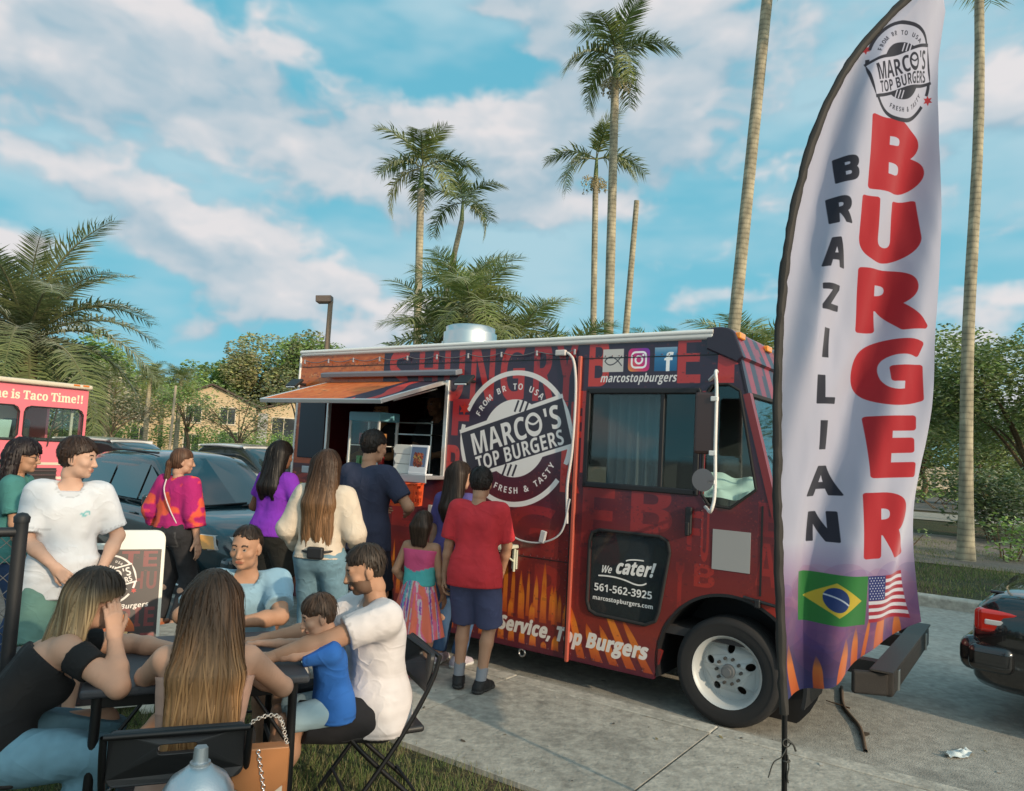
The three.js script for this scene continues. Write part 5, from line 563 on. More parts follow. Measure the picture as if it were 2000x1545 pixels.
{ // hydrant
  const h = thing('fire_hydrant', 'silver painted fire hydrant top in the foreground at the bottom edge', 'fire hydrant', [-0.885, 0.01, -2.38], 0.3);
  const m = mat(rgb(0.55, 0.58, 0.6), 0.33, { metalness: 0.8, bumpMap: concreteBump, bumpScale: 0.0005 });
  part('barrel', lathe([[0.0, 0], [0.13, 0], [0.13, 0.03], [0.095, 0.035], [0.09, 0.06], [0.088, 0.48], [0.1, 0.49], [0.13, 0.50], [0.13, 0.535], [0, 0.535]], 40), m, h);
  part('bonnet', [lathe([[0.13, 0.537], [0.13, 0.56], [0.112, 0.568], [0.11, 0.60], [0.102, 0.645], [0.08, 0.682], [0.045, 0.706], [0.034, 0.716], [0, 0.716]], 40)], m, h);
  part('operating_nut', [cyl(0.021, 0.024, 0.05, 5, 0, 0.745, 0), cyl(0.03, 0.03, 0.012, 20, 0, 0.72, 0)], m, h);
  for (let k = 0; k < 8; k++) part('bolt', cyl(0.011, 0.011, 0.05, 6, Math.cos(k * 0.785) * 0.121, 0.55, Math.sin(k * 0.785) * 0.121), m, h);
  for (const a of [0.3, 2.2, -1.8]) { const c = part('outlet', at(new THREE.CylinderGeometry(0.055, 0.06, 0.1, 24), Math.cos(a) * 0.11, 0.47, Math.sin(a) * 0.11, 0, 0, 0), m, h); c.geometry = [cyl(0.05, 0.055, 0.08, 24), cyl(0.058, 0.058, 0.03, 8, 0, 0.05, 0), cyl(0.016, 0.018, 0.03, 5, 0, 0.08, 0)].reduce((A, g) => (A.push(g), A), []).map((g) => g)[0]; c.geometry = merge([cyl(0.05, 0.055, 0.08, 24), cyl(0.058, 0.058, 0.03, 8, 0, 0.05, 0), cyl(0.016, 0.018, 0.03, 5, 0, 0.08, 0)]).rotateZ(-Math.PI / 2).translate(0.12, 0, 0).rotateY(-a).translate(0, 0.47, 0); }
}
{ // A-frame poster sign
  const s = thing('sandwich_board', 'white plastic A-frame sign with a dark red burger poster', 'sign', [-2.56, -0.02, -4.98], 0.48);
  const wp = mat(rgb(0.78, 0.76, 0.68), 0.5);
  const pt = canvas(640, 1000, (g, w, h) => { const R = rng(21); g.fillStyle = '#2a2226'; g.fillRect(0, 0, w, h); const c = ['#6e262a', '#642226', '#742a2e']; block(g, 'FR', 10, 10, 260, 110, c[0]); block(g, 'TE', 400, 10, 230, 110, c[2]); block(g, 'HU', 470, 150, 160, 120, c[1]); block(g, 'S', 20, 160, 80, 110, c[2]); block(g, 'RIE', 400, 390, 230, 130, c[0]); block(g, 'B', 20, 450, 150, 130, c[1]); block(g, 'AT', 440, 560, 190, 150, c[2]); block(g, 'I', 560, 740, 60, 120, c[0]); block(g, 'M', 470, 850, 150, 130, c[1]); grunge(g, w, h, R, 1500, ['#1d1618', '#5a1a24', '#a8383a']);
    badge(g, 330, 205, 172, '#e8e2dc', '#b5281f', '#2a2226'); g.fillStyle = '#ece6e0'; g.save(); g.translate(170, 425); g.rotate(-0.09); g.transform(1, 0, -0.22, 1, 0, 0); g.font = 'bold 44px ' + F; g.fillText('We are The Burgers', 0, 0); g.restore();
    // a plain burger
    g.translate(10, -215); const E = (x, y, a, b, col) => { g.fillStyle = col; g.beginPath(); g.ellipse(x, y, a, b, 0, 0, 7); g.fill(); }; E(330, 900, 210, 40, '#2a1a14'); for (let i = 0; i < 130; i++) E(150 + R() * 350, 840 + R() * 60, 16 + R() * 26, 7 + R() * 9, ['#8a9a5a', '#b9c79a', '#c58a3a', '#d9a75a', '#7a3a20'][i % 5]); g.fillStyle = '#4a2416'; g.fillRect(165, 800, 330, 46); for (let i = 0; i < 90; i++) E(160 + R() * 340, 770 + R() * 66, 12 + R() * 24, 6 + R() * 8, ['#e2a24a', '#f0c88a', '#d87a2a', '#7a3a1c'][i % 4]); const q = g.createLinearGradient(0, 620, 0, 780); q.addColorStop(0, '#e8924a'); q.addColorStop(0.6, '#c9621f'); q.addColorStop(1, '#8e3f16'); g.fillStyle = q; g.beginPath(); g.ellipse(330, 765, 172, 140, 0, Math.PI, 0); g.fill(); for (let i = 0; i < 60; i++) E(200 + R() * 260, 660 + R() * 80, 3, 2, '#f2d6a8'); });
  const shape = () => { const p = new THREE.Shape(); p.moveTo(-0.33, 0.0); p.lineTo(-0.33, 1.06); p.quadraticCurveTo(-0.33, 1.12, -0.27, 1.12); p.lineTo(-0.085, 1.12); p.lineTo(-0.07, 1.03); p.lineTo(0.07, 1.03); p.lineTo(0.085, 1.12); p.lineTo(0.27, 1.12); p.quadraticCurveTo(0.33, 1.12, 0.33, 1.06); p.lineTo(0.33, 0.0); p.lineTo(0.27, 0.0); p.lineTo(0.24, 0.05); p.lineTo(-0.24, 0.05); p.lineTo(-0.27, 0); p.closePath(); return p; };
  for (const k of [1, -1]) { const p = new THREE.Group(); p.name = 'panel'; s.add(p); p.position.set(0, 0, k * 0.27); p.rotation.set(-k * 0.235, 0, 0); const b = part('board', ext(shape(), 0.026, 0.006).translate(0, 0, -0.013), wp, p); if (k > 0) part('poster', new THREE.PlaneGeometry(0.63, 0.93).translate(0, 0.54, 0.021), mat(rgb(1, 1, 1), 0.45, { map: pt }), p); }
}
{ // chain-link fence leading off to the left
  const A = V(-2.115, 0, -3.36), B = V(-4.4, 0, -1.5), d = B.clone().sub(A), L = d.length(), f = thing('chain_link_fence', 'black chain-link fence with a round post at the left edge', 'fence', [A.x, -0.02, A.z], Math.atan2(-d.z, d.x));
  const fm = mat(rgb(0.016, 0.017, 0.02), 0.55); for (const x of [0, L]) { const p = part('post', cyl(0.028, 0.028, 1.32, 18, x, 0.66, 0), fm, f); part('post_cap', lathe([[0.031, 0], [0.033, 0.025], [0.02, 0.04], [0, 0.045]], 18).translate(x, 1.32, 0), fm, p); }
  part('top_rail', bar([0, 1.28, 0], [L, 1.28, 0], 0.021, 12), fm, f); part('bottom_rail', bar([0, 0.08, 0], [L, 0.08, 0], 0.006, 6), fm, f);
  const w = []; const st = 0.075, top = 1.26, bot = 0.08, hgt = top - bot; for (let x = -hgt; x < L; x += st) { const seg = (x0, y0, x1, y1) => { if (x1 > 0 && x0 < L) w.push(bar([Math.max(0, x0), y0 + Math.max(0, -x0) * (y1 > y0 ? 1 : -1), 0.006], [Math.min(L, x1), y1 - Math.max(0, x1 - L) * (y1 > y0 ? 1 : -1), 0.006], 0.0019, 5)); }; seg(x, bot, x + hgt, top); seg(x, top, x + hgt, bot); } const m = part('wire_mesh', w, mat(rgb(0.10, 0.105, 0.11), 0.5, { metalness: 0.4 }), f); m.userData = { kind: 'stuff' };
}
{ // little things
  const p = thing('toy', 'small blue toy in the child\'s hands on the table', 'toy', [-1.17, 0.752, -3.53], 0.6); part('body', [rbox(0.075, 0.022, 0.03, 0.01, 0, 0.02, 0), ball(0.016, -0.035, 0.02, 0.004)], mat(rgb(0.03, 0.32, 0.5), 0.35), p); part('tip', cyl(0.002, 0.009, 0.03, 10, 0.05, 0.02, 0, 0, 0, -1.57), mat(rgb(0.5, 0.55, 0.6), 0.4), p);
  const n = thing('paper_napkin', 'crumpled scrap of paper napkin on the table top', 'napkin', [-1.26, 0.752, -3.62], 0.2); { const g = new THREE.PlaneGeometry(0.07, 0.05, 10, 8).rotateX(-Math.PI / 2), q = g.attributes.position; for (let i = 0; i < q.count; i++) q.setY(i, 0.008 + 0.012 * Math.abs(noise3(q.getX(i) * 60, 1, q.getZ(i) * 60))); g.computeVertexNormals(); part('sheet', g, mat(rgb(0.6, 0.57, 0.52), 0.9, { side: THREE.DoubleSide }), n); }
  const l = thing('litter', 'crumpled white paper lying on the road at the lower right', 'litter', [3.1, -0.128, -5.2], 0.5); { const g = new THREE.PlaneGeometry(0.26, 0.12, 24, 12).rotateX(-Math.PI / 2), q = g.attributes.position; for (let i = 0; i < q.count; i++) { const k = 1 - 0.5 * Math.abs(q.getX(i)) / 0.13; q.setZ(i, q.getZ(i) * k); q.setY(i, 0.006 + 0.03 * Math.abs(noise3(q.getX(i) * 22, 1, q.getZ(i) * 22))); } g.computeVertexNormals(); part('sheet', g, mat(rgb(0.62, 0.68, 0.68), 0.8, { side: THREE.DoubleSide }), l); }
  const sd = V(2.46, -0.12, -5.16), se = V(2.94, -0.12, -6.62); tag(part('stick', [tube([[sd.x, sd.y, sd.z], [lerp(sd.x, se.x, 0.3) + 0.02, -0.115, lerp(sd.z, se.z, 0.3)], [lerp(sd.x, se.x, 0.62) - 0.04, -0.118, lerp(sd.z, se.z, 0.62)], [se.x, se.y, se.z]], 0.013, 40, 7), bar([lerp(sd.x, se.x, 0.6), -0.115, lerp(sd.z, se.z, 0.6)], [lerp(sd.x, se.x, 0.55) - 0.1, -0.11, lerp(sd.z, se.z, 0.7)], 0.007, 6, 0.004)], mat(rgb(0.11, 0.075, 0.05), 0.9)), 'thin brown fallen branch lying on the road in front of the truck', 'branch');
  const dr = tl(0.55, -0.127, -0.35); tag(part('leaf', at(new THREE.CircleGeometry(0.05, 7).scale(1, 0.55, 1), dr.x + 0.5, -0.122, dr.z + 0.05, -1.45, 0, 0.5), mat(rgb(0.06, 0.045, 0.03), 0.9, { side: THREE.DoubleSide })), 'dark dead leaf on the road beside the flag pole', 'leaf');
}
{ // leaf crumbs and grit scattered on the paving
  const R = rng(404), n = 420, g = new THREE.CircleGeometry(1, 5).scale(1, 0.5, 1).rotateX(-Math.PI / 2), im = new THREE.InstancedMesh(g, mat(rgb(1, 1, 1), 0.95, { side: THREE.DoubleSide }), n), M = new THREE.Matrix4(), q = new THREE.Quaternion(), c = new THREE.Color();
  for (let i = 0; i < n; i++) { const road = i % 2, z = road ? 0.2 - Math.pow(R(), 1.5) * 4 : 0.4 + R() * 1.6, p = tl(-2.5 + R() * 6.5, road ? -0.124 : 0.006, z), s = 0.003 + Math.pow(R(), 4) * 0.022; q.setFromEuler(new THREE.Euler((R() - 0.5) * 0.3, R() * 6.28, (R() - 0.5) * 0.3)); im.setMatrixAt(i, M.compose(p, q, V(s, s, s))); const k = [[0.12, 0.09, 0.05], [0.07, 0.055, 0.04], [0.42, 0.4, 0.36], [0.2, 0.17, 0.08], [0.05, 0.05, 0.05]][Math.floor(R() * 5)]; im.setColorAt(i, c.setRGB(...k)); }
  im.name = 'leaf_litter'; im.userData = { label: 'scattered leaf crumbs and grit on the pavement and road', category: 'leaf litter', kind: 'stuff' }; shade(im); scene.add(im);
}
// ---------------------------------------------------------------- the feather flag
{
  const fl = thing('feather_flag', 'tall white feather flag with red BURGER lettering on a black pole', 'flag', [1.255, 0, -3.48]);
  const OX = 1.255, S = 569, cw = 512, chh = 2014;
  const ft = canvas(cw, chh, (g, w, h) => {
    const R = rng(77); g.fillStyle = '#dcdbe6'; g.fillRect(0, 0, w, h);
    g.setTransform(2.34921e-3 * S, -1.70314e-4 * S, 3.50989e-5 * S, 2.3974e-3 * S, (-2.36667 - 1.18) * S, (4.16 - 3.65675) * S); // layout in drawing units
    // violet smoke and fire at the foot
    let q = g.createLinearGradient(0, 1060, 0, 1380); q.addColorStop(0, 'rgba(140,80,140,0)'); q.addColorStop(0.4, 'rgba(120,60,110,0.75)'); q.addColorStop(0.7, '#4a3560'); q.addColorStop(1, '#243a78'); g.fillStyle = q; g.fillRect(1480, 1060, 400, 340);
    for (let i = 0; i < 70; i++) { g.globalAlpha = 0.14; g.fillStyle = ['#a04a7a', '#5a4a9a', '#d08a9a', '#3a3a70'][i % 4]; g.beginPath(); g.arc(1520 + R() * 310, 1130 + R() * 200, 16 + R() * 34, 0, 7); g.fill(); } g.globalAlpha = 1;
    const tongue = (x, y, w2, hh, k) => { const f = g.createLinearGradient(0, y - hh, 0, y); f.addColorStop(0, 'rgba(236,140,60,0.2)'); f.addColorStop(0.3, '#e8823a'); f.addColorStop(0.7, '#d8622a'); f.addColorStop(1, '#8a3a3a'); g.fillStyle = f; g.beginPath(); g.moveTo(x + k, y - hh); g.bezierCurveTo(x + w2 + k, y - hh * 0.6, x + w2 * 0.3, y - hh * 0.3, x + w2 * 1.2, y); g.lineTo(x - w2 * 0.2, y); g.bezierCurveTo(x - w2 * 0.2, y - hh * 0.4, x - w2 * 0.6 + k, y - hh * 0.6, x + k, y - hh); g.fill(); };
    tongue(1560, 1380, 20, 130, -14); tongue(1592, 1340, 14, 70, 4); tongue(1628, 1345, 22, 110, 18); tongue(1668, 1312, 16, 95, 2); tongue(1688, 1300, 8, 110, 12); tongue(1724, 1290, 30, 110, 4); tongue(1770, 1270, 14, 70, 6);
    // lettering
    g.textAlign = 'center'; g.textBaseline = 'alphabetic';
    const put = (c, x0, y0, x1, y1, col, skew = 0, fat = 0) => { g.save(); g.translate(x0, y1); g.textAlign = 'left'; g.transform(1, 0, skew, 1, 0, 0); g.font = 'bold 200px ' + F; const m = g.measureText(c); const L = m.actualBoundingBoxLeft ?? 0, Wd = (m.actualBoundingBoxRight ?? m.width) + L, A = m.actualBoundingBoxAscent ?? 146, D = m.actualBoundingBoxDescent ?? 0; g.scale((x1 - x0) / (Wd + fat), (y1 - y0) / (A + D + fat)); g.translate(L + fat / 2, -D - fat / 2); g.fillStyle = g.strokeStyle = col; g.lineJoin = 'round'; g.lineWidth = fat; g.textAlign = 'left'; g.fillText(c, 0, 0); if (fat) g.strokeText(c, 0, 0); g.restore(); };
    const red = '#cf2430', ink = '#2a2d3c';
    put('B', 1690, 230, 1822, 374, red, 0, 13); put('U', 1676, 388, 1806, 514, red, 0, 13); put('R', 1680, 528, 1808, 656, red, 0, 13); put('G', 1678, 672, 1802, 802, red, 0, 13); put('E', 1692, 822, 1788, 940, red, 0, 13); put('R', 1678, 968, 1785, 1092, red, 0, 13);
    put('B', 1622, 314, 1662, 368, ink, 0, 14); put('R', 1607, 396, 1652, 450, ink, 0, 14); put('A', 1592, 478, 1645, 534, ink, 0, 12); put('Z', 1591, 566, 1640, 616, ink, 0, 12); g.fillStyle = ink; g.fillRect(1602, 650, 18, 56); put('L', 1592, 740, 1639, 796, ink, 0, 10); g.fillStyle = ink; g.fillRect(1603, 828, 19, 56); put('A', 1580, 916, 1654, 974, ink, 0, 10); put('N', 1590, 1004, 1643, 1062, ink, 0, 12);
    // national flags
    g.save(); g.translate(1572, 1118); g.transform(1, 0.045, 0, 1, 0, 0); g.fillStyle = '#2f8a3c'; g.fillRect(0, 0, 118, 92); g.fillStyle = '#e3c63a'; g.beginPath(); g.moveTo(12, 46); g.lineTo(60, 15); g.lineTo(106, 46); g.lineTo(60, 78); g.closePath(); g.fill(); g.fillStyle = '#1d3f7c'; g.beginPath(); g.ellipse(59, 46, 19, 22, 0, 0, 7); g.fill(); g.strokeStyle = '#dfe6ea'; g.lineWidth = 3; g.beginPath(); g.moveTo(41, 38); g.quadraticCurveTo(62, 40, 77, 54); g.stroke(); g.restore();
    g.save(); g.translate(1692, 1124); g.transform(1, 0.0, 0.1, 1, -2, 0); for (let i = 0; i < 13; i++) { g.fillStyle = i % 2 ? '#efecee' : '#b8243a'; g.fillRect(0, i * 6.8, 98, 6.9); } g.fillStyle = '#27347a'; g.fillRect(0, 0, 38, 47); g.fillStyle = '#e9ebf2'; for (let r = 0; r < 9; r++) for (let c = 0; c < (r % 2 ? 5 : 6); c++) { g.beginPath(); g.arc(4 + c * 6 + (r % 2) * 3, 4 + r * 4.9, 1.3, 0, 7); g.fill(); } g.restore();
    // badge, drawn small and a little squeezed by the folds
    g.save(); g.translate(1762, 134); g.scale(0.82, 1.02); badge(g, 0, 0, 98, '#2a2d3c', '#c9303a', '#e3e1ec'); g.restore();
    g.setTransform(1, 0, 0, 1, 0, 0);
  });
  const L = [[1.286, 0.671], [1.262, 1.057], [1.238, 1.515], [1.223, 1.982], [1.219, 2.22], [1.227, 2.46], [1.254, 2.777], [1.307, 3.076], [1.385, 3.354], [1.513, 3.638], [1.669, 3.851], [1.802, 3.999], [1.936, 4.097]];
  const edge = new THREE.CatmullRomCurve3(L.map(([x, y]) => V(x - OX + 0.012, y, 0)));
  const Rg = (t) => { const ys = [[0, 1.93, 1.035], [0.12, 1.93, 1.32], [0.3, 1.921, 1.78], [0.45, 1.936, 2.18], [0.6, 1.956, 2.65], [0.75, 1.98, 3.3], [0.88, 2.004, 3.74], [0.96, 2.03, 4.0], [1, 2.0, 4.1]]; for (let i = 0; i + 1 < ys.length; i++) if (t <= ys[i + 1][0]) { const k = (t - ys[i][0]) / (ys[i + 1][0] - ys[i][0]); return [lerp(ys[i][1], ys[i + 1][1], k) - OX, lerp(ys[i][2], ys[i + 1][2], k)]; } return [0.75, 4.1]; };
  const n = 64, m = 220, P = [], U = [], I = [];
  for (let j = 0; j <= m; j++) { const t = j / m, a = edge.getPointAt(t), [rx, ry] = Rg(t); for (let i = 0; i <= n; i++) { const s = i / n; const x = lerp(a.x, rx, s), y = lerp(a.y, ry, s) + 0.012 * Math.sin(s * 14) * (1 - t) * (t < 0.02 ? 1 : 0.2), e = Math.min(1, s * 5);
      const d1 = (x * 2.5 - y * 0.62), w1 = Math.sin(d1 * 4.6 + 0.8 + 0.6 * noise2(y * 1.2, x * 2)) * 0.066, w2 = Math.sin(d1 * 11 + y * 1.3 + 1.2 * noise2(y * 2, 4)) * 0.024, w3 = noise2(x * 8, y * 2.4) * 0.012 + noise2(x * 26, y * 9) * 0.0022;
      P.push(x, y, (w1 + w2 + w3) * e * (0.5 + 0.5 * Math.min(1, (1 - t) * 3)) - 0.04 * s); U.push((x + OX - 1.18) / 0.9, (y - 0.62) / 3.54); } }
  for (let j = 0; j < m; j++) for (let i = 0; i < n; i++) { const a = j * (n + 1) + i; I.push(a, a + 1, a + n + 2, a, a + n + 2, a + n + 1); }
  const cg = new THREE.BufferGeometry(); cg.setAttribute('position', new THREE.Float32BufferAttribute(P, 3)); cg.setAttribute('uv', new THREE.Float32BufferAttribute(U, 2)); cg.setIndex(I); cg.computeVertexNormals();
  part('cloth', cg, phys(rgb(0.68, 0.69, 0.76), 0.97, { map: ft, side: THREE.DoubleSide, transmission: 0.3, thickness: 0, bumpMap: weave, bumpScale: 0.0004 }), fl);
  const nylon = mat(rgb(0.022, 0.02, 0.018), 0.7), sp = [[0.036, 0.62, 0], ...L.map(([x, y]) => [x - OX, y, 0])];
  part('sleeve', (() => { const g = tube(sp, 0.021, 160, 10), p = g.attributes.position; for (let i = 0; i < p.count; i++) { const k = noise3(p.getX(i) * 30, p.getY(i) * 24, p.getZ(i) * 30) * 0.004; p.setX(i, p.getX(i) + k); p.setZ(i, p.getZ(i) * 0.7 + k); } g.computeVertexNormals(); return g; })(), nylon, fl);
  part('pole', bar([0.052, 0.0, 0], [0.036, 0.7, 0], 0.0125, 12), blackSteel, fl);
  part('spike_base', [bar([0.052, -0.02, 0], [0.052, 0.14, 0], 0.02, 12), bar([-0.35, 0.012, 0], [0.45, 0.012, 0], 0.012), bar([0.052, 0.012, -0.4], [0.052, 0.012, 0.4], 0.012)], blackSteel, fl);
  const tie = part('toggle_cord', [at(new THREE.TorusGeometry(0.017, 0.003, 6, 18), 0.046, 0.50, 0.012), tube([[0.046, 0.48, 0.014], [0.02, 0.44, 0.02], [-0.01, 0.42, 0.02], [-0.035, 0.35, 0.02]], 0.003, 20, 5), tube([[0.046, 0.51, 0.014], [0.07, 0.50, 0.02], [0.085, 0.47, 0.02]], 0.005, 12, 6), at(new THREE.TorusGeometry(0.016, 0.004, 6, 18), 0.05, 0.42, 0, 1.57), tube([[0.05, 0.45, 0.014], [0.056, 0.40, 0.018], [0.05, 0.36, 0.018], [0.056, 0.33, 0.016]], 0.0035, 16, 5)], mat(rgb(0.05, 0.05, 0.045), 0.7), fl);
}
// ---------------------------------------------------------------- people: distance fields meshed by surface nets
const clampn = (t, a, b) => (t < a ? a : t > b ? b : t);
// primitives: tapered capsule and ellipsoid (with its own axes); k = blend
const cap = (a, b, ra, rb = ra, k = 0.03) => { const dx = b[0] - a[0], dy = b[1] - a[1], dz = b[2] - a[2]; const L = dx * dx + dy * dy + dz * dz || 1e-9; return { k, f: (x, y, z) => { const px = x - a[0], py = y - a[1], pz = z - a[2], t = clampn((px * dx + py * dy + pz * dz) / L, 0, 1), qx = px - dx * t, qy = py - dy * t, qz = pz - dz * t; return Math.sqrt(qx * qx + qy * qy + qz * qz) - ra - (rb - ra) * t; }, c: [a, b], r: Math.max(ra, rb) }; };
const elp = (c, r, q = null, k = 0.03) => { const iq = q ? q.clone().invert() : null, v = new THREE.Vector3(), rm = Math.max(...r); return { k, c: [c, c], r: rm, f: (x, y, z) => { v.set(x - c[0], y - c[1], z - c[2]); if (iq) v.applyQuaternion(iq); const a = v.x / r[0], b = v.y / r[1], d = v.z / r[2], k0 = Math.sqrt(a * a + b * b + d * d), e = a / r[0], g = b / r[1], h = d / r[2], k1 = Math.sqrt(e * e + g * g + h * h); return k1 < 1e-9 ? -Math.min(...r) : k0 * (k0 - 1) / k1; } }; };
const smin = (a, b, k) => { const h = Math.max(k - Math.abs(a - b), 0) / k; return Math.min(a, b) - h * h * k * 0.25; };
const union = (ps) => (x, y, z) => { let d = 1e3; for (let i = 0; i < ps.length; i++) { const p = ps[i]; d = i ? smin(d, p.f(x, y, z), p.k) : p.f(x, y, z); } return d; };
const bounds = (ps, m) => { const lo = [1e9, 1e9, 1e9], hi = [-1e9, -1e9, -1e9]; for (const p of ps) for (const c of p.c) for (let i = 0; i < 3; i++) { lo[i] = Math.min(lo[i], c[i] - p.r - m); hi[i] = Math.max(hi[i], c[i] + p.r + m); } return [lo, hi]; };
function meshField(f, [lo, hi], h, color) {
  const B = 6, n = [0, 1, 2].map((i) => Math.ceil((hi[i] - lo[i]) / h / B) * B + 1), [nx, ny, nz] = n, G = new Float32Array(nx * ny * nz), id = (i, j, k) => (k * ny + j) * nx + i;
  for (let K = 0; K < nz - 1; K += B) for (let J = 0; J < ny - 1; J += B) for (let I = 0; I < nx - 1; I += B) {
    const c = f(lo[0] + (I + B / 2) * h, lo[1] + (J + B / 2) * h, lo[2] + (K + B / 2) * h), far = Math.abs(c) > B * h * 1.25 + 0.012;
    const ie = I + B >= nx - 1 ? B : B - 1, je = J + B >= ny - 1 ? B : B - 1, ke = K + B >= nz - 1 ? B : B - 1;
    for (let k = 0; k <= ke; k++) for (let j = 0; j <= je; j++) for (let i = 0; i <= ie; i++) G[id(I + i, J + j, K + k)] = far ? c : f(lo[0] + (I + i) * h, lo[1] + (J + j) * h, lo[2] + (K + k) * h);
  }
  const vi = new Int32Array(nx * ny * nz).fill(-1), P = [], idx = [];
  const E = [[0, 1], [2, 3], [4, 5], [6, 7], [0, 2], [1, 3], [4, 6], [5, 7], [0, 4], [1, 5], [2, 6], [3, 7]], g = new Float32Array(8);
  for (let k = 0; k < nz - 1; k++) for (let j = 0; j < ny - 1; j++) for (let i = 0; i < nx - 1; i++) {
    let m = 0; for (let c = 0; c < 8; c++) { g[c] = G[id(i + (c & 1), j + ((c >> 1) & 1), k + (c >> 2))]; if (g[c] < 0) m |= 1 << c; }
    if (m === 0 || m === 255) continue;
    let sx = 0, sy = 0, sz = 0, cnt = 0;
    for (const [a, b] of E) if (((m >> a) ^ (m >> b)) & 1) { const t = g[a] / (g[a] - g[b]); sx += (a & 1) + t * ((b & 1) - (a & 1)); sy += ((a >> 1) & 1) + t * (((b >> 1) & 1) - ((a >> 1) & 1)); sz += (a >> 2) + t * ((b >> 2) - (a >> 2)); cnt++; }
    vi[id(i, j, k)] = P.length / 3;
    let x = lo[0] + (i + sx / cnt) * h, y = lo[1] + (j + sy / cnt) * h, z = lo[2] + (k + sz / cnt) * h;
    const e = h * 0.4, d0 = f(x, y, z), gx = (f(x + e, y, z) - d0) / e, gy = (f(x, y + e, z) - d0) / e, gz = (f(x, y, z + e) - d0) / e, gg = gx * gx + gy * gy + gz * gz;
    if (gg > 0.05) { const s = clampn(d0 / gg, -h * 0.5, h * 0.5); x -= gx * s; y -= gy * s; z -= gz * s; }
    P.push(x, y, z);
  }
  const quad = (a, b, c, d, flip) => { if (flip) idx.push(a, c, b, a, d, c); else idx.push(a, b, c, a, c, d); };
  for (let k = 1; k < nz - 1; k++) for (let j = 1; j < ny - 1; j++) for (let i = 1; i < nx - 1; i++) {
    const s = G[id(i, j, k)] < 0;
    if (s !== G[id(i + 1, j, k)] < 0) quad(vi[id(i, j - 1, k - 1)], vi[id(i, j, k - 1)], vi[id(i, j, k)], vi[id(i, j - 1, k)], !s);
    if (s !== G[id(i, j + 1, k)] < 0) quad(vi[id(i - 1, j, k - 1)], vi[id(i - 1, j, k)], vi[id(i, j, k)], vi[id(i, j, k - 1)], !s);
    if (s !== G[id(i, j, k + 1)] < 0) quad(vi[id(i - 1, j - 1, k)], vi[id(i, j - 1, k)], vi[id(i, j, k)], vi[id(i - 1, j, k)], !s);
  }
  const geo = new THREE.BufferGeometry(); geo.setAttribute('position', new THREE.Float32BufferAttribute(P, 3)); geo.setIndex(idx); geo.computeVertexNormals(); { const u = new Float32Array(P.length / 3 * 2); for (let i = 0; i < P.length / 3; i++) { u[i * 2] = (P[i * 3] * 0.9 - P[i * 3 + 2] * 0.7) * 1.5; u[i * 2 + 1] = P[i * 3 + 1] * 1.5; } geo.setAttribute('uv', new THREE.BufferAttribute(u, 2)); }
  if (color) { const C = new Float32Array(P.length), N = geo.attributes.normal; for (let i = 0; i < P.length / 3; i++) { const c = color(P[i * 3], P[i * 3 + 1], P[i * 3 + 2], N.getX(i), N.getY(i), N.getZ(i)); C[i * 3] = c[0]; C[i * 3 + 1] = c[1]; C[i * 3 + 2] = c[2]; } geo.setAttribute('color', new THREE.BufferAttribute(C, 3)); }
  return geo;
}
// two-bone reach: returns [joint, end]
function reach(a, target, l1, l2, pole) {
  let d = v3.sub(target, a), L = v3.len(d); const mx = (l1 + l2) * 0.998; if (L > mx) { d = v3.mul(d, mx / L); L = mx; } const e = v3.add(a, d), u = v3.mul(d, 1 / L);
  const x = (l1 * l1 - l2 * l2 + L * L) / (2 * L), y = Math.sqrt(Math.max(0, l1 * l1 - x * x)); let p = v3.sub(pole, v3.mul(u, v3.dot(pole, u))); p = v3.nor(p);
  return [v3.add(a, v3.add(v3.mul(u, x), v3.mul(p, y))), e];
}
const skinMats = {};
const bodyMat = phys(rgb(1, 1, 1), 0.55, { vertexColors: true, specularIntensity: 0.5 });
const wrinkle = noiseTex(256, (u, v) => { const a = tfbm(u, v, 5, 3, 71), b = tfbm((u + a * 0.25) % 1, (v + a * 0.35) % 1, 7, 3, 77); return 0.75 - Math.pow(Math.abs(b - 0.5) * 2, 0.55) * 0.7 + (tnoise(u, v, 90, 9) - 0.5) * 0.05; });
const clothMats = {};
const clothMat = (r = 0.9) => clothMats[r] ?? (clothMats[r] = phys(rgb(1, 1, 1), r, { vertexColors: true, sheen: 0.25, sheenRoughness: 0.6, bumpMap: wrinkle, bumpScale: 0.007 }));
const hairMat = phys(rgb(1, 1, 1), 0.5, { vertexColors: true, specularIntensity: 0.6 });

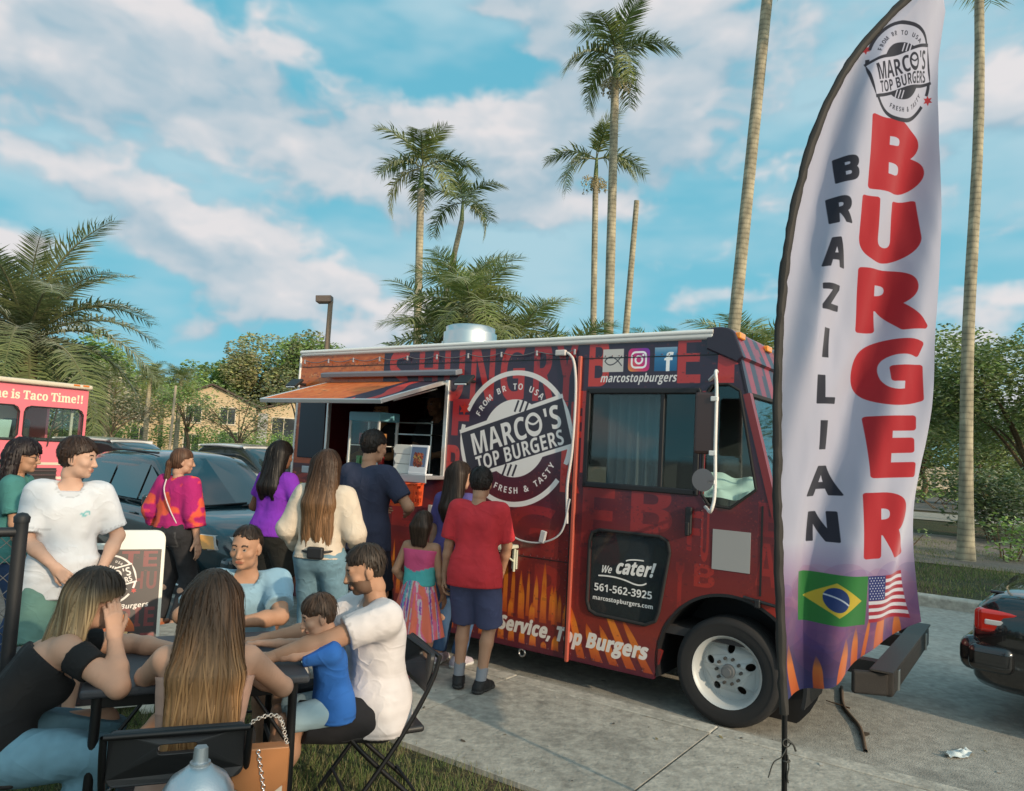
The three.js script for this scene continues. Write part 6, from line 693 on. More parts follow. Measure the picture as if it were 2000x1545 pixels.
function handPrims(w, f, n, s, side, curl, S) { // wrist, finger direction, palm-facing normal, scale
  const t = v3.nor(v3.mul(v3.cross(f, n), side)); // towards the thumb
  const P = (a, b, c) => v3.add(w, v3.add(v3.mul(f, a * S), v3.add(v3.mul(t, b * S), v3.mul(n, c * S)))), out = [];
  const fl = [[0.026, 0.095, 0.045, 0.027, 0.022], [0.008, 0.1, 0.05, 0.031, 0.024], [-0.010, 0.096, 0.046, 0.029, 0.023], [-0.027, 0.086, 0.036, 0.022, 0.02]];
  for (const [b, m, l1, l2, l3] of fl) {
    out.push(cap(P(0.005, b * 0.6, 0), P(m, b, 0), 0.0135 * S, 0.0115 * S, 0.012 * S));
    let pos = P(m, b * 1.08, 0), a = curl * 0.7; const step = (L, r0, r1) => { const q = v3.add(pos, v3.add(v3.mul(f, Math.cos(a) * L * S), v3.mul(n, Math.sin(a) * L * S))); out.push(cap(pos, q, r0 * S, r1 * S, 0.004 * S)); pos = q; };
    step(l1, 0.0098, 0.0088); a += curl; step(l2, 0.0088, 0.008); a += curl * 0.8; step(l3, 0.008, 0.0066);
  }
  const t0 = P(0.025, 0.026, 0.006), t1 = P(0.062, 0.052, 0.018), t2 = P(0.088, 0.06, 0.026 + curl * 0.012);
  out.push(cap(P(0.0, 0.012, 0.002), t0, 0.017 * S, 0.015 * S, 0.012 * S), cap(t0, t1, 0.0135 * S, 0.011 * S, 0.008 * S), cap(t1, t2, 0.0105 * S, 0.0085 * S, 0.004 * S));
  return out;
}

/* One figure. Local axes: +z the way the chest faces, +x the figure's left, y up, origin on the ground.
   o.pelvis [x,y,z]; o.lean / o.side / o.twist spine angles; o.hands {L,R: {to, pole, curl, palm, dir}}; o.feet {L,R: {to, pole, dir}}; o.head {yaw, pitch, tilt} */
function person(o) {
  const S = o.H / 1.7, w = o.wide ?? 1, cs = o.cell ?? 1, fem = o.fem ? 1 : 0, skin = o.skin;
  const g = thing('person', o.label, 'person', o.at, Math.atan2(o.face[0], o.face[1]), o.group);
  const inv = (p) => { const d = V(p[0] - o.at[0], p[1] - o.at[1], p[2] - o.at[2]).applyAxisAngle(V(0, 1, 0), -g.rotation.y); return [d.x, d.y, d.z]; };
  const loc = (p) => (p.length === 4 ? inv(p) : v3.mul(p, S)); // a fourth entry marks a point of the street, the rest are in body units
  const invd = (d) => { const v = V(...d).applyAxisAngle(V(0, 1, 0), -g.rotation.y); return v3.nor([v.x, v.y, v.z]); };
  const pel = loc(o.pelvis ?? [0, 0.92, 0]);
  const q = new THREE.Quaternion().setFromEuler(new THREE.Euler(o.lean ?? 0.03, o.twist ?? 0, o.side ?? 0, 'YXZ')), q0 = new THREE.Quaternion().setFromEuler(new THREE.Euler((o.lean ?? 0.03) * 0.35, (o.twist ?? 0) * 0.2, (o.side ?? 0) * 0.4, 'YXZ'));
  const rot = (qq, p) => { const v = V(...p).applyQuaternion(qq); return [v.x, v.y, v.z]; };
  const waist = v3.add(pel, rot(q0, [0, 0.15 * S, 0])), sp = (x, y, z) => v3.add(waist, rot(q, [x * S, (y - 0.15) * S, z * S])), pv = (x, y, z) => v3.add(pel, rot(q0, [x * S, y * S, z * S]));
  const neck = sp(0, 0.525, -0.012), shW = (0.178 - fem * 0.02) * w, hipW = 0.088 + fem * 0.006;
  const qh = new THREE.Quaternion().setFromEuler(new THREE.Euler((o.head?.pitch ?? 0) , o.head?.yaw ?? 0, o.head?.tilt ?? 0, 'YXZ')), hs = o.headScale ?? 1, HS = Math.max(S, 0.83) * hs;
  const head = v3.add(neck, rot(qh, [0, 0.15 * HS, 0.022 * HS]));
  const hp = (x, y, z) => v3.add(head, rot(qh, [x * HS, y * HS, z * HS]));
  const J = {};
  for (const [sd, s] of [['L', 1], ['R', -1]]) {
    const sh = sp(s * shW, 0.465, -0.005), H = o.hands?.[sd] ?? {}, F = o.feet?.[sd] ?? {};
    const to = loc(H.to ?? [s * 0.27, 0.86, 0.06]); const [el, wr] = reach(sh, to, 0.285 * S, 0.25 * S, H.pole ? (H.pole.length === 4 ? invd(H.pole.slice(0, 3)) : H.pole) : [s * 0.5, -0.2, -1]);
    const hip = pv(s * hipW, -0.02, 0), ft = loc(F.to ?? [s * 0.1, 0.085, 0.0]); const [kn, an] = reach(hip, ft, 0.43 * S, 0.42 * S, F.pole ?? [s * 0.15, 0, 1]);
    const fa = v3.nor(v3.sub(wr, el)), fd = H.dir ? (H.dir.length === 4 ? invd(H.dir.slice(0, 3)) : v3.nor(H.dir)) : fa; let pn = H.palm ? (H.palm.length === 4 ? invd(H.palm.slice(0, 3)) : H.palm) : [-s, 0, 0.25]; pn = v3.nor(v3.sub(pn, v3.mul(fd, v3.dot(pn, fd))));
    J[sd] = { s, sh, el, wr, hip, kn, an, fd, pn, foot: v3.nor(F.dir ?? [s * 0.16, F.drop ?? -0.0, 1]), curl: H.curl ?? 0.35 };
  }
  const b = (o.bulk ?? 1), tr = (x) => x * b * S * (0.9 + 0.1 * w);
  // torso prims with an outward offset
  const torso = (e = 0, k = 0.05) => { const out = []; for (const s of [1, -1]) out.push(cap(pv(s * 0.062, -0.02, -0.012), pv(s * 0.05, 0.10, -0.002), tr(0.108 + fem * 0.006) + e, tr(0.094 - fem * 0.008) + e, k * S), cap(pv(s * 0.05, 0.10, -0.002), sp(s * 0.07, 0.34, 0.0), tr(0.093 - fem * 0.008) + e, tr(0.10 - fem * 0.006) + e, k * S), cap(sp(s * 0.06, 0.40, -0.01), sp(s * (shW - 0.035), 0.445, -0.008), tr(0.075) + e, tr(0.058) + e, k * S)); if (fem && !o.child) for (const s of [1, -1]) out.push(elp(sp(s * 0.072, 0.325, 0.075), [0.06 * S + e, 0.06 * S + e, 0.055 * S + e], q, 0.04 * S)); if (o.belly) out.push(elp(pv(0, 0.12, 0.05), [0.13 * S + e, 0.13 * S + e, (0.07 + o.belly) * S + e], q0, 0.06 * S)); return out; };
  const neckP = () => [cap(sp(0, 0.46, -0.02), hp(0, -0.05, -0.025), 0.056 * S * (1 - fem * 0.12), 0.052 * S * (1 - fem * 0.12), 0.035 * S), cap(sp(0.05, 0.47, -0.015), sp(shW - 0.05, 0.475, -0.01), 0.045 * S, 0.04 * S, 0.04 * S), cap(sp(-0.05, 0.47, -0.015), sp(-shW + 0.05, 0.475, -0.01), 0.045 * S, 0.04 * S, 0.04 * S)];
  const lb = o.limb ?? 1, armP = (j, e = 0) => [cap(j.sh, j.el, (0.052 * lb) * S + e, 0.04 * lb * S + e, 0.03 * S), cap(j.el, v3.mix(j.el, j.wr, 0.35), 0.04 * lb * S + e, 0.041 * lb * S + e, 0.02 * S), cap(v3.mix(j.el, j.wr, 0.35), j.wr, 0.04 * lb * S + e, 0.027 * S + e, 0.02 * S)];
  const legP = (j, e = 0) => { const calf = v3.mix(j.kn, j.an, 0.32), back = v3.nor(v3.cross(v3.sub(j.an, j.kn), [j.s * 0 + 1, 0, 0])); const cb = v3.add(calf, v3.mul(back, (back[2] > 0 ? -1 : 1) * 0.016 * S)); return [cap(j.hip, v3.mix(j.hip, j.kn, 0.5), 0.088 * b * S + e, 0.075 * b * S + e, 0.05 * S), cap(v3.mix(j.hip, j.kn, 0.5), j.kn, 0.075 * b * S + e, 0.055 * S + e, 0.02 * S), cap(j.kn, cb, 0.053 * S + e, 0.054 * lb * S + e, 0.02 * S), cap(cb, j.an, 0.052 * lb * S + e, 0.035 * S + e, 0.02 * S)]; };
  const footP = (j, e = 0) => { const f = j.foot, hl = v3.add(j.an, v3.add(v3.mul(f, -0.035 * S), [0, -0.045 * S, 0])), tip = v3.add(j.an, v3.add(v3.mul(f, 0.15 * S), [0, -0.058 * S, 0])), mid = v3.add(j.an, v3.add(v3.mul(f, 0.05 * S), [0, -0.035 * S, 0])); return [cap(j.an, hl, 0.036 * S + e, 0.03 * S + e, 0.02 * S), cap(hl, mid, 0.03 * S + e, 0.036 * S + e, 0.02 * S), cap(mid, tip, 0.036 * S + e, 0.024 * S + e, 0.02 * S)]; };
  // ---- body
  const pr = [...torso(), ...neckP()]; for (const j of [J.L, J.R]) { pr.push(...armP(j), ...legP(j)); if (o.bare) pr.push(...footP(j)); }
  const skinC = (x, y, z) => { const t = 1 + 0.07 * noise3(x * 14, y * 14, z * 14) + 0.03 * noise3(x * 60, y * 60, z * 60); return [skin[0] * t, skin[1] * t, skin[2] * t]; };
  const geos = [meshField(union(pr), bounds(pr, 0.02), 0.013 * cs, skinC)];
  // ---- head with a face
  const hd = [elp(hp(0, 0.035, -0.012), [0.074 * HS, 0.083 * HS, 0.094 * HS], qh, 0.02), elp(hp(0, -0.02, 0.026), [0.061 * HS, 0.082 * HS, 0.064 * HS], qh, 0.03 * HS), cap(hp(-0.03, -0.072, 0.03), hp(0.03, -0.072, 0.03), 0.03 * HS, 0.03 * HS, 0.03 * HS), elp(hp(0, -0.092, 0.062), [0.022 * HS, 0.018 * HS, 0.02 * HS], qh, 0.025 * HS), cap(hp(0, -0.05, -0.02), hp(0, -0.1, -0.03), 0.055 * HS, 0.054 * HS, 0.03 * HS),
    cap(hp(0, 0.008, 0.086), hp(0, -0.030, 0.104), 0.008 * HS, 0.012 * HS, 0.012 * HS), cap(hp(-0.011, -0.034, 0.094), hp(0.011, -0.034, 0.094), 0.008 * HS, 0.008 * HS, 0.008 * HS), cap(hp(-0.036, 0.026, 0.07), hp(0.036, 0.026, 0.07), 0.013 * HS, 0.013 * HS, 0.02 * HS), cap(hp(-0.018, -0.058, 0.084), hp(0.018, -0.058, 0.084), 0.007 * HS, 0.007 * HS, 0.008 * HS), cap(hp(-0.015, -0.068, 0.083), hp(0.015, -0.068, 0.083), 0.007 * HS, 0.007 * HS, 0.008 * HS),
    ...[1, -1].flatMap((s) => [elp(hp(s * 0.03, 0.008, 0.073), [0.0135 * HS, 0.0115 * HS, 0.0125 * HS], qh, 0.006 * HS), elp(hp(s * 0.042, -0.022, 0.058), [0.024 * HS, 0.02 * HS, 0.022 * HS], qh, 0.02 * HS), elp(hp(s * 0.077, -0.006, -0.008), [0.011 * HS, 0.031 * HS, 0.02 * HS], qh, 0.008 * HS), elp(hp(s * 0.073, -0.03, 0.0), [0.009 * HS, 0.012 * HS, 0.01 * HS], qh, 0.006 * HS)])];
  const hq = qh.clone().invert(), toHead = (x, y, z) => { const v = V(x - head[0], y - head[1], z - head[2]).applyQuaternion(hq); return [v.x / HS, v.y / HS, v.z / HS]; };
  const hc = o.hairColor ?? [0.03, 0.02, 0.014];
  const faceC = (x, y, z) => { const [a, c, d] = toHead(x, y, z), m = skinC(x, y, z), A = Math.abs(a); if (d > 0.06) { const ey = Math.hypot((A - 0.03) / 1.25, c - 0.008); if (ey < 0.0085) return ey < 0.0056 ? [0.02, 0.015, 0.012] : [0.36, 0.32, 0.29]; if (A > 0.014 && A < 0.048 && Math.abs(c - 0.031 + (A - 0.03) * (A - 0.03) * 6) < 0.0048) return v3.mul(hc, 1.1); if (Math.hypot(a / 2.4, c + 0.063) < 0.0105) return [m[0] * 0.82, m[1] * 0.55, m[2] * 0.55]; } if (o.beard && d > -0.005 && c < -0.03 - 0.2 * Math.max(0, 0.05 - d) && !(Math.hypot(a / 2.2, c + 0.063) < 0.012)) return v3.mix(m, hc, 0.72); return m; };
  geos.push(meshField(union(hd), bounds(hd, 0.02), 0.0046 * Math.max(HS, 0.8), faceC));
  // ---- hands
  for (const j of [J.L, J.R]) { const hh = handPrims(j.wr, j.fd, j.pn, j.s, j.s, j.curl, S * 0.97); hh.push(cap(v3.add(j.wr, v3.mul(v3.nor(v3.sub(j.wr, j.el)), -0.04 * S)), v3.add(j.wr, v3.mul(j.fd, 0.015 * S)), 0.027 * S, 0.024 * S, 0.02 * S)); geos.push(meshField(union(hh), bounds(hh, 0.01), 0.0044 * Math.max(0.75, S) * (o.handCell ?? 1), skinC)); }
  part('body', geos, bodyMat, g);
  // ---- clothes
  const fold = (amp, sx, sy, sz, seed) => (x, y, z) => amp * (noise3(x * sx + seed, y * sy, z * sz) + 0.5 * noise3(x * sx * 2.1, y * sy * 2.1 + seed, z * sz * 2.1));
  const solid = (c) => (typeof c === 'function' ? c : (x, y, z) => { const t = 1 + 0.06 * noise3(x * 30, y * 30, z * 30); return [c[0] * t, c[1] * t, c[2] * t]; });
  const api = { S, sp, pv, hp, q, q0, qh, J, neck, head, HS, g, torso, legP, armP, footP, neckP, solid, fold, shW, inv, toHead };
  const sleeve = (j, frac, e, flare = 0.008) => { // clothed arm up to frac of upper arm (1..2 reaches down the forearm)
    const out = []; const f1 = Math.min(1, frac), end = v3.mix(j.sh, j.el, f1), dir = v3.nor(v3.sub(j.el, j.sh)), c = cap(j.sh, end, 0.058 * lb * S + e, (0.058 - 0.012 * f1) * lb * S + e + flare * f1, 0.035 * S);
    if (frac <= 1) { const f0 = c.f; c.f = (x, y, z) => Math.max(f0(x, y, z), v3.dot([x - end[0], y - end[1], z - end[2]], dir)); out.push(c); }
    else { out.push(c); const e2 = v3.mix(j.el, j.wr, frac - 1), d2 = v3.nor(v3.sub(j.wr, j.el)), c2 = cap(j.el, e2, 0.048 * lb * S + e, lerp(0.047, 0.032, frac - 1) * S + e + flare, 0.03 * S), f2 = c2.f; c2.f = (x, y, z) => Math.max(f2(x, y, z), v3.dot([x - e2[0], y - e2[1], z - e2[2]], d2)); out.push(c2); }
    return out; };
  const ndir = rot(q, [0, 1, 0.25]), ndn = v3.nor(ndir), pdn = rot(q0, [0, 1, 0]);
  if (o.shirt) {
    const c = { ...o.shirt, fold: (o.shirt.fold ?? 0.006) * 0.72 }, e = (c.loose ?? 0.018) * S, ps = [...torso(e, 0.06)]; if (c.straps !== true) for (const j of [J.L, J.R]) ps.push(...sleeve(j, c.sleeve ?? 0.62, (c.armLoose ?? 0.014) * S, c.flare ?? 0.01)); if (!c.bareShoulder) ps.push(cap(sp(0.04, 0.475, -0.018), sp(shW - 0.045, 0.475, -0.012), 0.05 * S + e * 0.4, 0.05 * S + e * 0.4, 0.04 * S), cap(sp(-0.04, 0.475, -0.018), sp(-shW + 0.045, 0.475, -0.012), 0.05 * S + e * 0.4, 0.05 * S + e * 0.4, 0.04 * S));
    const hemY = c.hem ?? -0.1, le = ((o.legs?.loose ?? 0.016) * 0.75 + 0.016) * S; if (hemY < 0) for (const s of [1, -1]) ps.push(cap(pv(s * 0.06, 0.02, 0), pv(s * 0.068, hemY - 0.03, 0.0), (0.112 + fem * 0.006) * b * S + Math.max(e, le), (0.114 + fem * 0.006) * b * S + Math.max(e, le) + (c.hemFlare ?? 0.008), 0.06 * S));
    const u = union(ps), fo = fold((c.fold ?? 0.006) * S, 11, 6, 11, o.H * 7.3), fo2 = fold((c.fold ?? 0.006) * 0.9 * S, 5, 22, 5, 3.1), hem = pv(0, hemY, 0), nk = sp(0, 0.50, 0.012), nr = (c.neck ?? 0.068) * S, topY = c.top;
    const f = (x, y, z) => { let d = u(x, y, z) + fo(x, y, z) + fo2(x, y, z) * sstep(0.3, 0.05, v3.dot([x - pel[0], y - pel[1], z - pel[2]], pdn) / S - 0.0); d = Math.max(d, -v3.dot([x - hem[0], y - hem[1], z - hem[2]], pdn) + 0.006 * noise3(x * 9, 1, z * 9)); const px = x - nk[0], py = y - nk[1], pz = z - nk[2], t = v3.dot([px, py, pz], ndn), rr = Math.sqrt(Math.max(0, px * px + py * py + pz * pz - t * t)); d = Math.max(d, Math.min(nr - rr, t + 0.012)); d = Math.max(d, Math.min(t - 0.035 * S, 1)); if (topY !== undefined) { const tp = sp(0, topY, 0), up = rot(q, [0, 1, 0]); d = Math.max(d, v3.dot([x - tp[0], y - tp[1], z - tp[2]], up)); } return d; };
    const f00 = f, bands = c.band ? [J.L, J.R].map((j) => { const A = v3.mix(j.sh, j.el, c.band[0]), Bq = v3.mix(j.sh, j.el, c.band[1]), dr = v3.nor(v3.sub(j.el, j.sh)), cc = cap(A, Bq, 0.066 * lb * S, 0.06 * lb * S, 0.01); return (x, y, z) => Math.max(cc.f(x, y, z) + fo(x, y, z), v3.dot([A[0] - x, A[1] - y, A[2] - z], dr), v3.dot([x - Bq[0], y - Bq[1], z - Bq[2]], dr)); }) : null; const ff = bands ? (x, y, z) => Math.min(f00(x, y, z), bands[0](x, y, z), bands[1](x, y, z)) : f;
    const colr = solid(c.color), ends = c.straps ? [] : [J.L, J.R].map((j) => { const fr = c.sleeve ?? 0.62, e2 = fr <= 1 ? v3.mix(j.sh, j.el, fr) : v3.mix(j.el, j.wr, fr - 1), d2 = fr <= 1 ? v3.nor(v3.sub(j.el, j.sh)) : v3.nor(v3.sub(j.wr, j.el)); return [e2, d2]; });
    const seam = (t) => (t > 0.017 && t < 0.023 ? 0.72 : t < 0.02 ? 0.96 : 1);
    part(c.name ?? 'shirt', meshField(ff, bounds(ps, 0.03), 0.0115 * cs, (x, y, z) => { let k = seam(v3.dot([x - hem[0], y - hem[1], z - hem[2]], pdn)); for (const [e2, d2] of ends) { const w2 = [x - e2[0], y - e2[1], z - e2[2]]; if (v3.len(w2) < 0.13 * S) k *= seam(-v3.dot(w2, d2)); } if (!c.bareShoulder) { const px = x - nk[0], py = y - nk[1], pz = z - nk[2], t = v3.dot([px, py, pz], ndn), rr = Math.sqrt(Math.max(0, px * px + py * py + pz * pz - t * t)); if (rr < nr + 0.016 && t > -0.06) k *= rr > nr + 0.011 ? 0.7 : 0.9; } const m = colr(x, y, z); return [m[0] * k, m[1] * k, m[2] * k]; }), clothMat(c.rough), g);
  }
  if (o.legs) {
    const c = o.legs, e = (c.loose ?? 0.016) * S, ps = []; for (const s of [1, -1]) ps.push(cap(pv(s * 0.06, 0.0, -0.012), pv(s * 0.052, 0.10, -0.004), (0.112 + fem * 0.006) * b * S + e * 0.7, 0.098 * b * S + e * 0.7, 0.05 * S));
    for (const j of [J.L, J.R]) { const k = Math.min(1, c.len), end = v3.mix(j.hip, j.kn, k), dir = v3.nor(v3.sub(j.kn, j.hip)); const A = cap(j.hip, end, 0.092 * b * S + e, lerp(0.092 * b, 0.062, k) * S + e * 1.2, 0.04 * S); if (c.len <= 1) { const f0 = A.f; A.f = (x, y, z) => Math.max(f0(x, y, z), v3.dot([x - end[0], y - end[1], z - end[2]], dir)); ps.push(A); } else { ps.push(A); const e2 = v3.mix(j.kn, j.an, c.len - 1), d2 = v3.nor(v3.sub(j.an, j.kn)), B = cap(j.kn, e2, 0.06 * S + e, lerp(0.062, 0.045, c.len - 1) * S + e * (c.flare ?? 1), 0.03 * S), f2 = B.f; B.f = (x, y, z) => Math.max(f2(x, y, z), v3.dot([x - e2[0], y - e2[1], z - e2[2]], d2)); ps.push(B); } }
    const u = union(ps), fo = fold(0.005 * S, 9, 13, 9, o.H * 3.1 + 2), top = pv(0, c.top ?? 0.09, 0);
    part(c.name ?? 'trousers', meshField((x, y, z) => Math.max(u(x, y, z) + fo(x, y, z), v3.dot([x - top[0], y - top[1], z - top[2]], pdn)), bounds(ps, 0.02), 0.0115 * cs, solid(c.color)), clothMat(c.rough), g);
  }
  if (o.skirt) {
    const c = o.skirt, top = pv(0, c.top ?? 0.12, 0), H = (c.top ?? 0.12) * S + pel[1], r0 = c.r0 * S, r1 = c.r1 * S, yb = c.hem * S, P = [{ c: [[pel[0], yb, pel[2]], top], r: r1 + 0.05 }];
    const f = (x, y, z) => { const t = clampn((H - y) / (H - yb), 0, 1), px = x - pel[0], pz = z - pel[2], a = Math.atan2(pz, px), rr = Math.hypot(px, pz * 1.15), R = lerp(r0, r1, Math.pow(t, 0.75)) + t * (c.pleat ?? 0.02) * S * (Math.sin(a * 9 + noise3(px * 4, 0, pz * 4) * 2) * 0.7 + Math.sin(a * 17 + 2) * 0.3); return Math.max((rr - R) * 0.8, y - H, yb + (c.dip ?? 0) * Math.sin(a) - y); };
    part('skirt', meshField(f, bounds(P, 0.02), 0.0105 * cs, solid(c.color)), clothMat(c.rough), g);
  }
  if (o.shoe) for (const j of [J.L, J.R]) {
    const c = o.shoe, e = 0.011 * S, ps = footP(j, e), f = j.foot, base = v3.add(j.an, [0, -0.085 * S, 0]), up = v3.nor(v3.cross(v3.cross(f, [0, 1, 0]), f)), u = union(ps);
    const ff = (x, y, z) => { const hgt = v3.dot([x - base[0], y - base[1], z - base[2]], up); return Math.max(u(x, y, z) - (hgt < 0.025 * S ? 0.006 : 0), -hgt + 0.002, hgt - (c.high ?? 0.095) * S); };
    part('shoe', meshField(ff, bounds(ps, 0.02), 0.007 * Math.max(0.8, S), (x, y, z) => { const h = v3.dot([x - base[0], y - base[1], z - base[2]], up) / S; const k = c.color; return h < 0.028 ? (c.sole ?? [0.6, 0.6, 0.58]) : typeof k === 'function' ? k(x, y, z, h) : k; }), clothMat(0.7), g);
    if (c.sock) part('sock', cap2(v3.mix(j.an, j.kn, -0.02), v3.mix(j.an, j.kn, c.sockTo ?? 0.2), 0.041 * S, 0.046 * S), mat(rgb(...c.sock), 0.95), g);
  }
  // ---- hair
  if (o.hair) {
    const c = o.hair, t = (c.thick ?? 0.014), ps = [elp(hp(0, 0.04, -0.016), [(0.074 + t) * HS, (0.083 + t * 1.15) * HS, (0.094 + t) * HS], qh, 0.02 * HS), elp(hp(0, -0.01, -0.035), [(0.066 + t) * HS, 0.075 * HS, (0.064 + t) * HS], qh, 0.03 * HS)];
    for (const m of c.extra?.(api) ?? []) ps.push(m);
    const u = union(ps), fl = c.line ?? 0.045, side = c.sideburn ?? -0.02, strand = c.strand ?? 60;
    const st = (x, y, z) => { const [a, bb, d] = toHead(x, y, z), an = Math.atan2(a, d + 0.03); return noise3(an * strand * 0.25 + bb * 3, bb * 5 + d * 3, an * 3) * 0.55 + noise3(an * strand * 0.55, bb * 7, 4.2 + d * 9) * 0.45; };
    const f = (x, y, z) => { const [a, bb, d] = toHead(x, y, z); const s0 = st(x, y, z); let v = u(x, y, z) + (c.rough ?? 0.004) * s0 + (c.long ? 0 : 0.011 * sstep(0.06, -0.06, bb) * HS + 0.0045 * noise3(x * 120, y * 120, z * 120)) + (c.curl ? c.curl * noise3(x * 55, y * 55, z * 55) : 0);
      // face opening: everything in front of the hairline and below the fringe
      const cut = Math.min(d - (fl - 0.05 + 0.32 * Math.max(0, 0.02 - bb) * (c.long ? -0.3 : -1)), (c.fringe ?? 0.062) - bb - 0.35 * Math.abs(a) + 0.016 * s0 + 0.012 * noise3(a * 22, 3, c.streak ?? 1)); v = Math.max(v, cut * HS);
      if (!c.long) v = Math.max(v, (side - 0.055 - bb + (d > -0.03 ? 0.05 * sstep(-0.03, 0.02, d) : 0)) * HS); if (c.crop) v = Math.max(v, c.crop(a, bb, d) * HS); return v; };
    const RS = rng(Math.floor(o.H * 1000) + (c.long ? 7 : 3)), ribs = [], gradU = (p) => { const e = 0.003, d0 = u(p[0], p[1], p[2]); return [d0, v3.nor([u(p[0] + e, p[1], p[2]) - d0, u(p[0], p[1] + e, p[2]) - d0, u(p[0], p[1], p[2] + e) - d0])]; };
    const faceCut = (p) => { const [a, b2, d] = toHead(...p); return d > fl - 0.045 && b2 < (c.fringe ?? 0.062) - 0.35 * Math.abs(a) || (!c.long && b2 < side - 0.045) || (c.crop && c.crop(a, b2, d) > 0); };
    { const P = [], C = [], I = [], n = o.strands ?? (c.long ? 240 : 300), len = c.long ? 60 : 4; for (let i = 0; i < n; i++) { const az = RS() * 6.283, lat = c.long ? 0.15 + RS() * 1.1 : RS() * 1.35, r = 0.11; let p = hp(Math.sin(az) * Math.cos(lat) * r, 0.04 + Math.sin(lat) * r, -0.016 + Math.cos(az) * Math.cos(lat) * r); if (c.long && RS() < 0.35) { const k = Math.floor(RS() * ps.length), q = ps[k]; p = v3.add(v3.mix(q.c[0], q.c[1], RS()), [(RS() - 0.5) * q.r * 2, 0, (RS() - 0.5) * q.r * 2]); }
      const out0 = 0.0015 + RS() * RS() * (c.long ? 0.007 : 0.006), path = []; let [d, nn] = gradU(p); p = v3.sub(p, v3.mul(nn, d - out0)); const sw = (RS() - 0.5) * 0.5; const end = c.long ? 14 + RS() * len : len * (0.6 + RS() * 0.8); let free = 0;
      for (let k = 0; k < end; k++) { if (faceCut(p)) break; path.push([p, nn]); const cr = hp(0, 0.12, -0.04), rad = v3.nor(v3.sub(p, cr)); let dir = v3.add(v3.mul([sw, -1, sw * 0.4], c.long ? 1 : 0.55), v3.mul(rad, c.long ? 0.3 : 0.8)); dir = v3.sub(dir, v3.mul(nn, v3.dot(dir, nn))); if (free) dir = [sw * 0.4, -1, 0]; dir = v3.nor(dir); const y0 = p[1], q = v3.add(p, v3.mul(dir, 0.013)); [d, nn] = gradU(q); p = free ? q : v3.sub(q, v3.mul(nn, clampn(d - out0 - (c.long ? 0 : k * 0.0012), -0.02, 0.02))); if (c.long && !free && y0 - p[1] < 0.002 && k > 6) free = 1; if (free && ++free > 3) break; }
      if (path.length < 3) continue; const m0 = typeof c.color === 'function' ? null : hc, kk = 0.55 + RS() * 1.1, base = P.length / 3; path.forEach(([q, n2], k) => { const a = path[Math.max(0, k - 1)][0], b3 = path[Math.min(path.length - 1, k + 1)][0], t = v3.nor(v3.sub(b3, a)), sd = v3.cross(n2, t), t01 = k / (path.length - 1), wd = (c.long ? 0.0032 : 0.0026) * Math.sin(Math.PI * (0.12 + 0.86 * t01)) + 0.0003; const m = m0 ?? c.color(...toHead(...q), 0); P.push(...v3.add(q, v3.mul(sd, wd)), ...v3.sub(q, v3.mul(sd, wd))); for (let z2 = 0; z2 < 2; z2++) C.push(m[0] * kk, m[1] * kk, m[2] * kk); if (k) { const o2 = base + k * 2; I.push(o2 - 2, o2 - 1, o2, o2, o2 - 1, o2 + 1); } }); }
      const g2 = new THREE.BufferGeometry(); g2.setAttribute('position', new THREE.Float32BufferAttribute(P, 3)); g2.setAttribute('color', new THREE.Float32BufferAttribute(C, 3)); g2.setIndex(I); g2.computeVertexNormals(); if (I.length) ribs.push(g2); }
    const bb = bounds(ps, 0.015); part('hair', [...ribs, meshField(f, bb, (c.cell ?? 0.0062), (x, y, z) => { const s = st(x, y, z), k = 1 + s * (c.streak ?? 0.5), m = typeof c.color === 'function' ? c.color(...toHead(x, y, z), s) : hc; return [m[0] * k, m[1] * k, m[2] * k]; })], hairMat, g);
  }
  o.more?.(api);
  return api;
}
const cap2 = (a, b, ra, rb) => { const g = bar(a, b, ra, 16, rb); return g; };
// ---------------------------------------------------------------- the people
const LIGHT = [0.50, 0.29, 0.2], TAN = [0.42, 0.23, 0.145], BROWN = [0.2, 0.095, 0.055], FAIR = [0.55, 0.34, 0.25];
const longHair = (a, len, spread, thick, fwd = 0) => { const out = [], n = 5, top = [-0.05, -0.025, 0, 0.025, 0.05]; for (let i = 0; i < n; i++) { const s = top[i] / 0.05, mid = a.sp(s * spread * 0.75, 0.40, -0.115 + Math.abs(s) * 0.02 + fwd), end = a.sp(s * spread + 0.012 * Math.sin(i * 2.4), 0.44 - len - 0.04 * Math.cos(i * 1.9), -0.125 + Math.abs(s) * 0.03 + fwd); out.push(cap(a.hp(top[i] * 1.15, 0.02, -0.06 + Math.abs(s) * 0.015), mid, 0.052 * thick * a.S, 0.05 * thick * a.S, 0.04), cap(mid, end, 0.05 * thick * a.S, 0.022 * thick * a.S, 0.035)); } return out; };
const clothStrap = (pts, r, m, par, name = 'strap') => part(name, tube(pts, r, 40, 6), m, par);

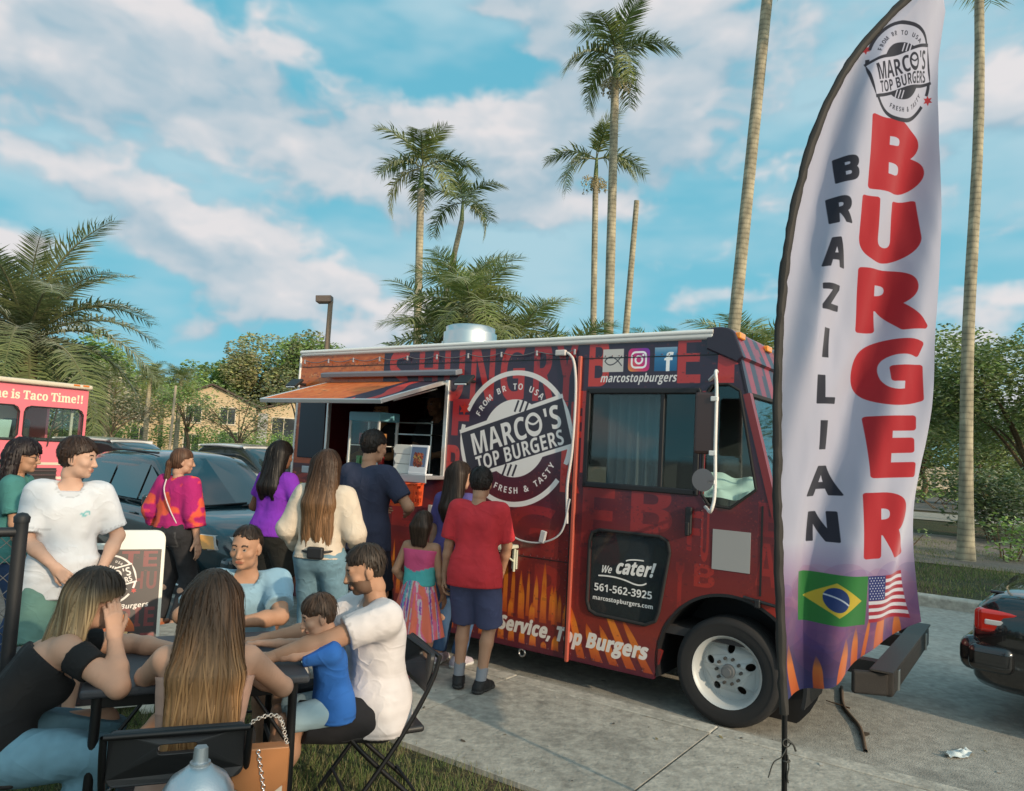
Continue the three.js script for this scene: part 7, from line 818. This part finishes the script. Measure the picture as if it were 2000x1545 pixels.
// seated at the table
person({ label: 'woman with long golden brown hair seated with her back to the camera', H: 1.6, fem: true, skin: LIGHT, at: [-1.10, 0, -2.86], face: [-0.36, -0.93], pelvis: [-1.08, 0.45, -2.87, 1], lean: 0.24, side: 0.03, cell: 0.95,
  hands: { L: { to: [-1.20, 0.765, -3.22, 1], pole: [-1, -0.25, 0.2, 1], palm: [0, -1, 0.1], curl: 0.5 }, R: { to: [-1.10, 0.765, -3.24, 1], pole: [1, -0.3, 0.1, 1], palm: [0, -1, 0.1], curl: 0.5 } }, head: { pitch: 0.12, yaw: 0.1 },
  feet: { L: { to: [-0.14, 0.085, 0.33], drop: 0 }, R: { to: [0.1 - 0.22, 0.085, 0.36] } },
  shirt: { name: 'tank_top', color: (x, y, z) => { const t = 1 + 0.06 * noise3(x * 30, y * 30, z * 30); return [0.42 * t, 0.25 * t, 0.19 * t]; }, straps: true, bareShoulder: true, top: 0.40, loose: 0.012, hem: -0.06, fold: 0.004 }, legs: { color: [0.012, 0.012, 0.014], len: 1.95, loose: 0.012 }, shoe: { color: [0.03, 0.03, 0.03], sole: [0.1, 0.1, 0.1] },
  hairColor: [0.06, 0.032, 0.018], hair: { long: true, fl: 0.05, line: 0.06, fringe: 0.07, thick: 0.02, rough: 0.008, strand: 150, streak: 0.95, cell: 0.0052, extra: (a) => longHair(a, 0.36, 0.11, 1.12), color: (a, b, d, s) => { const t = sstep(0.02, -0.42, b + s * 0.08); return [lerp(0.05, 0.33, t), lerp(0.028, 0.17, t), lerp(0.016, 0.07, t)]; } } });

person({ label: 'blonde woman in a black off-shoulder top leaning her cheek on her hand', H: 1.64, fem: true, skin: LIGHT, at: [-1.98, 0, -3.05], face: [0.9, -0.43], pelvis: [-1.97, 0.465, -3.05, 1], lean: 0.74, side: -0.16, bulk: 1.06, limb: 1.08,
  hands: { R: { to: [-1.57, 0.88, -3.17, 1], pole: [0.75, -0.75, 0.75, 1], dir: [-0.15, 0.8, -0.1, 1], palm: [-0.7, 0.2, -0.7, 1], curl: 0.55 }, L: { to: [-1.43, 0.765, -3.46, 1], pole: [-0.4, -0.2, -1, 1], palm: [0, -1, 0], curl: 0.3 } }, head: { pitch: 0.28, yaw: 0.05, tilt: 0.08 },
  feet: { L: { to: [0.12, 0.085, 0.36] }, R: { to: [-0.12, 0.085, 0.28] } }, shirt: { name: 'black_top', color: [0.006, 0.006, 0.007], straps: true, band: [0.16, 0.5], top: 0.39, bareShoulder: true, loose: 0.016, hem: -0.07, fold: 0.004 },
  legs: { color: (x, y, z) => { const t = 1 + 0.18 * noise3(x * 8, y * 8, z * 8) + 0.1 * noise3(x * 50, y * 50, z * 50); return [0.13 * t, 0.26 * t, 0.34 * t]; }, len: 1.7, loose: 0.024, top: 0.15 }, shoe: { color: [0.4, 0.3, 0.25] },
  hairColor: [0.2, 0.14, 0.075], hair: { long: true, line: 0.058, fringe: 0.066, thick: 0.02, rough: 0.007, strand: 150, streak: 1.0, cell: 0.0052, extra: (a) => [1, -1].flatMap((s) => [cap(a.hp(s * 0.07, 0.03, -0.02), a.hp(s * 0.085, -0.14, -0.02), 0.04, 0.035, 0.03), cap(a.hp(s * 0.085, -0.14, -0.02), a.hp(s * 0.085, -0.25, 0.0), 0.035, 0.016, 0.02)]).concat([cap(a.hp(0, 0, -0.07), a.hp(0, -0.2, -0.09), 0.06, 0.045, 0.04), cap(a.hp(-0.05, 0, -0.07), a.hp(-0.07, -0.24, -0.06), 0.045, 0.025, 0.03), cap(a.hp(0.05, 0, -0.07), a.hp(0.07, -0.24, -0.06), 0.045, 0.025, 0.03)]), color: (a, b, d, s) => { const t = sstep(0.1, -0.02, b + s * 0.05); return [lerp(0.03, 0.3, t), lerp(0.022, 0.215, t), lerp(0.016, 0.12, t)]; } } });

const manC = { label: 'bearded man in a white T-shirt seated with a small child on his lap', H: 1.64, skin: TAN, at: [-0.60, 0, -3.78], face: [-0.91, 0.41], pelvis: [-0.585, 0.475, -3.78, 1], lean: 0.10, bulk: 1.12, limb: 1.18, wide: 1.08,
  hands: { L: { to: [-1.0, 0.765, -3.42, 1], pole: [0.1, -1, 0.5, 1], palm: [0, -1, 0], curl: 0.4 }, R: { to: [-1.12, 0.765, -3.74, 1], pole: [0.1, -1, -0.5, 1], palm: [0, -1, 0], curl: 0.4 } }, head: { pitch: 0.30, yaw: -0.05 }, beard: true,
  feet: { L: { to: [0.13, 0.085, 0.52] }, R: { to: [-0.14, 0.085, 0.42] } }, shirt: { color: (x, y, z) => { const t = 1 + 0.05 * noise3(x * 40, y * 40, z * 40) + 0.05 * noise3(x * 9, y * 60, z * 9); return [0.6 * t, 0.56 * t, 0.56 * t]; }, sleeve: 0.68, loose: 0.022, hem: -0.10, fold: 0.009, armLoose: 0.02 }, legs: { name: 'shorts', color: [0.008, 0.008, 0.011], len: 0.92, loose: 0.03 }, shoe: { color: [0.02, 0.02, 0.02] },
  hairColor: [0.035, 0.024, 0.017], hair: { line: 0.05, fringe: 0.078, thick: 0.008, rough: 0.004, sideburn: -0.03 } };
person(manC);
person({ label: 'small child in a blue T-shirt sitting on the lap of the white-shirted man', child: true, H: 0.95, headScale: 0.93, skin: LIGHT, at: [-0.72, 0, -3.56], face: [-0.93, 0.36], pelvis: [-0.74, 0.535, -3.56, 1], lean: 0.22, cell: 0.75, bulk: 1.05,
  hands: { L: { to: [-1.10, 0.765, -3.42, 1], pole: [0, -1, 0.5, 1], palm: [0, -1, 0], curl: 0.9 }, R: { to: [-1.12, 0.775, -3.60, 1], pole: [0, -1, -0.5, 1], palm: [0, -1, 0], curl: 0.9 } }, head: { pitch: 0.3, yaw: 0.1 },
  feet: { L: { to: [-1.0, 0.28, -3.45, 1], dir: [0, -0.35, 1] }, R: { to: [-1.02, 0.26, -3.62, 1], dir: [0, -0.3, 1] } }, shirt: { color: [0.02, 0.12, 0.42], sleeve: 0.75, loose: 0.03, armLoose: 0.03, hem: -0.1 }, legs: { name: 'shorts', color: [0.33, 0.45, 0.5], len: 0.9, loose: 0.03 }, shoe: { color: (x, y, z, h) => (noise3(x * 60, y * 60, z * 60) > 0 ? [0.12, 0.13, 0.15] : [0.4, 0.41, 0.42]) },
  hairColor: [0.06, 0.035, 0.022], hair: { line: 0.05, fringe: 0.06, thick: 0.010, rough: 0.004 } });
person({ label: 'balding man in a light blue T-shirt seated facing the camera', H: 1.66, skin: TAN, at: [-1.47, 0, -4.46], face: [0.25, 0.97], pelvis: [-1.47, 0.46, -4.46, 1], lean: 0.26, bulk: 1.06, limb: 1.08, wide: 0.98,
  hands: { L: { to: [-1.36, 0.765, -4.02, 1], pole: [1, -0.4, -0.1, 1], palm: [0, -1, 0], dir: [-1, 0, 0.3, 1], curl: 0.5 }, R: { to: [-1.48, 0.765, -3.98, 1], pole: [-1, -0.4, 0.2, 1], palm: [0, -1, 0], dir: [1, 0, 0.1, 1], curl: 0.5 } }, head: { pitch: 0.12, yaw: -0.35 },
  feet: { L: { to: [0.16, 0.085, 0.5] }, R: { to: [-1.86, 0.085, -3.82, 1] } }, shirt: { color: (x, y, z) => { const t = 1 + 0.06 * noise3(x * 30, y * 30, z * 30); return [0.25 * t, 0.40 * t, 0.50 * t]; }, sleeve: 0.72, loose: 0.02, fold: 0.009, armLoose: 0.02 }, legs: { name: 'shorts', color: [0.012, 0.013, 0.016], len: 0.95, loose: 0.025 }, shoe: { color: [0.05, 0.14, 0.26], sole: [0.55, 0.56, 0.58], sock: [0.5, 0.5, 0.5] },
  hairColor: [0.03, 0.02, 0.015], hair: { line: 0.04, fringe: 0.092, thick: 0.006, rough: 0.004, sideburn: -0.02 } });

// standing on the left
person({ label: 'young man in a plain white T-shirt and green shorts standing by the fence', H: 1.65, skin: FAIR, at: [-2.58, 0, -4.52], face: [0.5, 0.86], lean: 0.02, bulk: 0.93, wide: 0.94,
  hands: { R: { to: [-0.04, 0.97, 0.20], pole: [-1, -0.3, -0.5], palm: [0.2, 0, -1], curl: 0.7 }, L: { to: [0.20, 0.93, 0.14], pole: [1, -0.2, -0.7], palm: [-1, 0, -0.2], curl: 0.4 } }, head: { yaw: 1.15, pitch: 0.08 },
  shirt: { color: (x, y, z) => (Math.hypot((x - 0.09) / 1.4, y - 1.235) < 0.018 && z > 0 && noise3(x * 90, y * 90, 2) > -0.25 ? [0.15, 0.42, 0.45] : v3.mul([0.60, 0.62, 0.66], 1 + 0.04 * noise3(x * 30, y * 30, z * 30))), sleeve: 0.85, loose: 0.02, armLoose: 0.018, flare: 0.014, hem: -0.15, fold: 0.010 }, legs: { name: 'shorts', color: [0.11, 0.22, 0.19], len: 0.95, loose: 0.035 }, shoe: { color: [0.5, 0.5, 0.5] },
  hairColor: [0.035, 0.02, 0.014], hair: { line: 0.055, fringe: 0.07, thick: 0.016, rough: 0.010, strand: 80, sideburn: -0.03, streak: 0.8 } });
person({ label: 'dark-haired girl in glasses and a teal T-shirt behind the white T-shirt man', H: 1.6, fem: true, skin: TAN, at: [-3.52, 0, -5.5], face: [0.85, -0.35], lean: 0.02, hands: { R: { to: [-0.24, 0.84, 0.12] }, L: { to: [0.26, 0.86, 0.05] } }, head: { yaw: -0.1, pitch: 0.08 },
  shirt: { color: [0.05, 0.19, 0.18], sleeve: 0.75, loose: 0.024, armLoose: 0.024, hem: -0.1 }, legs: { color: [0.02, 0.045, 0.11], len: 1.95, loose: 0.02 }, shoe: { color: [0.4, 0.4, 0.4] }, hairColor: [0.014, 0.009, 0.010],
  hair: { long: true, line: 0.052, fringe: 0.06, thick: 0.028, rough: 0.012, curl: 0.008, streak: 0.5, extra: (a) => [-1, 0, 1].map((s) => cap(a.hp(s * 0.06, 0, -0.06), a.hp(s * 0.1, -0.2, -0.05), 0.065, 0.05, 0.04)) },
  more: (a) => { for (const s of [1, -1]) part('glasses', at(new THREE.TorusGeometry(0.022, 0.002, 6, 20), 0, 0, 0).applyQuaternion(a.qh).translate(...a.hp(s * 0.03, 0.006, 0.093)), blackTrim, a.g); part('glasses', [bar(a.hp(-0.075, 0.01, 0.0), a.hp(-0.052, 0.008, 0.09), 0.002), bar(a.hp(0.075, 0.01, 0.0), a.hp(0.052, 0.008, 0.09), 0.002)], blackTrim, a.g); } });
person({ label: 'woman in a magenta and orange blouse and dark jeans with a cross-body strap', H: 1.67, fem: true, skin: LIGHT, at: [-3.12, -0.1, -7.25], face: [0.35, -0.94], lean: 0.02, bulk: 1.14, wide: 1.05, head: { yaw: -0.75, pitch: 0.05 },
  hands: { R: { to: [-0.27, 0.84, 0.02], palm: [1, 0, 0.2] }, L: { to: [0.28, 0.9, 0.1] } }, shirt: { name: 'blouse', color: (x, y, z) => { const n = noise3(x * 9 + 3, y * 9, z * 9) + 0.5 * noise3(x * 22, y * 22, z * 22); return n > 0.38 ? [0.72, 0.10, 0.05] : n > 0.26 ? [0.66, 0.04, 0.10] : [0.40, 0.012, 0.14]; }, sleeve: 1.5, armLoose: 0.03, flare: 0.03, loose: 0.02, hem: 0.04, fold: 0.008 },
  legs: { color: (x, y, z) => { const t = 1 + 0.2 * noise3(x * 30, y * 30, z * 30), pk = z < -0.08 && Math.abs(Math.abs(x) - 0.09) < 0.055 && y > 0.78 && y < 0.92 && (Math.abs(Math.abs(Math.abs(x) - 0.09) - 0.05) < 0.006 || y < 0.79); return pk ? [0.07, 0.07, 0.075] : [0.022 * t, 0.022 * t, 0.026 * t]; }, len: 1.97, loose: 0.016, top: 0.11 }, shoe: { color: [0.5, 0.16, 0.07], high: 0.06 }, bare: true, hairColor: [0.10, 0.05, 0.03],
  hair: { long: true, line: 0.05, fringe: 0.06, thick: 0.010, rough: 0.005, crop: (a, b, d) => (d > -0.07 ? -0.09 - b : -1), extra: (a) => [elp(a.hp(0.0, -0.02, -0.11), [0.03, 0.03, 0.03], null, 0.02), cap(a.hp(0, -0.03, -0.12), a.hp(0.02, -0.16, -0.12), 0.026, 0.024, 0.02), cap(a.hp(0.02, -0.16, -0.12), a.hp(0.045, -0.26, -0.09), 0.024, 0.01, 0.01)] },
  more: (a) => { const m = mat(rgb(0.6, 0.5, 0.5), 0.6); clothStrap([a.sp(0.06, 0.50, -0.10), a.sp(0.03, 0.4, -0.145), a.sp(-0.06, 0.22, -0.14), a.sp(-0.13, 0.08, -0.10), a.sp(-0.16, -0.02, -0.03)].map((p) => p), 0.007, m, a.g, 'bag_strap'); } });
person({ label: 'woman in a purple shirt and black shorts at the left of the hatch', H: 1.74, fem: true, skin: BROWN, at: [-2.10, -0.06, -6.95], face: [0.5, -0.86], lean: 0.04, bulk: 1.06, head: { yaw: -0.1, pitch: 0.05 }, hands: { L: { to: [0.23, 1.05, 0.25] }, R: { to: [-0.22, 1.10, 0.26] } },
  shirt: { color: [0.20, 0.025, 0.42], sleeve: 0.6, loose: 0.02, hem: -0.02 }, legs: { name: 'shorts', color: [0.014, 0.014, 0.012], len: 0.85, loose: 0.035 }, shoe: { color: [0.2, 0.2, 0.2] }, hairColor: [0.012, 0.009, 0.008], hair: { long: true, line: 0.05, fringe: 0.06, thick: 0.02, rough: 0.008, extra: (a) => longHair(a, 0.1, 0.08, 1.1) } });
// at the counter
person({ label: 'woman with long brown hair in a cream blouse and light blue jeans', H: 1.64, fem: true, skin: LIGHT, at: [-1.33, 0, -5.6], face: [0.18, -0.98], lean: 0.03, head: { yaw: -0.05 }, wide: 1.02, hands: { L: { to: [0.24, 0.96, 0.16] }, R: { to: [-0.2, 1.02, 0.22] } },
  shirt: { name: 'blouse', color: [0.6, 0.51, 0.41], sleeve: 1.8, loose: 0.032, armLoose: 0.03, flare: 0.015, hem: 0.0, fold: 0.012, hemFlare: 0.015 }, legs: { color: (x, y, z) => { const t = 1 + 0.2 * noise3(x * 8, y * 8, z * 8) + 0.12 * noise3(x * 50, y * 50, z * 50); return [0.14 * t, 0.25 * t, 0.32 * t]; }, len: 1.95, loose: 0.02, top: 0.1 }, shoe: { color: [0.5, 0.5, 0.5] },
  hairColor: [0.07, 0.035, 0.02], hair: { long: true, line: 0.05, fringe: 0.065, thick: 0.018, rough: 0.008, strand: 140, streak: 0.9, extra: (a) => longHair(a, 0.33, 0.10, 1.15), color: (a, b, d, s) => { const t = sstep(0.0, -0.4, b + s * 0.08); return [lerp(0.05, 0.20, t), lerp(0.027, 0.105, t), lerp(0.016, 0.05, t)]; } },
  more: (a) => part('waist_bag', [rbox(0.12, 0.085, 0.045, 0.015).applyQuaternion(a.q0).translate(...a.pv(-0.03, 0.05, -0.165)), tube([a.pv(-0.16, 0.07, -0.05), a.pv(-0.1, 0.06, -0.15), a.pv(0.05, 0.055, -0.16), a.pv(0.15, 0.06, -0.06)], 0.009, 24, 6)], blackTrim, a.g) });
person({ label: 'tall man with short dark hair in a navy T-shirt ordering at the hatch', H: 1.82, skin: TAN, at: [-1.15, 0, -6.25], face: [0.52, -0.85], lean: 0.05, bulk: 1.08, wide: 1.08, head: { yaw: -0.2, pitch: 0.12 }, hands: { R: { to: [-0.22, 1.12, 0.26], pole: [-1, -0.6, -0.4] }, L: { to: [0.2, 1.1, 0.28] } },
  shirt: { color: [0.026, 0.032, 0.065], sleeve: 0.75, loose: 0.024, armLoose: 0.02, hem: -0.1 }, legs: { name: 'shorts', color: [0.012, 0.014, 0.026], len: 0.95, loose: 0.03 }, shoe: { color: [0.1, 0.1, 0.1] }, hairColor: [0.016, 0.011, 0.009], hair: { line: 0.05, fringe: 0.06, thick: 0.012, rough: 0.006, curl: 0.003 } });
person({ label: 'little girl in a pink and turquoise tie-dye dress and pink sandals', child: true, H: 1.2, headScale: 0.96, skin: TAN, at: [-0.62, 0, -5.78], face: [0.4, -0.9], lean: 0.02, cell: 0.85, bare: true, hands: { L: { to: [0.2, 0.95, 0.1] }, R: { to: [-0.22, 0.88, 0.14] } },
  shirt: { name: 'bodice', color: (x, y, z) => (y > 0.80 + 0.08 * Math.abs(x) * 4 ? [0.62, 0.08, 0.2] : [0.08, 0.42, 0.42]), straps: true, bareShoulder: true, loose: 0.018, top: 0.44, hem: 0.06 }, skirt: { r0: 0.15, r1: 0.29, hem: 0.46, top: 0.13, pleat: 0.03, dip: 0.02, color: (x, y, z) => { const a = Math.atan2(z, x), n = noise3(a * 4, y * 2.2, 5) + 0.5 * noise3(a * 9, y * 7, 1); return n > 0.35 ? [0.72, 0.16, 0.10] : n > 0.1 ? [0.7, 0.14, 0.26] : n > -0.12 ? [0.6, 0.5, 0.52] : n > -0.35 ? [0.24, 0.06, 0.4] : [0.12, 0.36, 0.42]; } }, shoe: { color: (x, y, z, h) => (noise3(x * 70, y * 70, z * 70) > -0.1 ? [0.6, 0.05, 0.14] : [0.62, 0.3, 0.32]), sole: [0.5, 0.06, 0.14], high: 0.07 },
  hairColor: [0.05, 0.03, 0.02], hair: { long: true, line: 0.05, fringe: 0.06, thick: 0.014, rough: 0.007, extra: (a) => [-1, 0, 1].map((s) => cap(a.hp(s * 0.05, -0.02, -0.07), a.hp(s * 0.05, -0.17, -0.07), 0.045, 0.02, 0.03)) } });
person({ label: 'boy in a red T-shirt and navy shorts standing by the truck', H: 1.58, skin: TAN, at: [-0.20, 0, -5.6], face: [0.28, -0.96], lean: 0.03, bulk: 0.97, wide: 0.98, limb: 1.0, hands: { R: { to: [-0.16, 0.90, 0.2], pole: [-1, -0.1, -0.3], curl: 0.7 }, L: { to: [0.27, 0.80, 0.03], curl: 0.6 } }, head: { pitch: 0.15, yaw: 0.1 }, feet: { L: { to: [0.1, 0.085, 0.04], dir: [0.3, 0, 1] }, R: { to: [-0.1, 0.085, -0.02], dir: [-0.25, 0, 1] } },
  shirt: { color: [0.56, 0.03, 0.04], sleeve: 0.85, loose: 0.022, armLoose: 0.022, flare: 0.012, hem: -0.12, fold: 0.009 }, legs: { name: 'shorts', color: (x, y, z) => { const t = 1 + 0.05 * noise3(x * 40, y * 40, z * 40); return [0.06 * t, 0.07 * t, 0.15 * t]; }, len: 0.98, loose: 0.035 }, shoe: { color: [0.012, 0.012, 0.013], sole: [0.03, 0.03, 0.03], sock: [0.24, 0.25, 0.28], sockTo: 0.24 }, hairColor: [0.02, 0.014, 0.012], hair: { line: 0.05, fringe: 0.06, thick: 0.016, rough: 0.006 } });
person({ label: 'person in a violet shirt and blue jeans almost hidden behind the red-shirted boy', H: 1.6, fem: true, skin: LIGHT, at: [-0.40, 0, -6.2], face: [0.5, -0.86], lean: 0.02, head: { yaw: -0.3 }, shirt: { color: [0.10, 0.08, 0.26], sleeve: 0.7, loose: 0.02 }, legs: { color: [0.05, 0.11, 0.22], len: 1.95, loose: 0.016 }, shoe: { color: [0.45, 0.4, 0.46] }, hairColor: [0.04, 0.025, 0.018], hair: { long: true, line: 0.05, fringe: 0.065, thick: 0.014, extra: (a) => longHair(a, 0.1, 0.07, 1) } });
// staff in the truck
const hat = (a, c) => part('hat', [lathe([[0, 0.07], [0.06, 0.066], [0.092, 0.045], [0.1, 0.0], [0.102, -0.012], [0.1, -0.014]], 24).applyQuaternion(a.qh).translate(...a.hp(0, 0.085, -0.012)), at(new THREE.CylinderGeometry(0.075, 0.08, 0.008, 20), 0, 0, 0).applyQuaternion(a.qh).translate(...a.hp(0, 0.078, 0.09))], mat(rgb(...c), 0.85), a.g);
{ const p = tl(-4.0, 0.5, -0.72), r = tl(-3.32, 0.5, -0.85);
  person({ label: 'cook in a black cap behind the serving counter', H: 1.7, skin: [0.5, 0.26, 0.13], at: [p.x, 0.5, p.z], face: [-0.57, 0.82], lean: 0.1, head: { pitch: 0.15, yaw: 0.25 }, shirt: { color: [0.02, 0.02, 0.022], sleeve: 0.7 }, legs: { color: [0.02, 0.02, 0.025], len: 1.95 }, shoe: { color: [0.03, 0.03, 0.03] }, hands: { L: { to: [0.2, 1.08, 0.3] }, R: { to: [-0.15, 1.08, 0.32] } }, more: (a) => hat(a, [0.012, 0.012, 0.013]) });
  person({ label: 'cook in a grey cap standing in the shade inside the truck', H: 1.8, skin: [0.3, 0.16, 0.09], at: [r.x, 0.5, r.z], face: [-0.57, 0.82], lean: 0.05, head: { pitch: 0.1, yaw: -0.2 }, shirt: { color: [0.02, 0.02, 0.022], sleeve: 0.7 }, legs: { color: [0.02, 0.02, 0.025], len: 1.95 }, shoe: { color: [0.03, 0.03, 0.03] }, hands: { L: { to: [0.2, 1.08, 0.3] }, R: { to: [-0.15, 1.08, 0.32] } }, more: (a) => hat(a, [0.12, 0.11, 0.12]) }); }
renderer.render(scene, camera);
